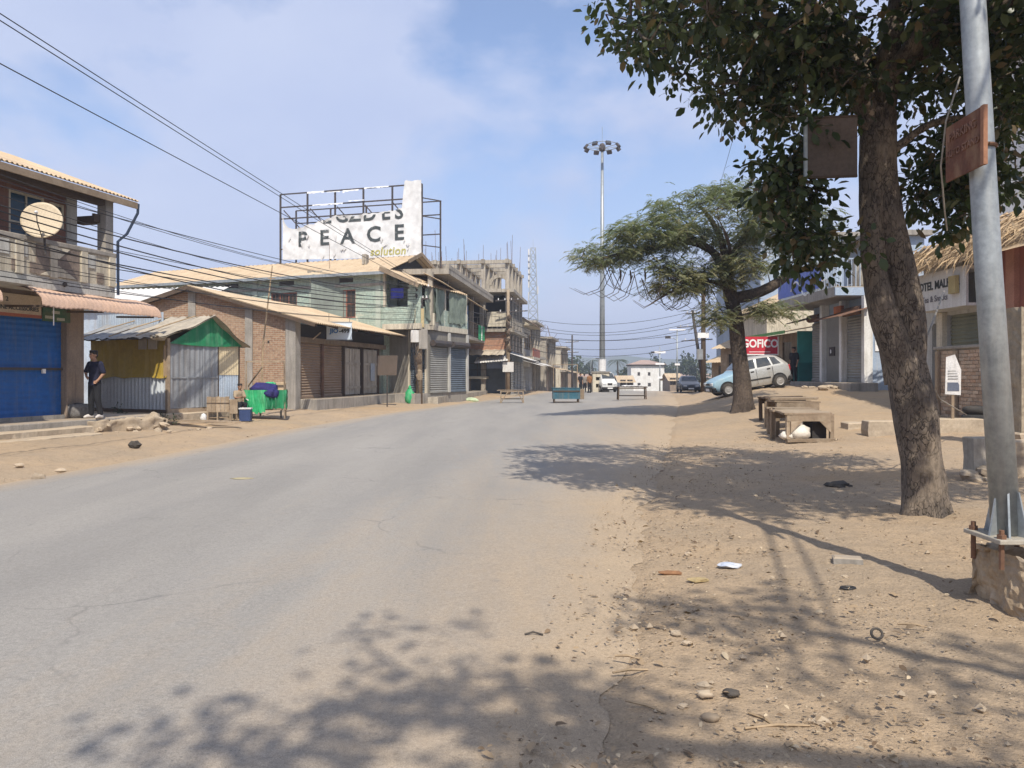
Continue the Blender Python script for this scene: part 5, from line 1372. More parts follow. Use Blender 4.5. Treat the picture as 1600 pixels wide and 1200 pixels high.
def trestle(px, Y, L, label, m=M_wood, h=.72, rz=0):
    X = GX(px, Y)
    t = thing('trestle_table', label, 'table', (X, Y, road_z(X,Y)), rz, 'tables blocking the road')
    planks_top(t, L, .6, h, 3, m=m)
    for s in (-1,1):
        for y in (-.24,.24):
            MB().bar((s*(L/2-.12),y,0),(s*(L/2-.14),y,h-.035),.06).build('leg', m, t)
        MB().bar((s*(L/2-.14),-.24,.2),(s*(L/2-.14),.24,.2),.045).build('stretcher', m, t)
    for y in (-.24,.24): MB().bar((-L/2+.12,y,.22 if y>0 else h-.09),(L/2-.12,y,.22 if y>0 else h-.09),.05).build('rail', m, t)
    return t
t1 = trestle(800, 42.5, 1.5, 'brown wooden trestle table with crossed legs, leftmost of those blocking the road')
MB().bar((-.62,-.27,0),(-.2,-.27,.66),.05).build('cross_brace', M_wood, t1); MB().bar((.62,-.27,0),(.3,-.27,.66),.05).build('cross_brace', M_wood, t1)
t3 = trestle(987, 42.0, 1.75, 'dark wooden table with scraps on top, rightmost of those blocking the road', M_wood_d)
for k in range(5): lump((0,0,0),random.uniform(.06,.12),90+k,sq=(1.6,1,.4)).build('paper_scrap', M_paper, t3, loc=(-.4+.2*k,0,.75))
t2 = thing('blue_cart', 'blue-green wooden vendor cart with tall thin posts standing across the road', 'cart', (GX(885,42.2), 42.2, road_z(GX(885,42.2),42.2)), 0, 'tables blocking the road')
M_bg = mat('blue_green_paint',(0.045,0.14,0.19),(0.03,0.09,0.12),3,streak=(0.2,0.17,0.13))
MB().box(-.72,.68,-.40,-.36,.22,.78).build('front_panel', M_bg, t2)
MB().box(-.72,.68,.36,.40,.22,.78).build('back_panel', M_bg, t2)
MB().box(-.76,-.72,-.40,.40,.22,.78).box(.68,.72,-.40,.40,.22,.78).build('side_panel', M_bg, t2)
planks_top(t2, 1.55, .86, .83, 4, m=M_bg)
MB().box(-.74,.7,-.43,-.405,.60,.68).build('trim_board', M_wood_d, t2)
for x in (-.68,.64):
    for y in (-.34,.34): MB().bar((x,y,0),(x,y,.24),.07).build('leg', M_wood_d, t2)
for x in (-.7,.62): MB().bar((x,.2,.8),(x,.2,2.1),.05).build('post', M_wood, t2)
MB().bar((-.7,.2,2.1),(.62,.2,2.1),.03).build('top_bar', M_wood, t2)
MB().bar((-.68,-.34,.06),(.64,-.34,.06),.04).build('stretcher', M_wood_d, t2)
MB().box(.72,.95,-.3,.3,.2,.75).build('side_box', M_wood, t2)

# market tables on the right verge
def market_table(px, py, Y, L, Wd, h, label, rz=0, m=M_wood, dz=0):
    X = GX(px, Y)
    t = thing('market_table', label, 'table', (X, Y, gh(X,Y)+dz), rz, 'market tables on the right verge')
    t.rotation_euler = (random.uniform(-.02,.02), random.uniform(-.03,.03), rz)
    planks_top(t, L, Wd, h, 4, .04, m)
    for s in (-1,1):
        for y in (-Wd/2+.06, Wd/2-.06):
            MB().box(s*(L/2-.06)-.045, s*(L/2-.06)+.045, y-.04, y+.04, -.03, h-.04).build('leg', m, t)
    for y in (-Wd/2+.03, Wd/2-.03): MB().box(-L/2+.02,L/2-.02,y-.018,y+.018,h-.2,h-.045).build('apron', m, t)
    return t
a_ = market_table(1252, 685, 17.7, 1.12, 1.0, .66, 'front wooden market table with arched apron and sack below', R(3))
for s in (-1,1): MB().prism([(s*.46,.46),(s*.2,.46),(s*.46,.2)], -.515,-.49).build('corner_bracket', M_wood, a_)
MB().box(-.55,.6,-.55,-.45,.0,.07).build('foot_rail', M_wood, a_)
MB().box(.12,.45,-.3,.3,.02,.42).build('inner_panel', M_dark, a_)
market_table(1238, 668, 18.8, 1.05, .9, .66, 'second wooden market table just behind the front one', R(-4))
market_table(1236, 655, 20.2, 1.15, .9, .72, 'plank-piled market table third from the front', R(2))
b3_ = market_table(1222, 640, 21.8, 1.1, .9, .68, 'dark-topped market table farthest back near the silver hatchback', R(-3), M_wood_d)
for k in range(3):
    X = GX(1240,20.4)+.1*k-.1
    o = MB().box(-.6,.6,-.1,.1,0,.05).build('loose_plank', M_wood, None, loc=(X,20.2+.18*k,gh(GX(1236,20.2),20.2)+.745+.004*k), rz=R(3*k-3)); tag(o, ['near plank lying on the third market table','middle plank lying on the third market table','rear plank lying on the third market table'][k], 'plank', 'planks piled on the third table')
sk_ = thing('white_sack', 'crumpled white sack lying under the front market table', 'sack', (GX(1247,17.35), 17.35, gh(GX(1247,17.35),17.35)+.02), 0)
lump((0,0,.19),.24,61,sq=(1.2,.9,.75),n=14).build('sack_body', M_cloth_w, sk_, smooth=True)
lump((-.25,-.05,.11),.13,62,sq=(1.4,.9,.7),n=12).build('sack_fold', M_cloth_w, sk_, smooth=True)
lump((.0,-.05,.40),.085,63,sq=(1,.9,1.1),n=12).build('sack_knot', M_cloth_w, sk_, smooth=True)

# ================================================== poles and masts
def pole(nm, label, px, Y, ztop, r, m, arms=(), lean=0, grp='utility poles', zb=None, taper=.7):
    X = GX(px, Y); z = gh(X,Y) if not (xl(Y) < X < xr(Y)) else road_z(X,Y)
    t = thing(nm, label, 'utility pole', (X, Y, z-.05), 0, grp)
    MB().tube([(0,0,0),(lean*.5,0,(ztop-z)*.5),(lean,0,ztop-z)], [r, r*(1+taper)/2, r*taper], 10).build('shaft', m, t, smooth=True)
    for (za, w, off) in arms:
        a = MB().bar((lean*za/(ztop-z)-w/2+off,-.06,za),(lean*za/(ztop-z)+w/2+off,-.06,za+.06*w),.08).build('cross_arm', M_iron, t)
        for k in range(4):
            x = lean*za/(ztop-z)+off-w/2+w*(k+.5)/4
            MB().lathe([(.03,0),(.05,.05),(.03,.1),(.045,.14),(0,.17)],8,(x,-.06,za+.05)).build('insulator', M_print_w, a)
    return t
p1 = pole('utility_pole', 'battered wooden utility pole smothered in cables beside the green house', 655, 41, 6.7, .19, M_wood, [(6.2,1.3,0),(5.6,.8,.1)])
MB().box(.02,.48,-.34,-.16,2.95,4.0).build('junction_box', M_conc, p1, bev=.02)
MB().box(-.42,.02,-.3,-.14,3.3,3.95).build('meter_box', M_tin_w, p1, bev=.02)
lump((0,0,0),.22,71,sq=(.9,.8,1.5)).build('cable_tangle', M_wood_d, p1, loc=(-.05,-.1,2.4))
lump((0,0,0),.2,72,sq=(.9,.8,2.3)).build('cable_tangle', M_wood, p1, loc=(.02,-.1,1.55))
MB().box(-.2,.28,-.26,-.1,4.1,5.1).build('wrapped_board', mat('ochre_board',(0.50,0.40,0.22)), p1)
for k in range(4):
    lump((0,0,0),.16,75+k,sq=(1,1,1.4)).build('cable_coil', M_iron, p1, loc=(random.uniform(-.15,.15),-.12,5.2+.3*k))
for k in range(6):
    MB().tube([(random.uniform(-.3,.3),-.2,5.4),(random.uniform(-.4,.4),-.25,3.9),(random.uniform(-.25,.25),-.2,2.4),(0,-.2,.6)],.015,5).build('loose_cable', M_iron, p1)
p2 = pole('utility_pole', 'brown utility pole with white box at the corner of the unfinished building', 794, 59.0, 8.2, .17, M_wood, [(7.3,2.0,0),(6.4,2.4,.3)])
MB().box(-.42,.42,-.25,-.16,1.85,2.6).build('notice_board', M_tin_w, p2)
for k in range(5): lump((0,0,0),.17,81+k,sq=(1,1,1.6)).build('cable_coil', M_wood_d, p2, loc=(random.uniform(-.1,.1),-.1,3.6+.6*k))
pole('utility_pole', 'thin dark utility pole with two cross arms standing left of the high mast', 894, 95, 6.6, .14, M_iron, [(6.2,1.6,0),(4.9,1.6,0)])
pole('utility_pole', 'leaning utility pole with two cross arms right of the dark parked car', 1101, 62, 6.9, .15, M_iron, [(5.4,2.3,-.3),(4.3,2.5,0),(6.5,1.2,0)], lean=-1.0)
p5 = pole('utility_pole', 'tall brown utility pole with white box left of the acacia trunk', 1099, 52, 8.6, .18, M_wood_d, [(7.4,1.6,0)])
MB().box(-.45,.3,-.3,-.15,3.75,4.1).build('white_box', M_print_w, p5)
MB().box(-.5,-.1,-.35,-.12,2.3,3.0).build('meter_box', M_tin_g, p5)
def street_light(px, Y, ztop, label, panels):
    X = GX(px,Y); z = gh(X,Y) if not (xl(Y) < X < xr(Y)) else road_z(X,Y)
    t = thing('street_light', label, 'street light', (X,Y,z-.02), 0, 'far street lights')
    H = ztop - z
    MB().tube([(0,0,0),(0,0,H)], [.1,.06], 8).build('post', M_galv, t, smooth=True)
    for (zf, w, h_) in panels: MB().box(-w/2,w/2,-.12,-.06,H*zf,H*zf+h_).build('panel', M_print_w, t)
    a = MB().tube([(0,0,H*.82),(-.4,0,H*.86),(-.7,0,H*.86)],.035,6).build('lamp_arm', M_galv, t)
    MB().box(-1.15,-.65,-.1,.1,H*.85,H*.89).build('lamp_head', M_iron, t)
    return t
street_light(1058, 75, 6.1, 'street light with wide pale panel on top behind the dark car', [(.98,1.6,.12),(.42,.5,.18)])
street_light(1031, 112, 5.8, 'street light with stacked small boards beyond the white building', [(.85,1.6,.3),(.6,1.3,.25),(.3,.7,.3)])
lt = thing('street_lamp', 'thin curved street lamp left of the high mast', 'street light', (GX(923,112),112,gh(GX(923,112),112)), 0, 'far street lights')
MB().tube([(0,0,0),(0,0,4.2),(.15,0,4.7),(.6,0,4.95),(.9,0,4.95)],[.09,.07,.06,.05,.05],8).build('post', M_galv, lt, smooth=True)
MB().box(.7,1.2,-.12,.12,4.88,5.0).build('lamp_head', M_iron, lt)

hm = thing('high_mast_light', 'very tall galvanised high mast with a ring of floodlights', 'high mast light', (GX(941,72),72,road_z(GX(941,72),72)), 0)
HZ = GZ(231,72)
MB().tube([(0,0,0),(0,0,HZ*.5),(0,0,HZ-.2)], [.29,.21,.12], 14).build('shaft', M_galv, hm, smooth=True)
ring = [(1.5*math.cos(2*math.pi*i/24),1.5*math.sin(2*math.pi*i/24),HZ+.1) for i in range(25)]
MB().tube(ring, .035, 6, cap=False).build('ring', M_galv, hm)
MB().lathe([(.18,-.4),(.3,-.3),(.3,.1),(.2,.3),(0,.4)],12,(0,0,HZ)).build('head_frame', M_iron, hm)
MB().tube([(0,0,HZ),(0,0,HZ+1.9)],.02,6).build('lightning_rod', M_galv, hm)
for i in range(8):
    t_ = 2*math.pi*(i+.3)/8
    a = MB().bar((.2*math.cos(t_),.2*math.sin(t_),HZ-.1),(1.5*math.cos(t_),1.5*math.sin(t_),HZ+.1+.1*math.sin(t_)),.05).build('spoke', M_galv, hm)
    fl = MB().box(-.24,.24,-.11,.11,-.22,.18).build('floodlight', M_iron, hm, bev=.03, loc=(1.6*math.cos(t_),1.6*math.sin(t_),HZ-.05))
    fl.rotation_euler = (R(-35),0,t_+math.pi/2)
    MB().box(-.2,.2,-.125,-.111,-.17,.14).build('lens', M_glass, fl)
MB().box(-.5,.5,-.5,.5,-.1,.5).build('base_block', M_conc, hm, bev=.03)
MB().lathe([(.36,1.9),(.36,3.0)],14).build('wrapped_poster', M_paper, hm)
bo = thing('block_booth', 'small concrete block booth with openings at the foot of the high mast', 'booth', (GX(938,69.5),69.5,road_z(GX(938,69.5),69.5)), 0)
MB().wall(-.75,.75,0,1.75,-.5,.5,[(-.45,-.05,.4,.75),(.1,.5,.4,.75),(-.45,-.05,1.05,1.35),(.1,.5,1.05,1.35)]).build('wall', M_plaster, bo)
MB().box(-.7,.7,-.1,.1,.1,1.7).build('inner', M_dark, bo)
MB().box(-.85,.85,-.6,.6,1.75,1.85).build('cap', M_conc, bo)

# lattice tower far behind
lt2 = thing('lattice_tower', 'slender steel lattice telecom tower rising behind the unfinished building', 'telecom tower', (GX(833,140),140,gh(GX(833,140),140)), 0)
HT = GZ(388,140)+1.6
for sx in (-1,1):
    for sy in (-1,1): MB().bar((sx*1.3,sy*1.3,0),(sx*.45,sy*.45,HT),.12).build('leg', M_galv, lt2)
nb = 16; br = MB()
for i in range(nb):
    z0 = HT*i/nb; z1 = HT*(i+1)/nb; w0 = lerp(1.3,.45,i/nb); w1 = lerp(1.3,.45,(i+1)/nb)
    for a, c in (((-1,-1),(1,-1)),((1,-1),(1,1)),((1,1),(-1,1)),((-1,1),(-1,-1))):
        br.bar((a[0]*w0,a[1]*w0,z0),(c[0]*w1,c[1]*w1,z1),.07); br.bar((c[0]*w0,c[1]*w0,z0),(a[0]*w1,a[1]*w1,z1),.07); br.bar((a[0]*w1,a[1]*w1,z1),(c[0]*w1,c[1]*w1,z1),.06)
br.build('lattice_braces', M_galv, lt2)
for k in range(8):
    MB().box(-.12,.12,-.1,.1,-.7,.7).build('antenna', M_tin_w, lt2, loc=(random.choice((-1,1))*.8,-.6,HT-1-1.6*k*.7))
MB().bar((0,0,HT),(0,0,HT+1.6),.05).build('spike', M_galv, lt2)

# ================================================== overhead cables
def cable(p, q, sag, label, r=.012, n=22, grp='overhead cables'):
    p = Vector(p); q = Vector(q); pts = []
    for i in range(n+1):
        t = i/n; a = p.lerp(q, t); a.z -= 4*sag*t*(1-t); pts.append(a)
    o = MB().tube(pts, r, 4).build('overhead_cable', M_black, None)
    return tag(o, label, 'cable', grp)
ORD = ['first','second','third','fourth','fifth','sixth','seventh','eighth','ninth','tenth','eleventh','twelfth','thirteenth','fourteenth','fifteenth']
for k, (y0, y1, lab) in enumerate(((18,438,'upper thin cable crossing the sky at top left'),(29,442,'cable just below the topmost one at top left'),(97,446,'third cable crossing the sky at left, below the pair'))):
    a = PP(-8, y0-6, 12); b = PP(655, y1, 41); d = (a-b)
    cable(b, b + d*1.35, .05, lab, .011)
for k in range(15):
    y0 = 262 + 12*k + random.uniform(-4,4); y1 = 442 + 4.2*k
    a = PP(-30, y0, 15.2+.05*k); b = PP(653+random.uniform(-3,4), y1, 41)
    cable(a, b, random.uniform(.15,.7), ORD[k]+' cable from the top of the bundle strung past the left balcony', random.choice((.008,.011,.016)))
for k in range(8):
    a = PP(656, 448+9*k, 41); b = PP(794+random.uniform(-4,4), 488+8*k, 59)
    cable(a, b, random.uniform(.2,.9), ORD[k]+' cable from the top between the wooden pole and the pole beyond', random.choice((.012,.016,.02)))
for k in range(7):
    a = PP(794, 490+8*k, 59); b = PP(1098, 482+9*k, 52)
    cable(a, b, random.uniform(.4,1.3), ORD[k]+' cable from the top sagging across the far road', .014)
for k in range(4):
    a = PP(794, 500+10*k, 59); b = PP(894, 535+6*k, 95)
    cable(a, b, .5, ORD[k]+' cable from the top running down the street past the lattice tower', .018)
cable(PP(1150,200,36), PP(1118,310,60), .1, 'thin stay cable above the acacia crown', .012)
# ================================================== cars
def car(label, loc, rz, st, paint, wheels, wheel_r, glass_x, hood=None, hoodm=None, sc=1.0, pitch=0, nm='parked_car', win=None, front=True):
    """st: stations (x, z_bottom, z_belt, z_roof, half_width, half_roof); x grows from nose to tail"""
    t = thing(nm, label, 'car', loc, rz)
    t.rotation_euler = (0, pitch, rz)
    t.scale = (sc,)*3
    X0 = st[0][0]; X1 = st[-1][0]
    def S_(x): return [float(np.interp(x, [s[0] for s in st], [s[i] for s in st])) for i in range(1,6)]
    xs = sorted(set([s[0] for s in st] + list(np.linspace(X0+.08, X1-.08, 22))))
    rows = []
    for x in xs:
        zb, zl, zr, hw, hr = S_(x)
        zm = lerp(zb, zl, .55)
        half = [(hw*.86,zb),(hw*.985,lerp(zb,zl,.2)),(hw*1.0,zm),(hw*.985,lerp(zb,zl,.9)),(hw*.955,zl),(lerp(hw*.95,hr,.5),lerp(zl,zr,.52)),(hr,zr-.02 if zr-zl > .1 else zr-.005),(hr*.8,zr+.012),(0,zr+.022)]
        ring = [(x, y, z) for y, z in half] + [(x, -y, z) for y, z in reversed(half[:-1])]
        rows.append(ring)
    b = MB(); b.grid(rows)
    n = len(rows[0])
    b.f.append(tuple(reversed(range(n)))); b.m.append(0); b.f.append(tuple((len(rows)-1)*n+i for i in range(n))); b.m.append(0)
    if hoodm:
        for fi, f in enumerate(b.f):
            cx = sum(b.v[i][0] for i in f)/len(f); cz = sum(b.v[i][2] for i in f)/len(f)
            if cx < hood: b.m[fi] = 1
    body = b.build('body', [paint, hoodm] if hoodm else paint, t, smooth=True)
    # underside
    MB().box(X0+.3,X1-.25,-st[4][4]*.8,st[4][4]*.8,st[4][1]-.05,st[4][1]+.08).build('underbody', M_black, t)
    def sp_(x, f, s, off):
        zb, zl, zr, hw, hr = S_(x)
        y = lerp(hw*.955, hr, f); z = lerp(zl, zr-.02, f)
        return (x, s*(y+off), z+off*.35)
    for s in (1,-1):
        for (a0,a1,c0,c1) in win:       # bottom x0,x1  top x0,x1
            rws = [[sp_(lerp(lerp(a0,c0,f),lerp(a1,c1,f),u), lerp(.06,.86,f), s, .014) for u in np.linspace(0,1,6)] for f in (0,.5,1)]
            if s > 0: rws = [list(reversed(r)) for r in rws]
            MB().grid(rws).build('side_window', M_glass, t)
        for xh in [w[1]-.12 for w in win[:2]]:
            zb, zl, zr, hw, hr = S_(xh)
            MB().box(xh-.09,xh+.05,s*hw*1.0-.012,s*hw*1.0+.012,zl-.12,zl-.08).build('door_handle', M_black, t)
        zb, zl, zr, hw, hr = S_((X0+X1)/2)
        MB().box(wheels[0]+.35,wheels[1]-.35,s*hw-.012,s*hw+.012,lerp(zb,zl,.36),lerp(zb,zl,.44)).build('side_moulding', M_black, t)
        for xd in (win[0][0]-.02, win[0][1]+.02, win[1][1]+.02 if len(win) > 1 else win[0][1]+.03):
            MB().box(xd-.004,xd+.004,s*hw*1.0-.008,s*hw*1.0+.004,zb+.1,zl).build('door_seam', M_black, t)
        for xw in wheels:
            zb, zl, zr, hw, hr = S_(xw)
            MB().lathe([(0,-.02),(wheel_r*1.17,-.02),(wheel_r*1.17,.006),(0,.006)] if s > 0 else [(0,.02),(wheel_r*1.17,.02),(wheel_r*1.17,-.006),(0,-.006)],24,(xw,s*hw*1.0,wheel_r+.03),'y').build('wheel_arch', M_black, t)
            w_ = MB().lathe([(wheel_r*.62,-.09),(wheel_r*.9,-.085),(wheel_r,-.05),(wheel_r,.05),(wheel_r*.9,.085),(wheel_r*.62,.09)],26,(0,0,0),'y').build('wheel', M_rubber, t, smooth=True, loc=(xw,s*(hw*1.0-.045),wheel_r))
            MB().lathe([(0,-.105),(wheel_r*.22,-.108),(wheel_r*.28,-.096),(wheel_r*.5,-.094),(wheel_r*.6,-.104),(wheel_r*.6,.104),(wheel_r*.5,.094),(wheel_r*.28,.096),(wheel_r*.22,.108),(0,.105)],20,(0,0,0),'y').build('rim', mat('dusty_rim',(0.40,0.39,0.37),(0.25,0.23,0.21),4,rough=.5,metal=.4), w_)
    # screens
    def screen(xa, xb, nm_):
        rws = []
        for f in np.linspace(0.08,.92,4):
            x = lerp(xa, xb, f); zb, zl, zr, hw, hr = S_(x)
            yy = lerp(hw*.80,hr*.88,f)
            rws.append([(x - .012*(1 if xb > xa else -1), yy*u, zr+.026+.012*(1-u*u)*0) for u in np.linspace(-1,1,7)])
        if xa > xb: rws = [list(reversed(r)) for r in rws]
        MB().grid(rws).build(nm_, M_glass, t)
    screen(glass_x[0], glass_x[1], 'windscreen'); screen(glass_x[3], glass_x[2], 'rear_screen')
    zb, zl, zr, hw, hr = S_(X0+.06)
    bm_ = MB()
    for xx, inv in ((X0,-1),(X1,1)):
        zb, zl, zr, hw, hr = S_(xx-.06*inv)
        MB().box(min(xx-.16*inv,xx+.05*inv),max(xx-.16*inv,xx+.05*inv),-hw*1.02,hw*1.02,.24,.46).build('bumper', M_black, t, bev=.05)
        MB().box(min(xx+.05*inv,xx+.065*inv),max(xx+.05*inv,xx+.065*inv),-.24,.24,.30,.41).build('number_plate', M_print_w, t)
        for s in (1,-1):
            zc = lerp(.46, zl, .6)
            if inv < 0: MB().box(xx-.03,xx+.12,s*hw*.68-.15,s*hw*.68+.15,zc-.07,zc+.07).build('headlight', mat('lamp_glass',(0.55,0.57,0.58),(0.45,0.46,0.47),3,rough=.15,bump=0), t, bev=.03)
            else: MB().box(xx-.16,xx+.02,s*hw*.86-.07,s*hw*.86+.07,zl-.24,zl-.02).build('tail_light', mat('tail_red',(0.42,0.02,0.03),(0.35,0.02,0.02),3,rough=.25,bump=0), t, bev=.02)
    MB().box(X0-.035,X0+.05,-.22,.22,lerp(.46,S_(X0+.06)[1],.45),lerp(.46,S_(X0+.06)[1],.85)).build('grille', M_black, t)
    for s in (1,-1):
        xm = win[0][0]+.08; zb, zl, zr, hw, hr = S_(xm)
        MB().box(xm-.05,xm+.05,s*(hw+.02),s*(hw+.16),zl+.02,zl+.12).build('door_mirror', M_black, t, bev=.02)
    return t
M_silver = mat('silver_paint',(0.50,0.51,0.50),(0.44,0.445,0.43),2,rough=.35,metal=.35,bump=0,streak=(0.36,0.31,0.25),streak_amt=.4,dust=(0.42,0.36,0.29))
M_pblue = mat('pale_blue_paint',(0.26,0.42,0.52),(0.30,0.43,0.50),2,rough=.45,bump=0,streak=(0.36,0.31,0.25),streak_amt=.3)
M_grey = mat('grey_paint',(0.13,0.15,0.18),(0.11,0.125,0.15),2,rough=.3,metal=.4,bump=0,dust=(0.36,0.32,0.27))
M_vanw = mat('white_van_paint',(0.70,0.70,0.68),(0.62,0.62,0.60),2,rough=.4,bump=0,streak=(0.45,0.40,0.33),streak_amt=.3)
HATCH = [(0.0,.34,.56,.58,.55,.40),(.06,.26,.64,.66,.64,.48),(.30,.22,.74,.765,.69,.55),(.62,.20,.81,.84,.715,.58),(.88,.20,.86,.90,.72,.60),(1.06,.20,.885,1.04,.725,.60),(1.42,.20,.91,1.33,.725,.555),(1.62,.20,.92,1.385,.725,.56),(2.05,.20,.93,1.405,.725,.56),(2.5,.20,.95,1.38,.72,.555),(2.82,.21,.96,1.31,.71,.54),(3.02,.24,.96,1.16,.70,.55),(3.2,.28,.92,.96,.67,.56),(3.27,.36,.72,.74,.62,.5)]
carX = GX(1110, 32.0)
zf_, zr_ = gh(carX+.58,32.0), gh(carX+2.74,32.0)
car('silver hatchback with pale blue bonnet parked behind the acacia trunk', (carX, 32.0, zf_+.02-(zr_-zf_)/2.16*.58), R(1.5), HATCH, M_silver, (.58,2.74), .27, (.98,1.50,2.72,3.12), .93, M_pblue, pitch=-math.atan2(zr_-zf_,2.16),
    win=[(1.22,1.82,1.50,1.84),(1.92,2.50,1.94,2.42),(2.58,2.92,2.50,2.72)])
SEDAN = [(0.0,.34,.60,.62,.68,.5),(.08,.24,.70,.73,.78,.6),(.5,.2,.80,.84,.84,.68),(1.1,.2,.88,.93,.86,.7),(1.35,.2,.90,1.06,.86,.68),(1.85,.2,.92,1.40,.86,.62),(2.3,.2,.93,1.46,.86,.62),(2.9,.2,.94,1.42,.86,.61),(3.4,.2,.95,1.18,.85,.62),(3.7,.22,.95,1.0,.84,.66),(4.1,.25,.93,.97,.80,.62),(4.2,.4,.75,.77,.72,.5)]
car('dark grey sedan parked facing the camera at the right roadside', (GX(1080,67), 67, gh(GX(1080,67),67)), R(84), SEDAN, M_grey, (.8,3.3), .3, (1.2,1.95,2.95,3.65),
    win=[(1.5,2.3,1.9,2.3),(2.4,3.15,2.4,2.95)])
VAN = [(0.0,.36,.70,.72,.66,.5),(.05,.26,.86,.90,.72,.56),(.25,.2,.96,1.10,.74,.58),(.75,.2,1.0,1.68,.745,.60),(1.0,.2,1.02,1.76,.745,.62),(2.2,.2,1.03,1.80,.745,.62),(3.2,.2,1.03,1.76,.745,.61),(3.42,.24,1.0,1.62,.735,.6),(3.5,.35,.8,.82,.68,.5)]
car('small white van parked beside the foot of the high mast', (GX(953,68.5), 68.5, road_z(GX(953,68.5),68.5)), R(105), VAN, M_vanw, (.55,2.75), .27, (.28,.82,3.25,3.46), nm='parked_van',
    win=[(.75,1.45,.95,1.45),(1.55,2.35,1.55,2.35),(2.45,3.2,2.45,3.15)])

# ================================================== right side: buildings
# blue-railed building behind the trees
GZ8 = gh(13.3, 32)
B8 = thing('blue_railed_building', 'pale building with blue balcony banner and grey shutters behind the big tree', 'shop building', (13.35, 34.6, GZ8), dang(0,-1))
MB().box(0, 5.6, 0.25, 7, -0.3, 3.45).build('wall', M_bluew, B8)
MB().box(-.2, 6.0, -0.75, 0.3, -0.4, 0.16).build('plinth', M_conc, B8, bev=.03)
for a, c, m_ in ((0.15,1.35,M_shut_g),(3.75,5.35,M_shut_g)):
    sh_ = shutter(B8, a, c, 0.18, 2.75, 0.12, m_, .11, .018)
    MB().tube([(a,.0,2.95),(c,.0,2.95)],.17,10).build('roller_drum', M_rust, sh_)
MB().box(1.9, 3.3, 0.05, 0.24, 0.18, 2.9).build('door', mat('grey_door',(0.25,0.24,0.21),(0.2,0.19,0.17),1), B8)
MB().box(2.2, 2.75, 0.02, 0.05, 1.25, 1.62).build('black_poster', M_black, B8)
lettering(B8, 'B', .2, (2.4,.01,1.43), M_print_w, .01)
for x in (1.45, 3.42, 5.42):
    MB().box(x, x+.24, -.08, 0.25, 0.1, 3.45).build('pillar', M_white, B8, bev=.01)
MB().box(3.0,3.7,-.12,.0,2.95,3.25).build('orange_box', mat('orange_paint',(0.5,0.16,0.06)), B8)
MB().sheet((3.4,-1.15,2.65),(2.5,0,0.0),(0,1.2,0.35),.15,.02,1).build('canopy', M_rust, B8)
MB().sheet((-.1,-1.0,2.75),(1.6,0,0.0),(0,1.1,0.3),.15,.02,1).build('canopy', M_wood_d, B8)
MB().box(-1.2, 5.2, -1.0, 6.5, 3.45, 3.85).build('balcony_slab', M_conc, B8, bev=.02)
MB().box(5.2, 5.26, -1.0, 1.5, 3.5, 3.8).build('slab_edge', M_bluew, B8)
bnr = MB().box(-1.1, 3.8, -0.98, -0.94, 3.95, 4.85).build('balcony_banner', M_bluerail, B8)
P = [(1.3+.55*math.cos(t), -0.995, 4.35+.38*math.sin(t)) for t in np.linspace(-.4,4.4,20)]
MB().tube(P, .05, 6).build('banner_swirl', M_print_k, bnr)
P = [(0.6+1.8*t, -0.99, 4.15+.35*math.sin(t*5)) for t in np.linspace(0,1,14)]
MB().tube(P, .04, 6).build('banner_swirl', M_print_w, bnr)
for x in np.arange(-1.1, 5.15, .16): MB().box(x-.014,x+.014,-.93,-.90,3.85,4.9).build('railing_bar', M_bluew, B8)
for y in np.arange(-.8, 1.2, .16): MB().box(5.12,5.15,y-.014,y+.014,3.85,4.9).build('railing_bar', M_bluew, B8)
MB().bar((-1.1,-.92,4.92),(5.16,-.92,4.92),.05).bar((5.13,-.92,4.92),(5.13,1.2,4.92),.05).build('handrail', M_bluew, B8)
MB().box(-1, 3.4, 2.0, 3.4, 3.85, 6.1).build('upper_wall', M_bluew, B8)
for x in (-.4,1.4): window(B8, x, x+1.2, 4.5, 5.7, 2.0, M_white, M_glass, mull=2, horiz=1)
MB().box(-1.4,3.7,1.2,3.6,6.1,6.3).build('roof_slab', M_conc, B8)
MB().lathe([(.5,0),(.55,.1),(.55,1.0),(.45,1.15),(.2,1.25),(0,1.26)],18,(4.5,.6,3.86)).build('water_tank', M_plaster, B8, smooth=True)
# blue end wall details
for (nm_, x0, x1, z0, z1, m_) in (('wall_board',.35,.85,1.35,1.95,M_print_w),('wall_picture',.4,.8,1.6,1.9,mat('green_print',(0.1,0.28,0.12)))):
    MB().box(5.61 if nm_=='wall_board' else 5.635, 5.635 if nm_=='wall_board' else 5.65, x0, x1, z0, z1).build(nm_, m_, B8)
MB().box(5.6,5.66,1.25,1.4,-.2,3.4).build('corner_strip', M_wood_d, B8)
# wooden kiosk with teal side
B9 = thing('wooden_kiosk', 'low wooden kiosk with teal side wall and green roof edge', 'kiosk', (13.1, 40.2, gh(13.1,38)-.05), dang(0,-1))
MB().wall(0,4.9,0,2.5,0,0.1,[(3.0,4.2,.1,2.1)]).build('front_wall', M_wood, B9)
for x in np.arange(0.02,2.95,.22): MB().box(x,x+.2,-.03,-.002,.05,2.45).build('plank', M_wood, B9)
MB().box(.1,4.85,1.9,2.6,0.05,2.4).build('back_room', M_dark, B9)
MB().box(4.9,4.98,0.0,2.6,0,2.55).build('side_wall', M_teal, B9)
MB().box(4.98,4.985,0.05,2.5,0.0,1.1).build('side_dado', mat('dark_teal',(0.03,0.2,0.19)), B9)
MB().box(4.2,4.9,-.05,0,.0,1.0).build('counter', M_teal, B9)
MB().sheet((-.3,-.7,2.5),(5.6,0,0),(0,3.4,.6),.2,.02,1).build('roof', M_tin, B9)
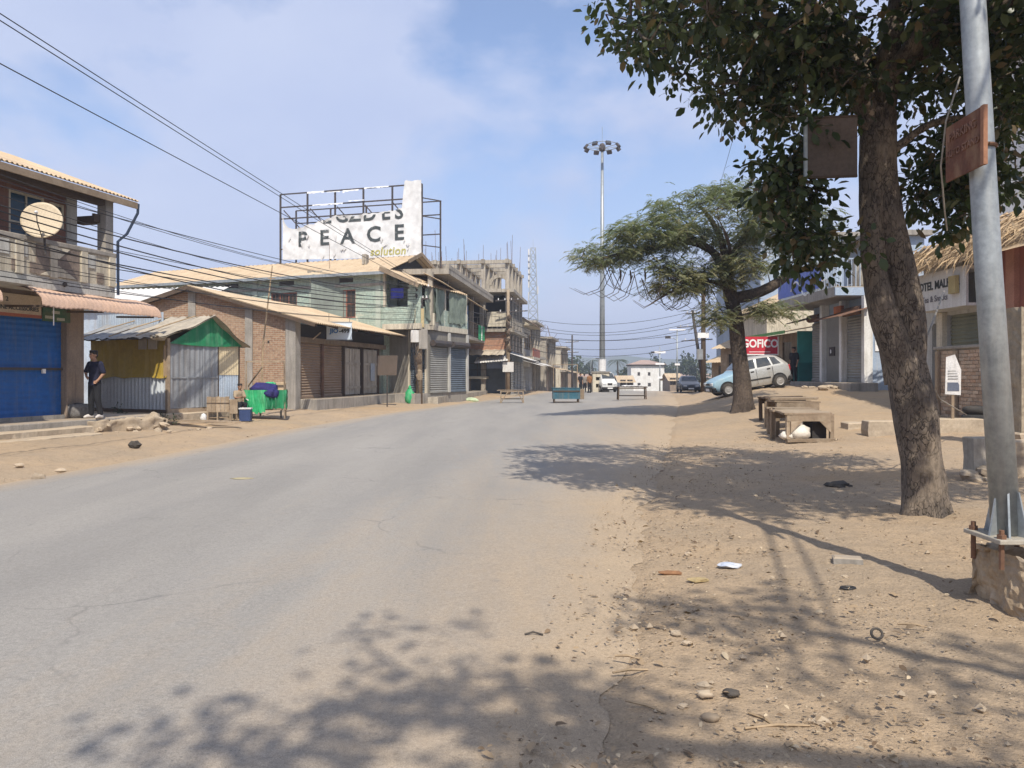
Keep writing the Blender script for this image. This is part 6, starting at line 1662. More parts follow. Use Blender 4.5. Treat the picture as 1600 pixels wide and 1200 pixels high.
MB().box(-.3,5.3,-.74,-.7,2.42,2.56).build('fascia', mat('leaf_green_paint',(0.16,0.36,0.12)), B9)
# houses further back
def simple_house(nm, label, x, y, z, rz, wx, wy, h, wm, rm, nwin=2, rise=1.4, floors=1, flat=False):
    t = thing(nm, label, 'house', (x,y,z), rz)
    wn_ = []
    for f in range(floors):
        for i in range(nwin):
            a = wx*(i+.5)/nwin-.5; wn_.append((a,a+1.0,f*h/floors+1.0,f*h/floors+2.2))
    MB().wall(0,wx,0,h,0,.2,wn_).box(0.0,wx,.2,wy,0,h).build('wall', wm, t)
    for w in wn_: window(t, *w, .1, M_wood, M_dark, mull=2, horiz=1)
    if flat:
        MB().box(-.3,wx+.3,-.5,wy+.3,h,h+.25).build('roof_slab', M_conc, t)
    else:
        MB().sheet((-.4,-.5,h-.02),(wx+.8,0,0),(0,wy/2+.5,rise),.3,.02,1).build('roof', rm, t)
        MB().sheet((wx+.4,wy+.5,h-.02),(-wx-.8,0,0),(0,-wy/2-.5,rise),.3,.02,1).build('roof', rm, t)
        MB().prismx([(0,h),(wy,h),(wy/2,h+rise)],0,.1).prismx([(0,h),(wy,h),(wy/2,h+rise)],wx-.1,wx).build('gable', wm, t)
    return t
simple_house('cream_house','cream house with tan tin roof peeping above the red sign', 13.6, 47.0, .8, dang(0,-1), 6, 6, 4.3, M_plaster, M_tin, 2, 1.6, 1)
simple_house('tall_house','pale blue multi-storey house half hidden behind the acacia', 16.5, 62, .3, dang(0,-1), 11, 9, 10.5, M_bluew, M_conc, 4, 1, 3, True)
simple_house('tan_roof_shack','brown plank shack with tan roof behind the leaning pole', GX(1112,57), 57, gh(GX(1112,57),57)-.1, dang(.4,-.92), 5, 4, 2.4, M_wood, M_tin, 2, .9)
simple_house('dark_roof_shack','dark-roofed shack between the brown pole and the silver hatchback', GX(1126,47), 47, gh(GX(1126,47),47)-.1, dang(.6,-.8), 4, 4, 2.5, M_wood, M_tin, 2, .8)
simple_house('pale_block','pale three-storey block glimpsed through the leaves at upper right', 19.5, 33, .8, dang(0.3,-.95), 9, 8, 13.5, M_tin_w, M_conc, 4, 1, 4, True)
# red shop sign
gs = thing('shop_sign', 'red board lettered GOFICO in white behind the acacia trunk', 'sign', (GX(1187,36.0), 36.0, gh(GX(1187,36),36)), 0)
zb_ = GZ(553,36)-gh(GX(1187,36),36); zt_ = GZ(526,36)-gh(GX(1187,36),36)
MB().box(-.80,.84,0,.06,zb_,zt_).build('board', M_red, gs)
MB().box(-.84,.88,-.015,.05,zb_-.05,zb_).box(.84,.88,-.015,.05,zb_,zt_).box(-.84,-.80,-.015,.05,zb_,zt_).build('frame', M_print_w, gs)
lettering(gs, 'GOFICO', .52, (.02,-.008,lerp(zb_,zt_,.58)), M_print_w, .016, sx=.86)
MB().box(-.5,.5,-.006,-.002,zb_+.08,zb_+.11).build('underline', M_print_w, gs)
for x in (-.6,.75): MB().tube([(x,.1,-.1),(x,.1,zt_)],.035,8).build('post', M_iron, gs)

# thatch-topped shop at the right edge
GZ10 = gh(13.2, 22)
B10 = thing('thatched_shop', 'shop with handwritten white fascia and dry palm thatch at the right edge', 'shop building', (13.3, 25.0, GZ10), dang(0,-1))
MB().wall(0,3.6,0,4.6,.1,.3,[(.5,1.0,.1,2.8),(1.35,3.4,.1,3.0)]).box(0,3.6,.9,6,0,4.6).build('wall', M_plaster_g, B10)
MB().box(3.6,9.5,.15,6,0,4.6).build('red_wall', M_redwall, B10)
MB().box(4.3,4.65,.0,.2,0,4.6).build('pillar', mat('salmon_plaster',(0.50,0.25,0.17)), B10)
shutter(B10, 1.4, 3.4, .15, 3.0, .2, mat('olive_shutter',(0.23,0.235,0.17)), .12, .02)
MB().box(.45,1.0,.3,.5,.1,2.8).build('dark_doorway', M_dark, B10)
MB().box(1.02,1.34,-.05,.3,0,3.1).build('door_pillar', M_plaster, B10)
fb = MB().box(.9,3.55,-.62,-.55,3.12,4.25).build('fascia_board', mat('white_board',(0.66,0.65,0.63),(0.54,0.53,0.51),2,streak=(0.35,0.33,0.3)), B10)
MB().box(.9,3.55,-.55,.1,4.15,4.25).box(.9,3.55,-.55,.1,3.12,3.2).build('fascia_box', M_white, fb)
lettering(fb, 'HOTEL MALHAR', .34, (2.05,-.628,3.85), M_print_k, .012, sx=.95)
lettering(fb, 'Tea & Snacks', .26, (1.95,-.628,3.45), mat('faded_black_print',(0.2,0.19,0.2)), .004, sx=1.0)
MB().box(2.9,3.25,-.75,-.64,3.5,4.0).build('floodlight', mat('ochre_plate',(0.45,0.36,0.17)), fb)
# dry palm thatch: strips hanging over the front
def strips(n, x0, x1, ytop, ybot, ztop, zbot, name, parent, wid=.03, seed=0, spread=.25):
    rg = np.random.default_rng(seed); b = MB()
    for i in range(n):
        x = rg.uniform(x0,x1); t = rg.uniform(0,.75); L = rg.uniform(.35,.8)
        y0 = lerp(ytop,ybot,t); z0 = lerp(ztop,zbot,t)+rg.uniform(0,.18)
        d = Vector((rg.normal(0,spread), (ybot-ytop)+rg.normal(0,.25), (zbot-ztop)*1.2+rg.normal(0,.25))).normalized()*L
        w = Vector((wid*rg.uniform(.5,1.2), rg.normal(0,.01), rg.normal(0,.012)))
        p = Vector((x,y0,z0)); q = p + d*.6 + Vector((0,0,.04)); r = p + d + Vector((rg.normal(0,.05),rg.normal(0,.05),-.08))
        b.add([p-w,p+w,q+w*.8,q-w*.8,r], [(0,1,2,3),(3,2,4)])
    return stuff(b.build(name, M_thatch, parent))
strips(2600, -.4, 9.2, 1.6, -1.0, 5.9, 4.35, 'thatch_fronds', B10, .02, 3, .75)
strips(1000, .0, 5, -.2, -1.1, 5.1, 4.2, 'thatch_fringe', B10, .016, 4, 1.0)
MB().add([(-.4,-.85,4.32),(9.2,-.85,4.32),(9.2,2.0,5.6),(-.4,2.0,5.6)],[(0,1,2,3)]).build('thatch_base', M_thatch, B10)

# yard wall of whitewashed brick
YW = thing('brick_yard_wall', 'low brick yard wall with peeling whitewash before the thatched shop', 'wall', (12.35, 22.4, gh(12.35,20.5)-.05), dang(0,-1))
wl = 3.9; bwid = .26; bht = .1
MB().box(0,wl,.03,.2,0,2.05).build('mortar_core', mat('mortar',(0.42,0.36,0.28)), YW)
M_ybrick = mat('yard_brick',(0.40,0.25,0.16),(0.52,0.44,0.34),.8,rough=.92,bump=.5,bscale=25,rndv=.22)
bmesh_ = MB().box(0,bwid-.014,0,.06,0,bht-.014).mesh('brick', M_ybrick)
for j in range(20):
    for i in range(15):
        x = i*bwid - (bwid/2 if j % 2 else 0)
        if x < -.01 or x+bwid > wl+.02: continue
        o = bpy.data.objects.new('brick', bmesh_); COL.objects.link(o); o.parent = YW
        o.location = (x, random.uniform(-.008,.008), .02+j*bht)
MB().box(-.05,wl+.05,-.05,.24,2.05,2.14).build('coping', M_conc, YW, bev=.02)
for x in (0.2,1.1): MB().box(x-.07,x+.07,-.09,-.02,-.05,2.0).build('wood_post', M_wood, YW)
# poster on a post
pb = thing('poster_board', 'white notice with dark picture fixed to a wooden stake before the yard wall', 'notice', (GX(1489,18.2), 18.2, gh(GX(1489,18.2),18.2)), R(-8))
MB().box(-.03,.03,0,.05,0,1.7).build('stake', M_wood, pb)
ps = MB().add([(-.18,-.01,.92),(.17,-.01,.9),(.17,-.03,1.5),(.02,-.06,1.86),(-.16,-.02,1.80)],[(0,1,2,3,4)]).add([(-.18,-.004,.92),(.17,-.004,.9),(.17,-.02,1.5),(.02,-.05,1.86),(-.16,-.012,1.80)],[(4,3,2,1,0)]).build('notice_sheet', M_paper, pb)
MB().box(-.13,.13,-.022,-.016,1.0,1.2).build('picture', mat('grey_blue_print',(0.13,0.15,0.2)), ps)
for z in (1.28,1.34,1.40,1.46): MB().box(-.12,.10,-.034,-.026,z,z+.018).build('text_line', M_tarp_g, ps)

# gate pillar, stub wall, kerb blocks
gp = thing('gate_pillar', 'tall weathered concrete gate pillar at the right edge behind the steel pole', 'pillar', (GX(1602,15), 15, gh(GX(1602,15),15)-.05), R(5))
crag(-.32,.32,-.3,.3,0,2.75,31,.05,.09).build('shaft', mat('mossy_concrete',(0.34,0.285,0.205),(0.20,0.165,0.12),3,bscale=14,bump=.8,streak=(0.42,0.37,0.28)), gp)
rough_slab(-.42,.42,-.4,.4,-.1,.35,32,8,8,.06).build('footing', M_stone, gp)
sw = thing('stub_wall', 'low crumbling stone wall with square end post behind the steel pole', 'wall', (GX(1530,10.8), 10.8, gh(GX(1530,10.8),10.8)-.05), R(-6))
rough_slab(-.15,.16,-.16,.16,0,.62,35,5,5,.03).build('end_post', M_conc_d, sw)
rough_slab(.16,3.0,-.12,.14,0,.58,36,18,4,.05).build('wall_run', M_stone, sw)
for k in range(14): lump((0,0,0), random.uniform(.07,.15), 130+k).build('stone', M_stone, sw, loc=(random.uniform(-.35,2.4), -.2+random.uniform(-.15,.05), random.uniform(.02,.2)))
for k, (a, c, Y) in enumerate(((1352,1400,18.1),(1404,1530,18.3))):
    X0, X1 = GX(a,Y), GX(c,Y)
    o = rough_slab(0,X1-X0,-.2,.2,-.1,.40,40+k,12,4,.03).build('kerb_block', M_step, None, loc=(X0,Y,gh((X0+X1)/2,Y)-.06)); tag(o, ['short cut-stone kerb block left of the big trunk','long cut-stone kerb block right of the big trunk'][k], 'kerb block', 'kerb blocks')
o = rough_slab(0,1.6,-.2,.25,-.1,.16,44,12,4,.05).build('paving_slab', M_step, None, loc=(GX(1320,19.6),19.6,gh(GX(1340,19.6),19.6))); tag(o, 'flat broken slab on the verge behind the kerb blocks', 'slab')
ct = thing('tyre_pile', 'black heap of old tyres and hose beside the yard wall', 'tyres', (GX(1532,18.9), 18.9, gh(GX(1532,18.9),18.9)), 0)
for k in range(3):
    ring_ = [(.36*math.cos(t),.36*math.sin(t),.1+.19*k) for t in np.linspace(0,2*math.pi,21)]
    MB().tube(ring_, .1, 8, cap=False).build('tyre', M_rubber, ct, smooth=True, loc=(.05*k,.03*k,0))
rb = thing('plinth_rubble', 'heap of broken stone at the foot of the blue-railed building', 'rubble', (12.1, 29.6, gh(12.1,29.6)), 0)
for k in range(16): lump((0,0,0), random.uniform(.08,.2), 150+k, sq=(1.3,1,.6)).build('stone', M_stone, rb, loc=(random.uniform(-.5,.9), random.uniform(-.6,1.4), .06))

# ================================================== galvanised pole on its block
SP = Vector((GX(1572,5.05), 5.05, 0))
blk = crag(-.07,1.1,-.62,.30,-.12,.455,50,.075,.03,.05).build('foundation_block', M_blockc, None, smooth=False, loc=(SP.x,SP.y+.02,0), rz=R(4)); tag(blk, 'rough earthy concrete block carrying the steel pole', 'foundation')
sp_o = thing('steel_pole', 'grey galvanised steel pole bolted to a rough concrete block at right', 'pole', (SP.x, SP.y, .44), 0)
lean = -.25
MB().tube([(0,0,.12),(lean*.5,0,2.0),(lean*1.2,0,5.0),(lean*1.9,0,8.0)], [.087,.080,.073,.064], 28).build('shaft', M_galv, sp_o, smooth=True)
MB().prism([(-.165,.085),(.2,.085),(.2,.115),(-.165,.115)],-.20,.20).build('base_plate', mat('dusty_plate',(0.40,0.36,0.29),(0.33,0.30,0.25),5,rough=.6), sp_o, bev=.006)
for a in (20, 110, 200, 290, 65, 245):
    g_ = MB().prism([(.078,.115),(.155,.115),(.09,.40),(.078,.40)],-.006,.006).build('gusset', M_galv, sp_o); g_.rotation_euler = (0,0,R(a))
for x, y in ((-.125,-.15),(.17,-.15),(.17,.15),(-.125,.15)):
    MB().tube([(x,y,-.08),(x,y,.17)],.016,8).build('anchor_bolt', M_rust, sp_o); MB().lathe([(.03,.115),(.03,.14),(0,.141)],6,(x,y,0)).build('nut', M_rust, sp_o)
# rusty sign clamped to the pole
rs = thing('rusty_sign', 'rusty brown sign plate with faded lettering clamped to the steel pole', 'sign', (GX(1537,4.80), 4.80, GZ(212,4.80)), R(-93))
MB().box(-.44,.0,-.012,.0,-.185,.185).build('plate', mat('rust_plate',(0.16,0.062,0.034),(0.11,0.05,0.034),5,rough=.85,bump=.3,streak=(0.27,0.17,0.10),streak_amt=.8,stretch=(6,6,3)), rs)
MB().box(.0,.035,-.02,.006,-.185,.185).build('edge_angle', mat('pale_rust',(0.34,0.17,0.10)), rs)
lettering(rs, 'PARKING', .08, (-.22,-.016,.10), M_print_f, .001)
lettering(rs, 'AUTO STAND', .064, (-.22,-.016,-.01), M_print_f, .001)
ring_ = [(.085*math.cos(t)-.25,.085*math.sin(t)+.12,0) for t in np.linspace(0,2*math.pi,17)]
MB().tube(ring_, .012, 6, cap=False).build('clamp', M_rust, rs)
# ================================================== trees
def bark_tube(pts, rad, n=28, rings=40, amp=.05, seed=0, flare=0.0, flutes=5):
    pts = [Vector(p) for p in pts]
    ts = np.linspace(0, len(pts)-1, rings)
    vs = []
    prev = None
    for i, t in enumerate(ts):
        k = min(int(t), len(pts)-2); f = t-k
        p0 = pts[max(k-1,0)]; p1 = pts[k]; p2 = pts[k+1]; p3 = pts[min(k+2,len(pts)-1)]
        c = 0.5*((2*p1)+(p2-p0)*f+(2*p0-5*p1+4*p2-p3)*f*f+(3*p1-p0-3*p2+p3)*f**3)
        r = lerp(rad[k], rad[k+1], f)
        d = (p2-p1).normalized()
        if prev is None:
            a = d.cross(Vector((0,1,0)) if abs(d.y) < .9 else Vector((1,0,0))).normalized()
        else: a = (prev - d*prev.dot(d)).normalized()
        prev = a; b = d.cross(a)
        row = []
        for j in range(n):
            th = 2*math.pi*j/n
            o = a*math.cos(th)+b*math.sin(th)
            q = c + o*r
            k2 = 1 + amp*2.2*noise.noise(Vector((q.x*2.2+seed, q.y*2.2, q.z*1.1))) + amp*noise.noise(Vector((q.x*7, q.y*7+seed, q.z*4)))
            k2 += amp*.8*math.sin(flutes*th + 2*noise.noise(Vector((seed,0,q.z*.7)))) 
            if flare: k2 += flare*math.exp(-i/rings*14)*(1+.6*math.sin(flutes*th+seed))
            row.append(c + o*r*k2)
        vs.append(row)
    b_ = MB(); b_.grid(vs, closed=True)
    b_.f.append(tuple((rings-1)*n+j for j in range(n))); b_.m.append(0)
    return b_
def leaf_mesh(name, P, D, N, L, Wd, m, parent, fold=.12):
    """P base points, D directions, N rough normals, L lengths: one folded six-point leaf each"""
    k = len(P)
    D = D/np.linalg.norm(D,axis=1,keepdims=True)
    Sx = np.cross(D, N); Sx /= (np.linalg.norm(Sx,axis=1,keepdims=True)+1e-9)
    Nn = np.cross(Sx, D)
    L = L[:,None]; w = L*Wd
    V = np.stack([P, P+D*L*.32+Sx*w*.46+Nn*L*fold*.5, P+D*L*.32-Sx*w*.46+Nn*L*fold*.5, P+D*L*.70+Sx*w*.42+Nn*L*fold*.2, P+D*L*.70-Sx*w*.42+Nn*L*fold*.2, P+D*L-Nn*L*fold*.6], axis=1).reshape(-1,3)
    i = np.arange(k)*6
    tri = np.stack([i,i+1,i+2, i+1,i+3,i+2, i+2,i+3,i+4, i+3,i+5,i+4],axis=1).reshape(-1,3)
    me = bpy.data.meshes.new(name)
    me.vertices.add(len(V)); me.vertices.foreach_set('co', V.astype(np.float32).ravel())
    me.loops.add(tri.size); me.loops.foreach_set('vertex_index', tri.ravel().astype(np.int32))
    me.polygons.add(len(tri)); me.polygons.foreach_set('loop_start', np.arange(0,tri.size,3,dtype=np.int32)); me.polygons.foreach_set('loop_total', np.full(len(tri),3,dtype=np.int32))
    me.update(calc_edges=True); me.validate(); me.materials.append(m)
    o = bpy.data.objects.new(name, me); COL.objects.link(o); o.parent = parent
    return o
def ellip(c, r, n, rg, lo=.35, gap=None, gseed=0):
    out = []
    while len(out) < n:
        d = rg.normal(size=3); d /= np.linalg.norm(d)
        p = np.array(c) + d*np.array(r)*(rg.uniform(lo**3,1)**(1/3))
        if gap is not None and noise.noise(Vector(p*1.1)+Vector((gseed,0,0))) < gap: continue
        out.append(p)
    return out
def twigs(clusters, skel, rg, r0=.018):
    nodes = [np.array(s) for s in skel]
    order = sorted(range(len(clusters)), key=lambda i: min(np.linalg.norm(clusters[i]-s) for s in nodes[:len(skel)]))
    b = MB(); arr = np.array(nodes)
    for i in order:
        c = clusters[i]; d = np.linalg.norm(arr-c,axis=1); j = int(np.argmin(d)); s = arr[j]; L = d[j]
        mid = (s+c)/2 + rg.normal(0,.08*min(L,1.0),3) + np.array((0,0,.06*L))
        r = min(.05, r0*(.4+L))
        b.tube([s, mid, c], [r, r*.75, r*.35], 4, cap=False)
        arr = np.vstack([arr, c])
    return b
def skel_pts(paths, step=.25):
    out = []
    for p in paths:
        for a, c in zip(p[:-1], p[1:]):
            a = np.array(a); c = np.array(c); n = max(1,int(np.linalg.norm(c-a)/step))
            for i in range(n): out.append(a+(c-a)*i/n)
        out.append(np.array(p[-1]))
    return out
def leaves_at(clusters, per, rad, size, rg, droop=.35, sd=.25):
    P = []; D = []; N = []; L = []
    for c in clusters:
        for _ in range(per):
            d = rg.normal(size=3); d /= np.linalg.norm(d)
            P.append(c + d*rad*rg.uniform(.1,1)); dd = d + rg.normal(0,.5,3); dd[2] -= droop; D.append(dd)
            n = rg.normal(0,.55,3); n[2] += 1; N.append(n); L.append(size*rg.uniform(1-sd*1.6,1+sd))
    return np.array(P), np.array(D), np.array(N), np.array(L)

M_bark1 = barkmat('dusty_bark', (0.22,0.175,0.13), (0.115,0.095,0.078), (0.04,0.032,0.026), 17)
M_bark2 = barkmat('dark_bark', (0.12,0.092,0.07), (0.075,0.058,0.046), (0.03,0.024,0.02), 12)
M_leaf1 = leafmat('glossy_leaf', (0.026,0.042,0.02), (0.062,0.082,0.034), (0.17,0.125,0.07), .32, .38)
M_leaf2 = leafmat('acacia_leaf', (0.15,0.175,0.11), (0.20,0.225,0.145), (0.28,0.265,0.16), .38, .6)
M_leaf2y = leafmat('yellowed_acacia_leaf', (0.20,0.205,0.125), (0.26,0.25,0.15), (0.34,0.30,0.18), .35, .6)

rg = np.random.default_rng(5)
T1 = thing('broadleaf_tree', 'big broadleaf street tree with thick cracked trunk in the right foreground', 'tree', (4.53, 8.4, 0), 0)
def loc1(*p): return (p[0]-4.53, p[1]-8.4, p[2])
bark_tube([loc1(4.55,8.4,-.12),loc1(4.52,8.4,.35),loc1(4.46,8.4,.8),loc1(4.36,8.4,1.4),loc1(4.27,8.4,1.8),loc1(4.24,8.45,2.05)],[.25,.22,.215,.22,.195,.10],44,80,.075,1,.5,5).build('trunk', M_bark1, T1, smooth=True)
bark_tube([loc1(4.32,8.38,1.6),loc1(4.09,8.33,2.1),loc1(3.95,8.33,2.6),loc1(3.92,8.38,3.3),loc1(3.95,8.4,3.9),loc1(3.97,8.4,4.5)],[.17,.16,.12,.125,.15,.13],26,50,.06,2).build('stem', M_bark1, T1, smooth=True)
bark_tube([loc1(4.34,8.42,1.6),loc1(4.35,8.42,2.1),loc1(4.29,8.42,2.6),loc1(4.18,8.42,3.1),loc1(4.06,8.42,3.7),loc1(4.05,8.4,4.4),loc1(4.15,8.45,5.2)],[.17,.175,.155,.16,.16,.15,.12],26,54,.06,3).build('stem', M_bark1, T1, smooth=True)
bark_tube([loc1(4.3,8.6,1.5),loc1(4.22,8.64,2.2),loc1(4.12,8.62,2.9),loc1(4.02,8.52,3.6)],[.12,.13,.13,.1],16,24,.05,4).build('stem', M_bark1, T1, smooth=True)  # filler stem added behind the slit so the gap stays dark
limbs = [
    ([(3.98,8.4,4.3),(3.6,8.3,4.85),(2.9,8.1,5.1),(2.1,7.9,5.35),(1.3,7.6,5.8)],[.13,.115,.09,.06,.03]),
    ([(3.97,8.4,4.4),(3.7,8.6,5.3),(3.0,8.9,6.2),(2.2,9.4,6.9)],[.12,.10,.07,.03]),
    ([(4.1,8.4,5.0),(4.2,8.3,5.9),(4.0,8.0,6.9),(3.6,7.6,7.9)],[.12,.10,.07,.03]),
    ([(4.12,8.45,4.9),(4.7,8.5,5.5),(5.5,8.6,6.0),(6.3,8.6,6.6)],[.11,.09,.06,.03]),
    ([(4.1,8.4,4.8),(4.5,7.7,5.6),(4.7,6.9,6.3),(4.6,6.2,6.9)],[.10,.08,.055,.025]),
    ([(4.5,7.7,5.6),(4.6,6.6,6.0),(4.5,5.4,6.2),(4.2,4.2,6.2)],[.08,.07,.05,.03]),
    ([(4.1,8.4,4.9),(5.2,7.8,5.5),(6.1,6.9,5.8),(6.9,6.0,5.9)],[.09,.07,.05,.03]),
    ([(4.0,8.4,4.2),(3.65,8.25,4.35),(3.2,8.1,4.1),(2.95,8.1,3.6),(2.9,8.1,3.2)],[.06,.045,.03,.02,.012]),
    ([(4.1,8.4,4.0),(4.5,8.3,4.3),(5.0,8.3,4.4),(5.6,8.3,4.5)],[.05,.04,.03,.015]),
    ([(4.0,8.5,5.0),(3.9,9.3,5.9),(3.6,10.2,6.7),(3.4,11.0,7.2)],[.10,.08,.05,.025])]
for p, r in limbs:
    bark_tube([loc1(*q) for q in p], r, 12, 22, .05, r[0]*50, flutes=3).build('limb', M_bark1, T1, smooth=True)
cl = []
cl += ellip((3.55,8.5,6.75),(3.0,2.9,2.1),430,rg,.45,-.30,1)
cl += ellip((3.5,6.7,6.3),(2.5,1.5,1.0),150,rg,.2,-.30,1)
cl += ellip((1.95,8.0,5.55),(1.05,1.1,.85),60,rg,.2,-.30,2)
cl += ellip((2.75,8.2,4.85),(.75,.85,.7),48,rg,.2,-.25,3)
cl += ellip((3.35,8.3,4.85),(.7,.8,.55),34,rg,.2,-.2,4)
cl += ellip((2.95,8.15,3.75),(.36,.5,.75),40,rg,.2,None,4)
cl += ellip((3.25,8.2,3.0),(.5,.4,.35),20,rg,.2,None,5)
cl += ellip((4.7,8.35,4.75),(.75,.8,1.1),70,rg,.2,-.28,6)
cl += ellip((4.95,8.3,3.85),(.5,.5,.35),24,rg,.2,None,7)
cl += ellip((5.75,8.6,5.0),(.9,.9,1.0),46,rg,.2,-.2,8)
def hides(c):
    px = 800+1200*c[0]/c[1]; py = 586-1200*(c[2]-1.6)/c[1]
    return c[1] < 7.75 and 1235 < px < 1350 and 160 < py < 300
cl = [c for c in cl if not hides(c) and not (abs(c[0]-4.3) < .45 and 7.9 < c[1] < 8.6 and c[2] < 4.3)]
cl += ellip((5.75,7.0,4.7),(1.1,.9,1.0),70,rg,.2,-.3,31) + ellip((4.5,6.3,5.6),(1.7,1.0,.75),130,rg,.2,-.4,32) + ellip((4.2,4.5,6.1),(1.7,1.3,.65),130,rg,.2,-.4,34) + ellip((6.5,6.1,5.7),(1.5,1.4,1.0),130,rg,.2,-.4,33)
cl += ellip((6.1,9.6,5.2),(1.0,.8,1.4),70,rg,.2,-.3,36) + ellip((4.95,8.6,3.65),(.45,.4,.45),30,rg,.2,None,37)
clL = [c - np.array((4.53,8.4,0)) for c in cl]
sk = skel_pts([[np.array(loc1(*q)) for q in p] for p, r in limbs])
stuff(twigs(clL, sk, rg, .02).build('twigs', M_bark1, T1))
Pq, Dq, Nq, Lq = leaves_at(clL, 34, .30, .112, rg, .5, .42)
stuff(leaf_mesh('crown', Pq, Dq, Nq, Lq, .58, M_leaf1, T1))
# the board fixed to the trunk
tb = thing('board_on_tree', 'blank grey-brown board with pale edge nailed to the big tree', 'board', (GX(1300,7.75), 7.75, GZ(230,7.75)), R(-8))
MB().box(-.24,.24,-.012,.012,-.30,.30).build('panel', mat('brown_board',(0.12,0.09,0.07),(0.09,0.07,0.055),2), tb)
MB().box(-.27,-.24,-.018,.03,-.31,.31).build('edge_strip', mat('pale_strip',(0.36,0.40,0.40)), tb)
MB().box(-.24,.24,-.02,.018,.29,.31).box(-.24,.24,-.02,.018,-.31,-.29).build('frame', M_wood_d, tb)
MB().bar((.2,.02,.05),(.33,.4,.05),.03).build('bracket', M_iron, tb)

T2 = thing('acacia_tree', 'feathery spreading acacia tree with dark leaning trunk beside the silver car', 'tree', (7.5, 25, gh(7.5,25)-.05), 0)
O2 = np.array((7.5,25,gh(7.5,25)-.05))
def loc2(*p): return tuple(np.array(p)-O2)
bark_tube([loc2(7.52,25,.35),loc2(7.5,25,1.2),loc2(7.40,25,2.2),loc2(7.28,25,3.3),loc2(7.12,25,4.2),loc2(6.95,25,5.0)],[.34,.28,.25,.235,.23,.17],26,50,.05,6,.3,5).build('trunk', M_bark2, T2, smooth=True)
limbs2 = [
    ([(7.2,25,4.1),(7.9,24.9,4.25),(8.6,24.8,4.6),(9.4,24.8,5.3),(10,24.8,6)],[.2,.18,.15,.11,.05]),
    ([(6.95,25,4.9),(6.5,24.9,5.6),(5.7,24.8,5.9),(4.6,24.7,5.7),(3.4,24.6,5.45),(2.3,24.5,5.2)],[.18,.14,.11,.08,.05,.02]),
    ([(6.95,25,4.9),(6.9,25.2,5.9),(6.6,25.4,6.7),(6.2,25.6,7.3)],[.16,.12,.08,.03]),
    ([(6.95,25,4.8),(7.4,25.2,5.8),(8.0,25.3,6.6),(8.6,25.4,7.3)],[.15,.11,.08,.03]),
    ([(6.5,24.9,5.6),(5.6,25.2,6.3),(4.7,25.5,6.6),(3.8,25.7,6.4)],[.09,.07,.05,.02]),
    ([(7.1,25,4.4),(6.4,24.6,4.6),(5.6,24.4,4.5),(4.8,24.2,4.1),(4.3,24.1,3.8)],[.09,.06,.045,.03,.012]),
    ([(7.0,25,4.8),(6.8,24.0,5.5),(6.4,23.2,6.0)],[.09,.07,.03])]
for p, r in limbs2: bark_tube([loc2(*q) for q in p], r, 10, 20, .06, r[0]*31, flutes=3).build('limb', M_bark2, T2, smooth=True)
c2 = []; c2y = []
c2 += ellip((6.9,25,6.75),(2.6,2.5,1.0),210,rg,.55,-.12,11)
c2 += ellip((4.6,25,6.1),(1.7,1.8,.6),105,rg,.4,-.12,12)
c2 += ellip((3.1,24.7,5.5),(1.1,1.0,.35),46,rg,.2,None,13)
c2 += ellip((8.9,25,6.4),(1.7,1.6,1.0),80,rg,.4,-.2,14)
c2 += ellip((5.3,24.6,5.1),(1.2,1.0,.4),30,rg,.2,None,14)
c2y += ellip((5.5,24.5,4.55),(1.35,1.0,.40),70,rg,.2,-.25,15)
c2y += ellip((7.3,24.3,5.0),(1.0,1.0,.65),60,rg,.2,-.2,16)
c2y += ellip((6.6,24.5,3.5),(.55,.5,.45),24,rg,.2,None,17)
c2y += ellip((8.2,24.4,3.6),(.75,.5,.35),26,rg,.2,None,18)
c2y += ellip((2.5,24.5,5.2),(.6,.5,.2),8,rg,.2,None,18)
c2, c2y = [c for i, c in enumerate(c2) if i % 7] + [c for i, c in enumerate(c2y) if i % 5 < 2], [c for i, c in enumerate(c2y) if i % 5 >= 2] + [c for i, c in enumerate(c2) if not i % 7]
toL = lambda L_: [c-O2 for c in L_]
sk2 = skel_pts([[np.array(loc2(*q)) for q in p] for p, r in limbs2])
twigs(toL(c2)+toL(c2y), sk2, rg, .022).build('twigs', M_bark2, T2); stuff(bpy.data.objects['twigs.001'])
def fronds(clusters, per, m, rg, rad=.40, flen=.46, pairs=12, name='crown'):
    P=[];D=[];N=[];L=[]
    for c in clusters:
        for _ in range(per):
            az = rg.uniform(0,2*math.pi); o = np.array((math.cos(az),math.sin(az),rg.uniform(-.1,.55)))
            s = c + rg.normal(0,rad*.5,3)*np.array((1,1,.5)); ln = flen*rg.uniform(.6,1.25)
            q = s.copy(); d = o/np.linalg.norm(o)
            for k in range(pairs):
                d = d + np.array((rg.normal(0,.05),rg.normal(0,.05),-.085+rg.normal(0,.05))); d /= np.linalg.norm(d)
                q = q + d*ln/pairs
                side = np.cross(d,(0,0,1)); side /= np.linalg.norm(side)+1e-6
                w = math.sin(math.pi*(k+1.2)/(pairs+1.6))
                for sg in (-1,1):
                    P.append(q.copy()); D.append(side*sg + d*.55 + np.array((0,0,-.25))); N.append((rg.normal(0,.3),rg.normal(0,.3),1)); L.append(.095*w*rg.uniform(.7,1.3)+.025)
    return stuff(leaf_mesh(name, np.array(P),np.array(D),np.array(N),np.array(L), .22, m, T2, .05))
fronds(toL(c2), 10, M_leaf2, rg)
fronds(toL(c2y), 9, M_leaf2y, rg, name='yellowed_fronds')
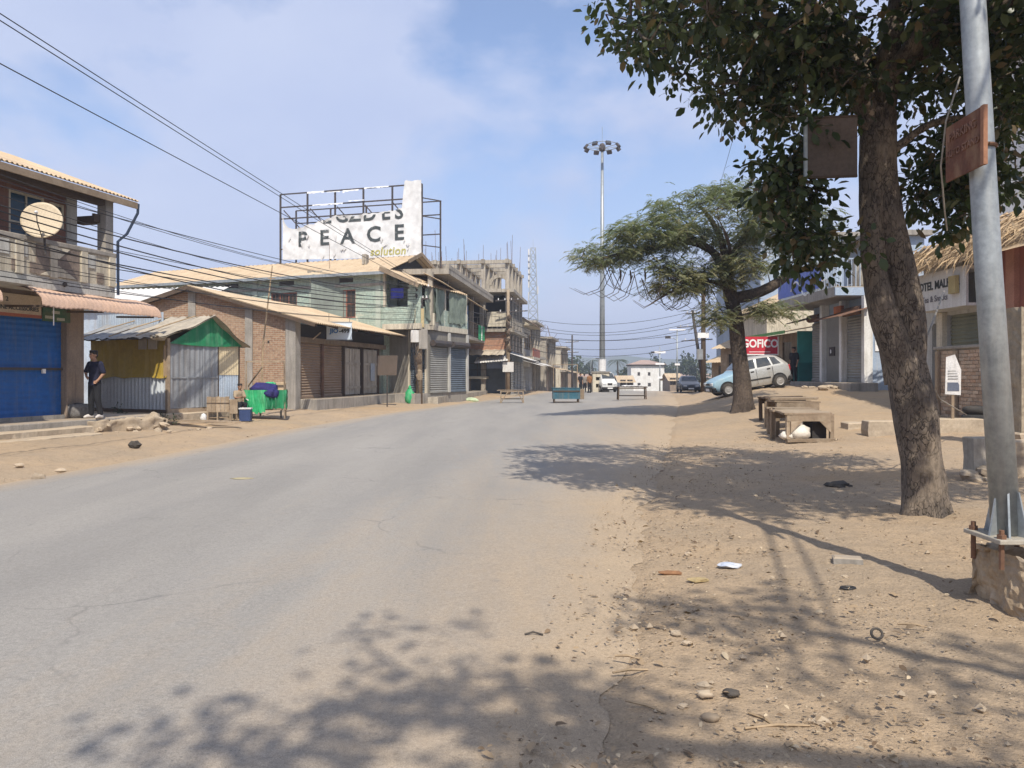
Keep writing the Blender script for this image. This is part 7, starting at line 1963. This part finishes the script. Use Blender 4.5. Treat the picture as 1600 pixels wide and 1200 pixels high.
# bare drooping twigs and pods below the crown
bt = MB()
for k in range(26):
    x = rg.uniform(2.6,6.6); z = np.interp(x,[2.6,4.5,6.6],[5.0,4.3,4.3]); y = 24.4+rg.normal(0,.4)
    p = np.array((x,y,z))-O2; w_ = rg.uniform(.5,1.2); s_ = rg.choice((-1,1))
    bt.tube([p+np.array((0,0,.2)), p+np.array((s_*w_*.3,0,-.45)), p+np.array((s_*w_*.7,0,-.62)), p+np.array((s_*w_*1.1,0,-.4))],[.014,.011,.009,.005],4,cap=False)
stuff(bt.build('bare_twigs', M_bark2, T2))
for k in range(9):
    x = rg.uniform(3.4,6.2); o = MB().tube([(0,0,0),(.03,0,-.22),(.02,0,-.42)],[.02,.035,.015],5).build('seed_pod', M_wood_d, T2, loc=tuple(np.array((x,24.4,4.75+rg.uniform(-.2,.4)))-O2))

# tree just behind the photographer: only its shade shows
T3 = thing('shade_tree', 'leafy tree standing out of frame that throws the dappled foreground shade', 'tree', (6.4, -3.2, 0), 0)
O3 = np.array((6.4,-3.2,0))
loc3 = lambda *p: tuple(np.array(p)-O3)
bark_tube([loc3(6.4,-3.2,-.1),loc3(6.3,-3.2,2),loc3(6.0,-3.2,4.2),loc3(5.7,-3.2,5.6)],[.3,.25,.22,.17],20,30,.05,9,.3,5).build('trunk', M_bark1, T3, smooth=True)
limbs3 = [([(5.8,-3.2,5.2),(4.6,-3.1,6.4),(3.0,-3.0,7.2),(1.4,-2.9,7.6),(.2,-2.8,7.8)],[.14,.11,.085,.06,.03]),
          ([(5.7,-3.2,5.5),(5.2,-3.4,6.8),(4.6,-3.6,7.8),(3.8,-3.4,8.6)],[.12,.09,.06,.03]),
          ([(4.6,-3.1,6.4),(3.8,-2.2,7.3),(2.8,-1.7,8.0),(2.0,-1.3,8.3)],[.07,.055,.04,.02]),
          ([(5.7,-3.2,5.4),(6.1,-2.8,6.9),(6.6,-2.6,8.0)],[.11,.07,.03])]
for p, r in limbs3: bark_tube([loc3(*q) for q in p], r, 8, 16, .05, r[0]*17, flutes=3).build('limb', M_bark1, T3, smooth=True)
c3 = ellip((.75,-2.9,7.9),(1.35,1.15,.7),52,rg,.2,-.1,21) + ellip((2.3,-2.9,8.0),(1.2,1.2,.7),17,rg,.2,-.05,22) + ellip((4.4,-3.3,8.0),(1.5,1.3,.8),26,rg,.3,-.05,23) + ellip((2.6,-1.5,8.2),(1.0,.6,.4),12,rg,.2,None,24) + ellip((6.3,-3.0,7.8),(1.0,1.2,.8),14,rg,.3,None,24)
c3 = toL3 = [c-O3 for c in c3]
twigs(c3, skel_pts([[np.array(loc3(*q)) for q in p] for p, r in limbs3]), rg, .022).build('twigs', M_bark1, T3); stuff(bpy.data.objects['twigs.002'])
Pq, Dq, Nq, Lq = leaves_at(c3, 25, .34, .12, rg, .4)
stuff(leaf_mesh('crown', Pq, Dq, Nq, Lq, .58, M_leaf1, T3))
# twin service wires whose shadows cross the verge
for k, dxx in enumerate((0,.28)):
    cable((4.3+dxx*.6,4.6,7.6),(2.6+dxx,-2.0,7.4),.3,['left service wire strung overhead near the steel pole','right service wire strung overhead near the steel pole'][k],.02,grp='service wires')
cp = [PP(1500,120,5.3),PP(1478,190,5.3),PP(1470,260,5.4),PP(1476,330,5.6),PP(1480,360,5.8)]
o = MB().tube(cp,.0055,6).build('loose_wire', mat('pale_wire',(0.34,0.31,0.26)), None); tag(o,'pale loose wire looping down beside the rusty sign','cable')
cp = [PP(1475,455,12),PP(1455,510,9.4),PP(1440,545,8.8),PP(1448,590,8.9),PP(1470,625,12),PP(1510,648,17)]
o = MB().tube(cp,.012,6).build('guy_wire', mat('pale_wire',(0.34,0.31,0.26)), None); tag(o,'pale cable drooping past the trunk toward the yard wall','cable')

# ================================================== far background
WB = thing('white_building', 'white two-storey building with pinkish hipped roof far down the road', 'building', (GX(986,150),150,-1.9), R(-4))
wns = [(1.2,1.8,3.3,4.1),(3.2,3.8,3.3,4.1),(1.2,1.9,1.2,2.0),(3.2,3.9,1.2,2.0)]
MB().wall(0,6.4,0,5.3,0,.25,wns).box(0,6.4,.25,9,0,5.3).build('wall', M_white, WB)
for w in wns: window(WB, *w, .1, M_white, M_dark)
for y in np.arange(.6,8.6,.7): MB().box(6.4,6.55,y,y+.3,.2,4.9).build('fin', M_white, WB)
MB().add([(-.4,-.5,5.55),(6.9,-.5,5.55),(6.9,9.4,5.55),(-.4,9.4,5.55),(2.2,3.5,6.5),(4.2,5.5,6.5)],[(0,1,5,4),(1,2,5),(2,3,4,5),(3,0,4),(3,2,1,0)]).build('roof', M_pinkroof, WB)
MB().box(-.3,6.8,-.4,9.3,5.32,5.54).build('eave_band', M_dark, WB)
def far_house(px, Y, wx, h, wm, rm, label, z=None):
    X = GX(px,Y); z = gh(X,Y) if z is None else z
    return simple_house('far_house', label, X, Y, z, 0, wx, 6, h, wm, rm, 2, 1.2)
for (px, Y, wx, h, wm, rm, lab) in (
    (900,185,9,3.2,M_plaster,M_pinkroof,'low cream house with pink roof just left of the high mast'),
    (944,180,5,2.6,M_plaster_g,M_pinkroof,'grey house with pink roof just right of the high mast'),
    (968,132,2.4,1.7,M_plaster_g,M_tin,'small grey hut before the white building'),
    (1040,190,8,3.0,M_brownwall,M_pinkroof,'brown house with pink roof right of the white building'),
    (1062,215,9,3.8,M_plaster,M_pinkroof,'cream house with pink roof above the dark parked car'),
    (1047,120,1.8,1.7,M_brownwall,M_tin,'low brown shack left of the dark parked car')):
    far_house(px, Y, wx, h, wm, rm, lab)
M_leaf_far = leafmat('far_leaf', (0.035,0.05,0.025), (0.055,0.075,0.035), (0.09,0.09,0.045), .2, .7)
def far_tree(px, Y, h, w, label, seed):
    X = GX(px,Y); z = gh(X,Y); rg_ = np.random.default_rng(seed)
    t = thing('far_tree', label, 'tree', (X,Y,z), 0, 'far trees down the road')
    MB().tube([(0,0,0),(.1,0,h*.4),(0,0,h*.7)],[.22,.17,.06],7).build('trunk', M_bark2, t)
    cs = ellip((0,0,h*.66),(w/2,w/2,h*.36),26,rg_,.2,None)
    P_,D_,N_,L_ = leaves_at(cs,26,.16*h,.09*h,rg_,.2)
    stuff(leaf_mesh('crown',P_,D_,N_,L_,.7,M_leaf_far,t))
for k, (px, Y, h, w, lab) in enumerate(((1018,210,9,7,'bushy far tree rising behind the white building'),(1046,230,9,7,'far tree left of the pale-panelled street light'),(1075,220,11,6,'tall narrow far tree above the dark parked car'),(1088,180,8,7,'far tree behind the leaning pole'),(900,200,9,9,'far tree left of the curved street lamp'),(915,230,8,9,'dark far tree behind the curved street lamp'),(975,170,5,5,'low dark shrub tree left of the white building'))):
    far_tree(px, Y, h, w, lab, 300+k)
# palm
def palm(px, Y, ztop, label, seed):
    X = GX(px,Y); z = gh(X,Y); rg_ = np.random.default_rng(seed); H = ztop - z
    t = thing('palm_tree', label, 'palm', (X,Y,z), 0)
    MB().tube([(0,0,0),(.2,0,H*.5),(.1,0,H)],[.2,.16,.13],8).build('trunk', M_bark2, t)
    P=[];D=[];N=[];L=[]
    for k in range(22):
        az = rg_.uniform(0,2*math.pi); d = np.array((math.cos(az),math.sin(az),rg_.uniform(-.1,1.0))); d/=np.linalg.norm(d); q = np.array((.1,0,H))
        for j in range(14):
            d = d+np.array((0,0,-.11)); d/=np.linalg.norm(d); q = q+d*.17
            sd_ = np.cross(d,(0,0,1)); sd_/=np.linalg.norm(sd_)+1e-6
            for sg in (-1,1): P.append(q.copy());D.append(sd_*sg+d*.6+np.array((0,0,-.45)));N.append((0,0,1));L.append(.55*math.sin(math.pi*(j+2)/17))
    stuff(leaf_mesh('crown',np.array(P),np.array(D),np.array(N),np.array(L),.14,M_leaf_far,t,.05))
palm(964,150,4.3,'palm tree with spiky crown just right of the high mast',401)
palm(925,200,5.2,'distant palm crown behind the high mast',402)
# far wood: one mass on the skyline
rg2 = np.random.default_rng(77)
wc = []
for k in range(900):
    Y = rg2.uniform(300,420); X = rg2.uniform(-.15,.45)*Y
    wc.append(np.array((X,Y,gh(X,Y)+rg2.uniform(0,9.5)*(.6+.4*noise.noise(Vector((X*.03,0,0)))))))
P_,D_,N_,L_ = leaves_at(wc,12,2.6,2.4,rg2,.1)
fw = leaf_mesh('far_wood',P_,D_,N_,L_,.8,M_leaf_far,None); tag(fw,'hazy green belt of woodland along the horizon','woodland',kind='stuff')
hb = MB()
hp = [(-900,900),(-500,905),(-200,900),(0,905),(200,900),(420,905),(700,900),(1000,905)]
rows=[]
for j,t in enumerate((0,.5,1)):
    rows.append([(x,y+200*t,-30+ (52+14*noise.noise(Vector((x*.004,1,0)))+8*noise.noise(Vector((x*.013,3,0))))*t) for x,y in [(x,900) for x in np.linspace(-1100,1300,60)]])
hb.grid(rows); ho = hb.build('hill', mat('hazy_hill',(0.10,0.13,0.07),(0.13,0.14,0.08),.02,bump=0), None, smooth=True); tag(ho,'low hazy ridge far beyond the houses','hill',kind='structure')

# ================================================== litter and small things on the ground
rg3 = np.random.default_rng(9)
def on_ground(px, py):
    Y = 8.0
    for _ in range(12):
        X = GX(px,Y); Y = (CAM_H-(road_z(X,Y) if xl(Y)<X<xr(Y) else gh(X,Y)))*1200/(py-586)
    X = GX(px,Y); return X, Y, (road_z(X,Y) if xl(Y)<X<xr(Y) else gh(X,Y))
P=[];D=[];N=[];L=[]
for k in range(10500):
    Y = 2.8 + 15*rg3.uniform()**1.7; X = xr(Y) + rg3.gamma(1.6,1.1) - .6
    if noise.noise(Vector((X*.9,Y*.9,3))) + rg3.uniform(-.5,.5) < -.05: continue
    z = gh(X,Y) if X > xr(Y) else road_z(X,Y)
    a = rg3.uniform(0,2*math.pi)
    P.append((X,Y,z+.012+abs(rg3.normal(0,.012)))); D.append((math.cos(a),math.sin(a),rg3.normal(0,.25))); N.append((rg3.normal(0,.35),rg3.normal(0,.35),1)); L.append(rg3.uniform(.012,.05)*(1.7 if rg3.uniform()<.07 else .8))
M_dry = leafmat('dry_leaf',(0.13,0.085,0.05),(0.33,0.24,0.15),(0.50,0.40,0.27),.1,.8)
ll = leaf_mesh('leaf_litter',np.array(P),np.array(D),np.array(N),np.array(L),.5,M_dry,None,.18); tag(ll,'dry leaf litter and chaff scattered over the dirt verge','leaf litter',kind='stuff')
pb_ = MB()
for k in range(1500):
    if k % 4: Y = 2.8+16*rg3.uniform()**1.6; X = xr(Y)+rg3.gamma(1.7,1.3)-.5
    else: Y = 9+26*rg3.uniform(); X = xl(Y)-rg3.gamma(1.5,.7)+.3
    z = gh(X,Y) if not (xl(Y) < X < xr(Y)) else road_z(X,Y)
    s = rg3.uniform(.006,.018)*(2.2 if rg3.uniform()<.06 else 1); a = rg3.uniform(0,6.28)
    ca, sa = math.cos(a), math.sin(a)
    vs_ = [(s,0,0),(0,s*.8,0),(-s*.9,0,0),(0,-s*.7,0),(0,0,s*.7),(0,0,-s*.7)]
    vs_ = [(X+p[0]*ca-p[1]*sa, Y+p[0]*sa+p[1]*ca, z+.008+p[2]) for p in vs_]
    pb_.add(vs_, [(0,1,4),(1,2,4),(2,3,4),(3,0,4),(1,0,5),(2,1,5),(3,2,5),(0,3,5)])
po_ = pb_.build('gravel', M_stone, None); tag(po_,'small pebbles and grit strewn along both road edges','gravel',kind='stuff')
def item(nm, px, py, label, cat, mesh, m, sm=False, dz=0, rz=0, grp=None):
    X,Y,z = on_ground(px,py)
    o = mesh.build(nm, m, None, smooth=sm, loc=(X,Y,z+dz), rz=rz); return tag(o,label,cat,grp)
item('broken_brick',1325,884,'grey broken brick lying alone on the dirt verge','brick',rough_slab(-.11,.11,-.06,.06,-.02,.075,60,6,4,.02),M_conc,rz=R(-15))
item('dirt_clump',1310,762,'dark clump of rags and leaves in the tree shadow','rag',lump((0,0,.03),.14,201,sq=(1.2,.9,.5),n=14),M_trashk)
item('wrapper',1140,886,'pale blue crumpled wrapper on the dirt','litter',lump((0,0,.015),.075,202,sq=(1.3,1,.25),n=12),mat('pale_blue_wrapper',(0.42,0.47,0.56),(0.62,0.62,0.62),12))
item('orange_peel',1090,908,'curled yellow leaf lying on the dirt','leaf',lump((0,0,.012),.06,203,sq=(1.4,.8,.3),n=10),mat('yellow_leaf',(0.46,0.35,0.18)))
item('dry_leaf',1046,897,'orange-brown curled dry leaf beside the road edge','leaf',lump((0,0,.012),.06,204,sq=(1.6,.6,.3),n=10),mat('orange_leaf',(0.27,0.14,0.07)))
rgp = [(.05*math.cos(t),.032*math.sin(t),.012) for t in np.linspace(0,2*math.pi,20)]
item('rubber_band',1325,921,'dark oval rubber ring lying on the dirt','ring',MB().tube(rgp,.009,6,cap=False),M_black)
rgp = [(.032*math.cos(t),.014*math.sin(t),.03+.026*math.sin(t)) for t in np.linspace(0,2*math.pi,20)]
item('can_ring',1370,998,'dark bottle cap ring propped on edge on the dirt','ring',MB().tube(rgp,.008,6,cap=False),M_trashk)
for k,(px,py,lab) in enumerate(((1102,1088,'pale half coconut shell nearest the road edge'),(1143,1086,'dark half shell beside the pale one'),(1110,1125,'brown shell piece in the foreground shade'))):
    item('shell',px,py,lab,'shell',lump((0,0,.012),.036,210+k,sq=(1.2,1,.5),n=9),[M_stone,M_trashk,M_wood][k],True,grp='shells on the verge')
for k,(px,py,L_,a,lab) in enumerate(((1008,1108,.22,-40,'short pale stick at the dirt edge in the shade'),(1215,1140,.30,5,'long thin stick in the foreground dirt'),(1190,1128,.16,-60,'thin stick forked off the long one'),(1425,980,.16,-20,'flat strip of bark near the concrete block'),(985,1052,.2,12,'pale twig on the road edge in the shade'),(980,1030,.14,-20,'pale curved chip of wood at the road edge'))):
    item('stick',px,py,lab,'stick',MB().tube([(-L_/2,0,.012),(0,.01,.018),(L_/2,0,.012)],[.006,.008,.005],5),M_bamboo,rz=R(a),grp='sticks on the verge')
for k in range(9):
    px = rg3.uniform(960,1500); py = rg3.uniform(850,1190)
    item('pebble',px,py,'loose brown pebble half sunk in the dirt verge','pebble',lump((0,0,.008),rg3.uniform(.018,.04),220+k,sq=(1.2,.9,.6),n=8),M_stone,grp='pebbles on the verge')
item('black_bag',210,699,'small black bag dropped beside the left road edge','bag',lump((0,0,.06),.11,260,sq=(1.1,.9,.8),n=12),M_trashk)
item('twig',833,994,'small curved dark twig lying on the asphalt','twig',MB().tube([(-.05,0,.012),(0,.02,.02),(.06,0,.01)],.006,5),M_trashk)
item('flat_litter',378,748,'yellowish flattened paper on the grey asphalt','litter',lump((0,0,.005),.12,262,sq=(1.4,.8,.06),n=12),mat('old_paper',(0.42,0.36,0.22)))
for k,(px,py) in enumerate(((60,748),(95,738),(30,730))):
    item('roadside_clod',px,py,('clod of earth nearest the left road edge','middle clod of earth on the left verge','leftmost clod of earth on the left verge')[k],'clod',lump((0,0,.03),rg3.uniform(.04,.08),270+k,sq=(1.4,1,.65),n=7),M_stone,grp='clods on the left verge')
# weed tufts by the stall
for k,(px,py,Y) in enumerate(((186,640,23.4),(262,655,22.6))):
    X = GX(px,Y); c0 = np.array((0,0,.12)); t = thing('weed','%s dusty green weed growing by the stall plinth'%('low','sprawling')[k],'plant',(X,Y,.35 if k==0 else .15),0)
    P_,D_,N_,L_ = leaves_at([c0+rg3.normal(0,.1,3) for _ in range(8)],14,.14,.09,rg3,-.2)
    stuff(leaf_mesh('foliage',P_,D_,N_,L_,.4,M_leaf_far,t))
    MB().tube([(0,0,-.1),(0,0,.15)],.01,5).build('stem', M_bark2, t)

# ================================================== haze
HZ_ON = True
if HZ_ON:
    m = bpy.data.materials.new('air'); m.use_nodes = True; nt = m.node_tree; nt.nodes.clear()
    out = nt.nodes.new('ShaderNodeOutputMaterial'); pv = nt.nodes.new('ShaderNodeVolumePrincipled')
    pv.inputs['Color'].default_value = (0.80,0.87,1.0,1); pv.inputs['Density'].default_value = 0.0011; pv.inputs['Anisotropy'].default_value = 0.2
    nt.links.new(pv.outputs[0], out.inputs['Volume'])
    hzb = MB().box(-1500,1500,-80,1700,-60,42).build('haze', m, None); tag(hzb,'thin pale haze filling the air over the street','haze',kind='stuff')
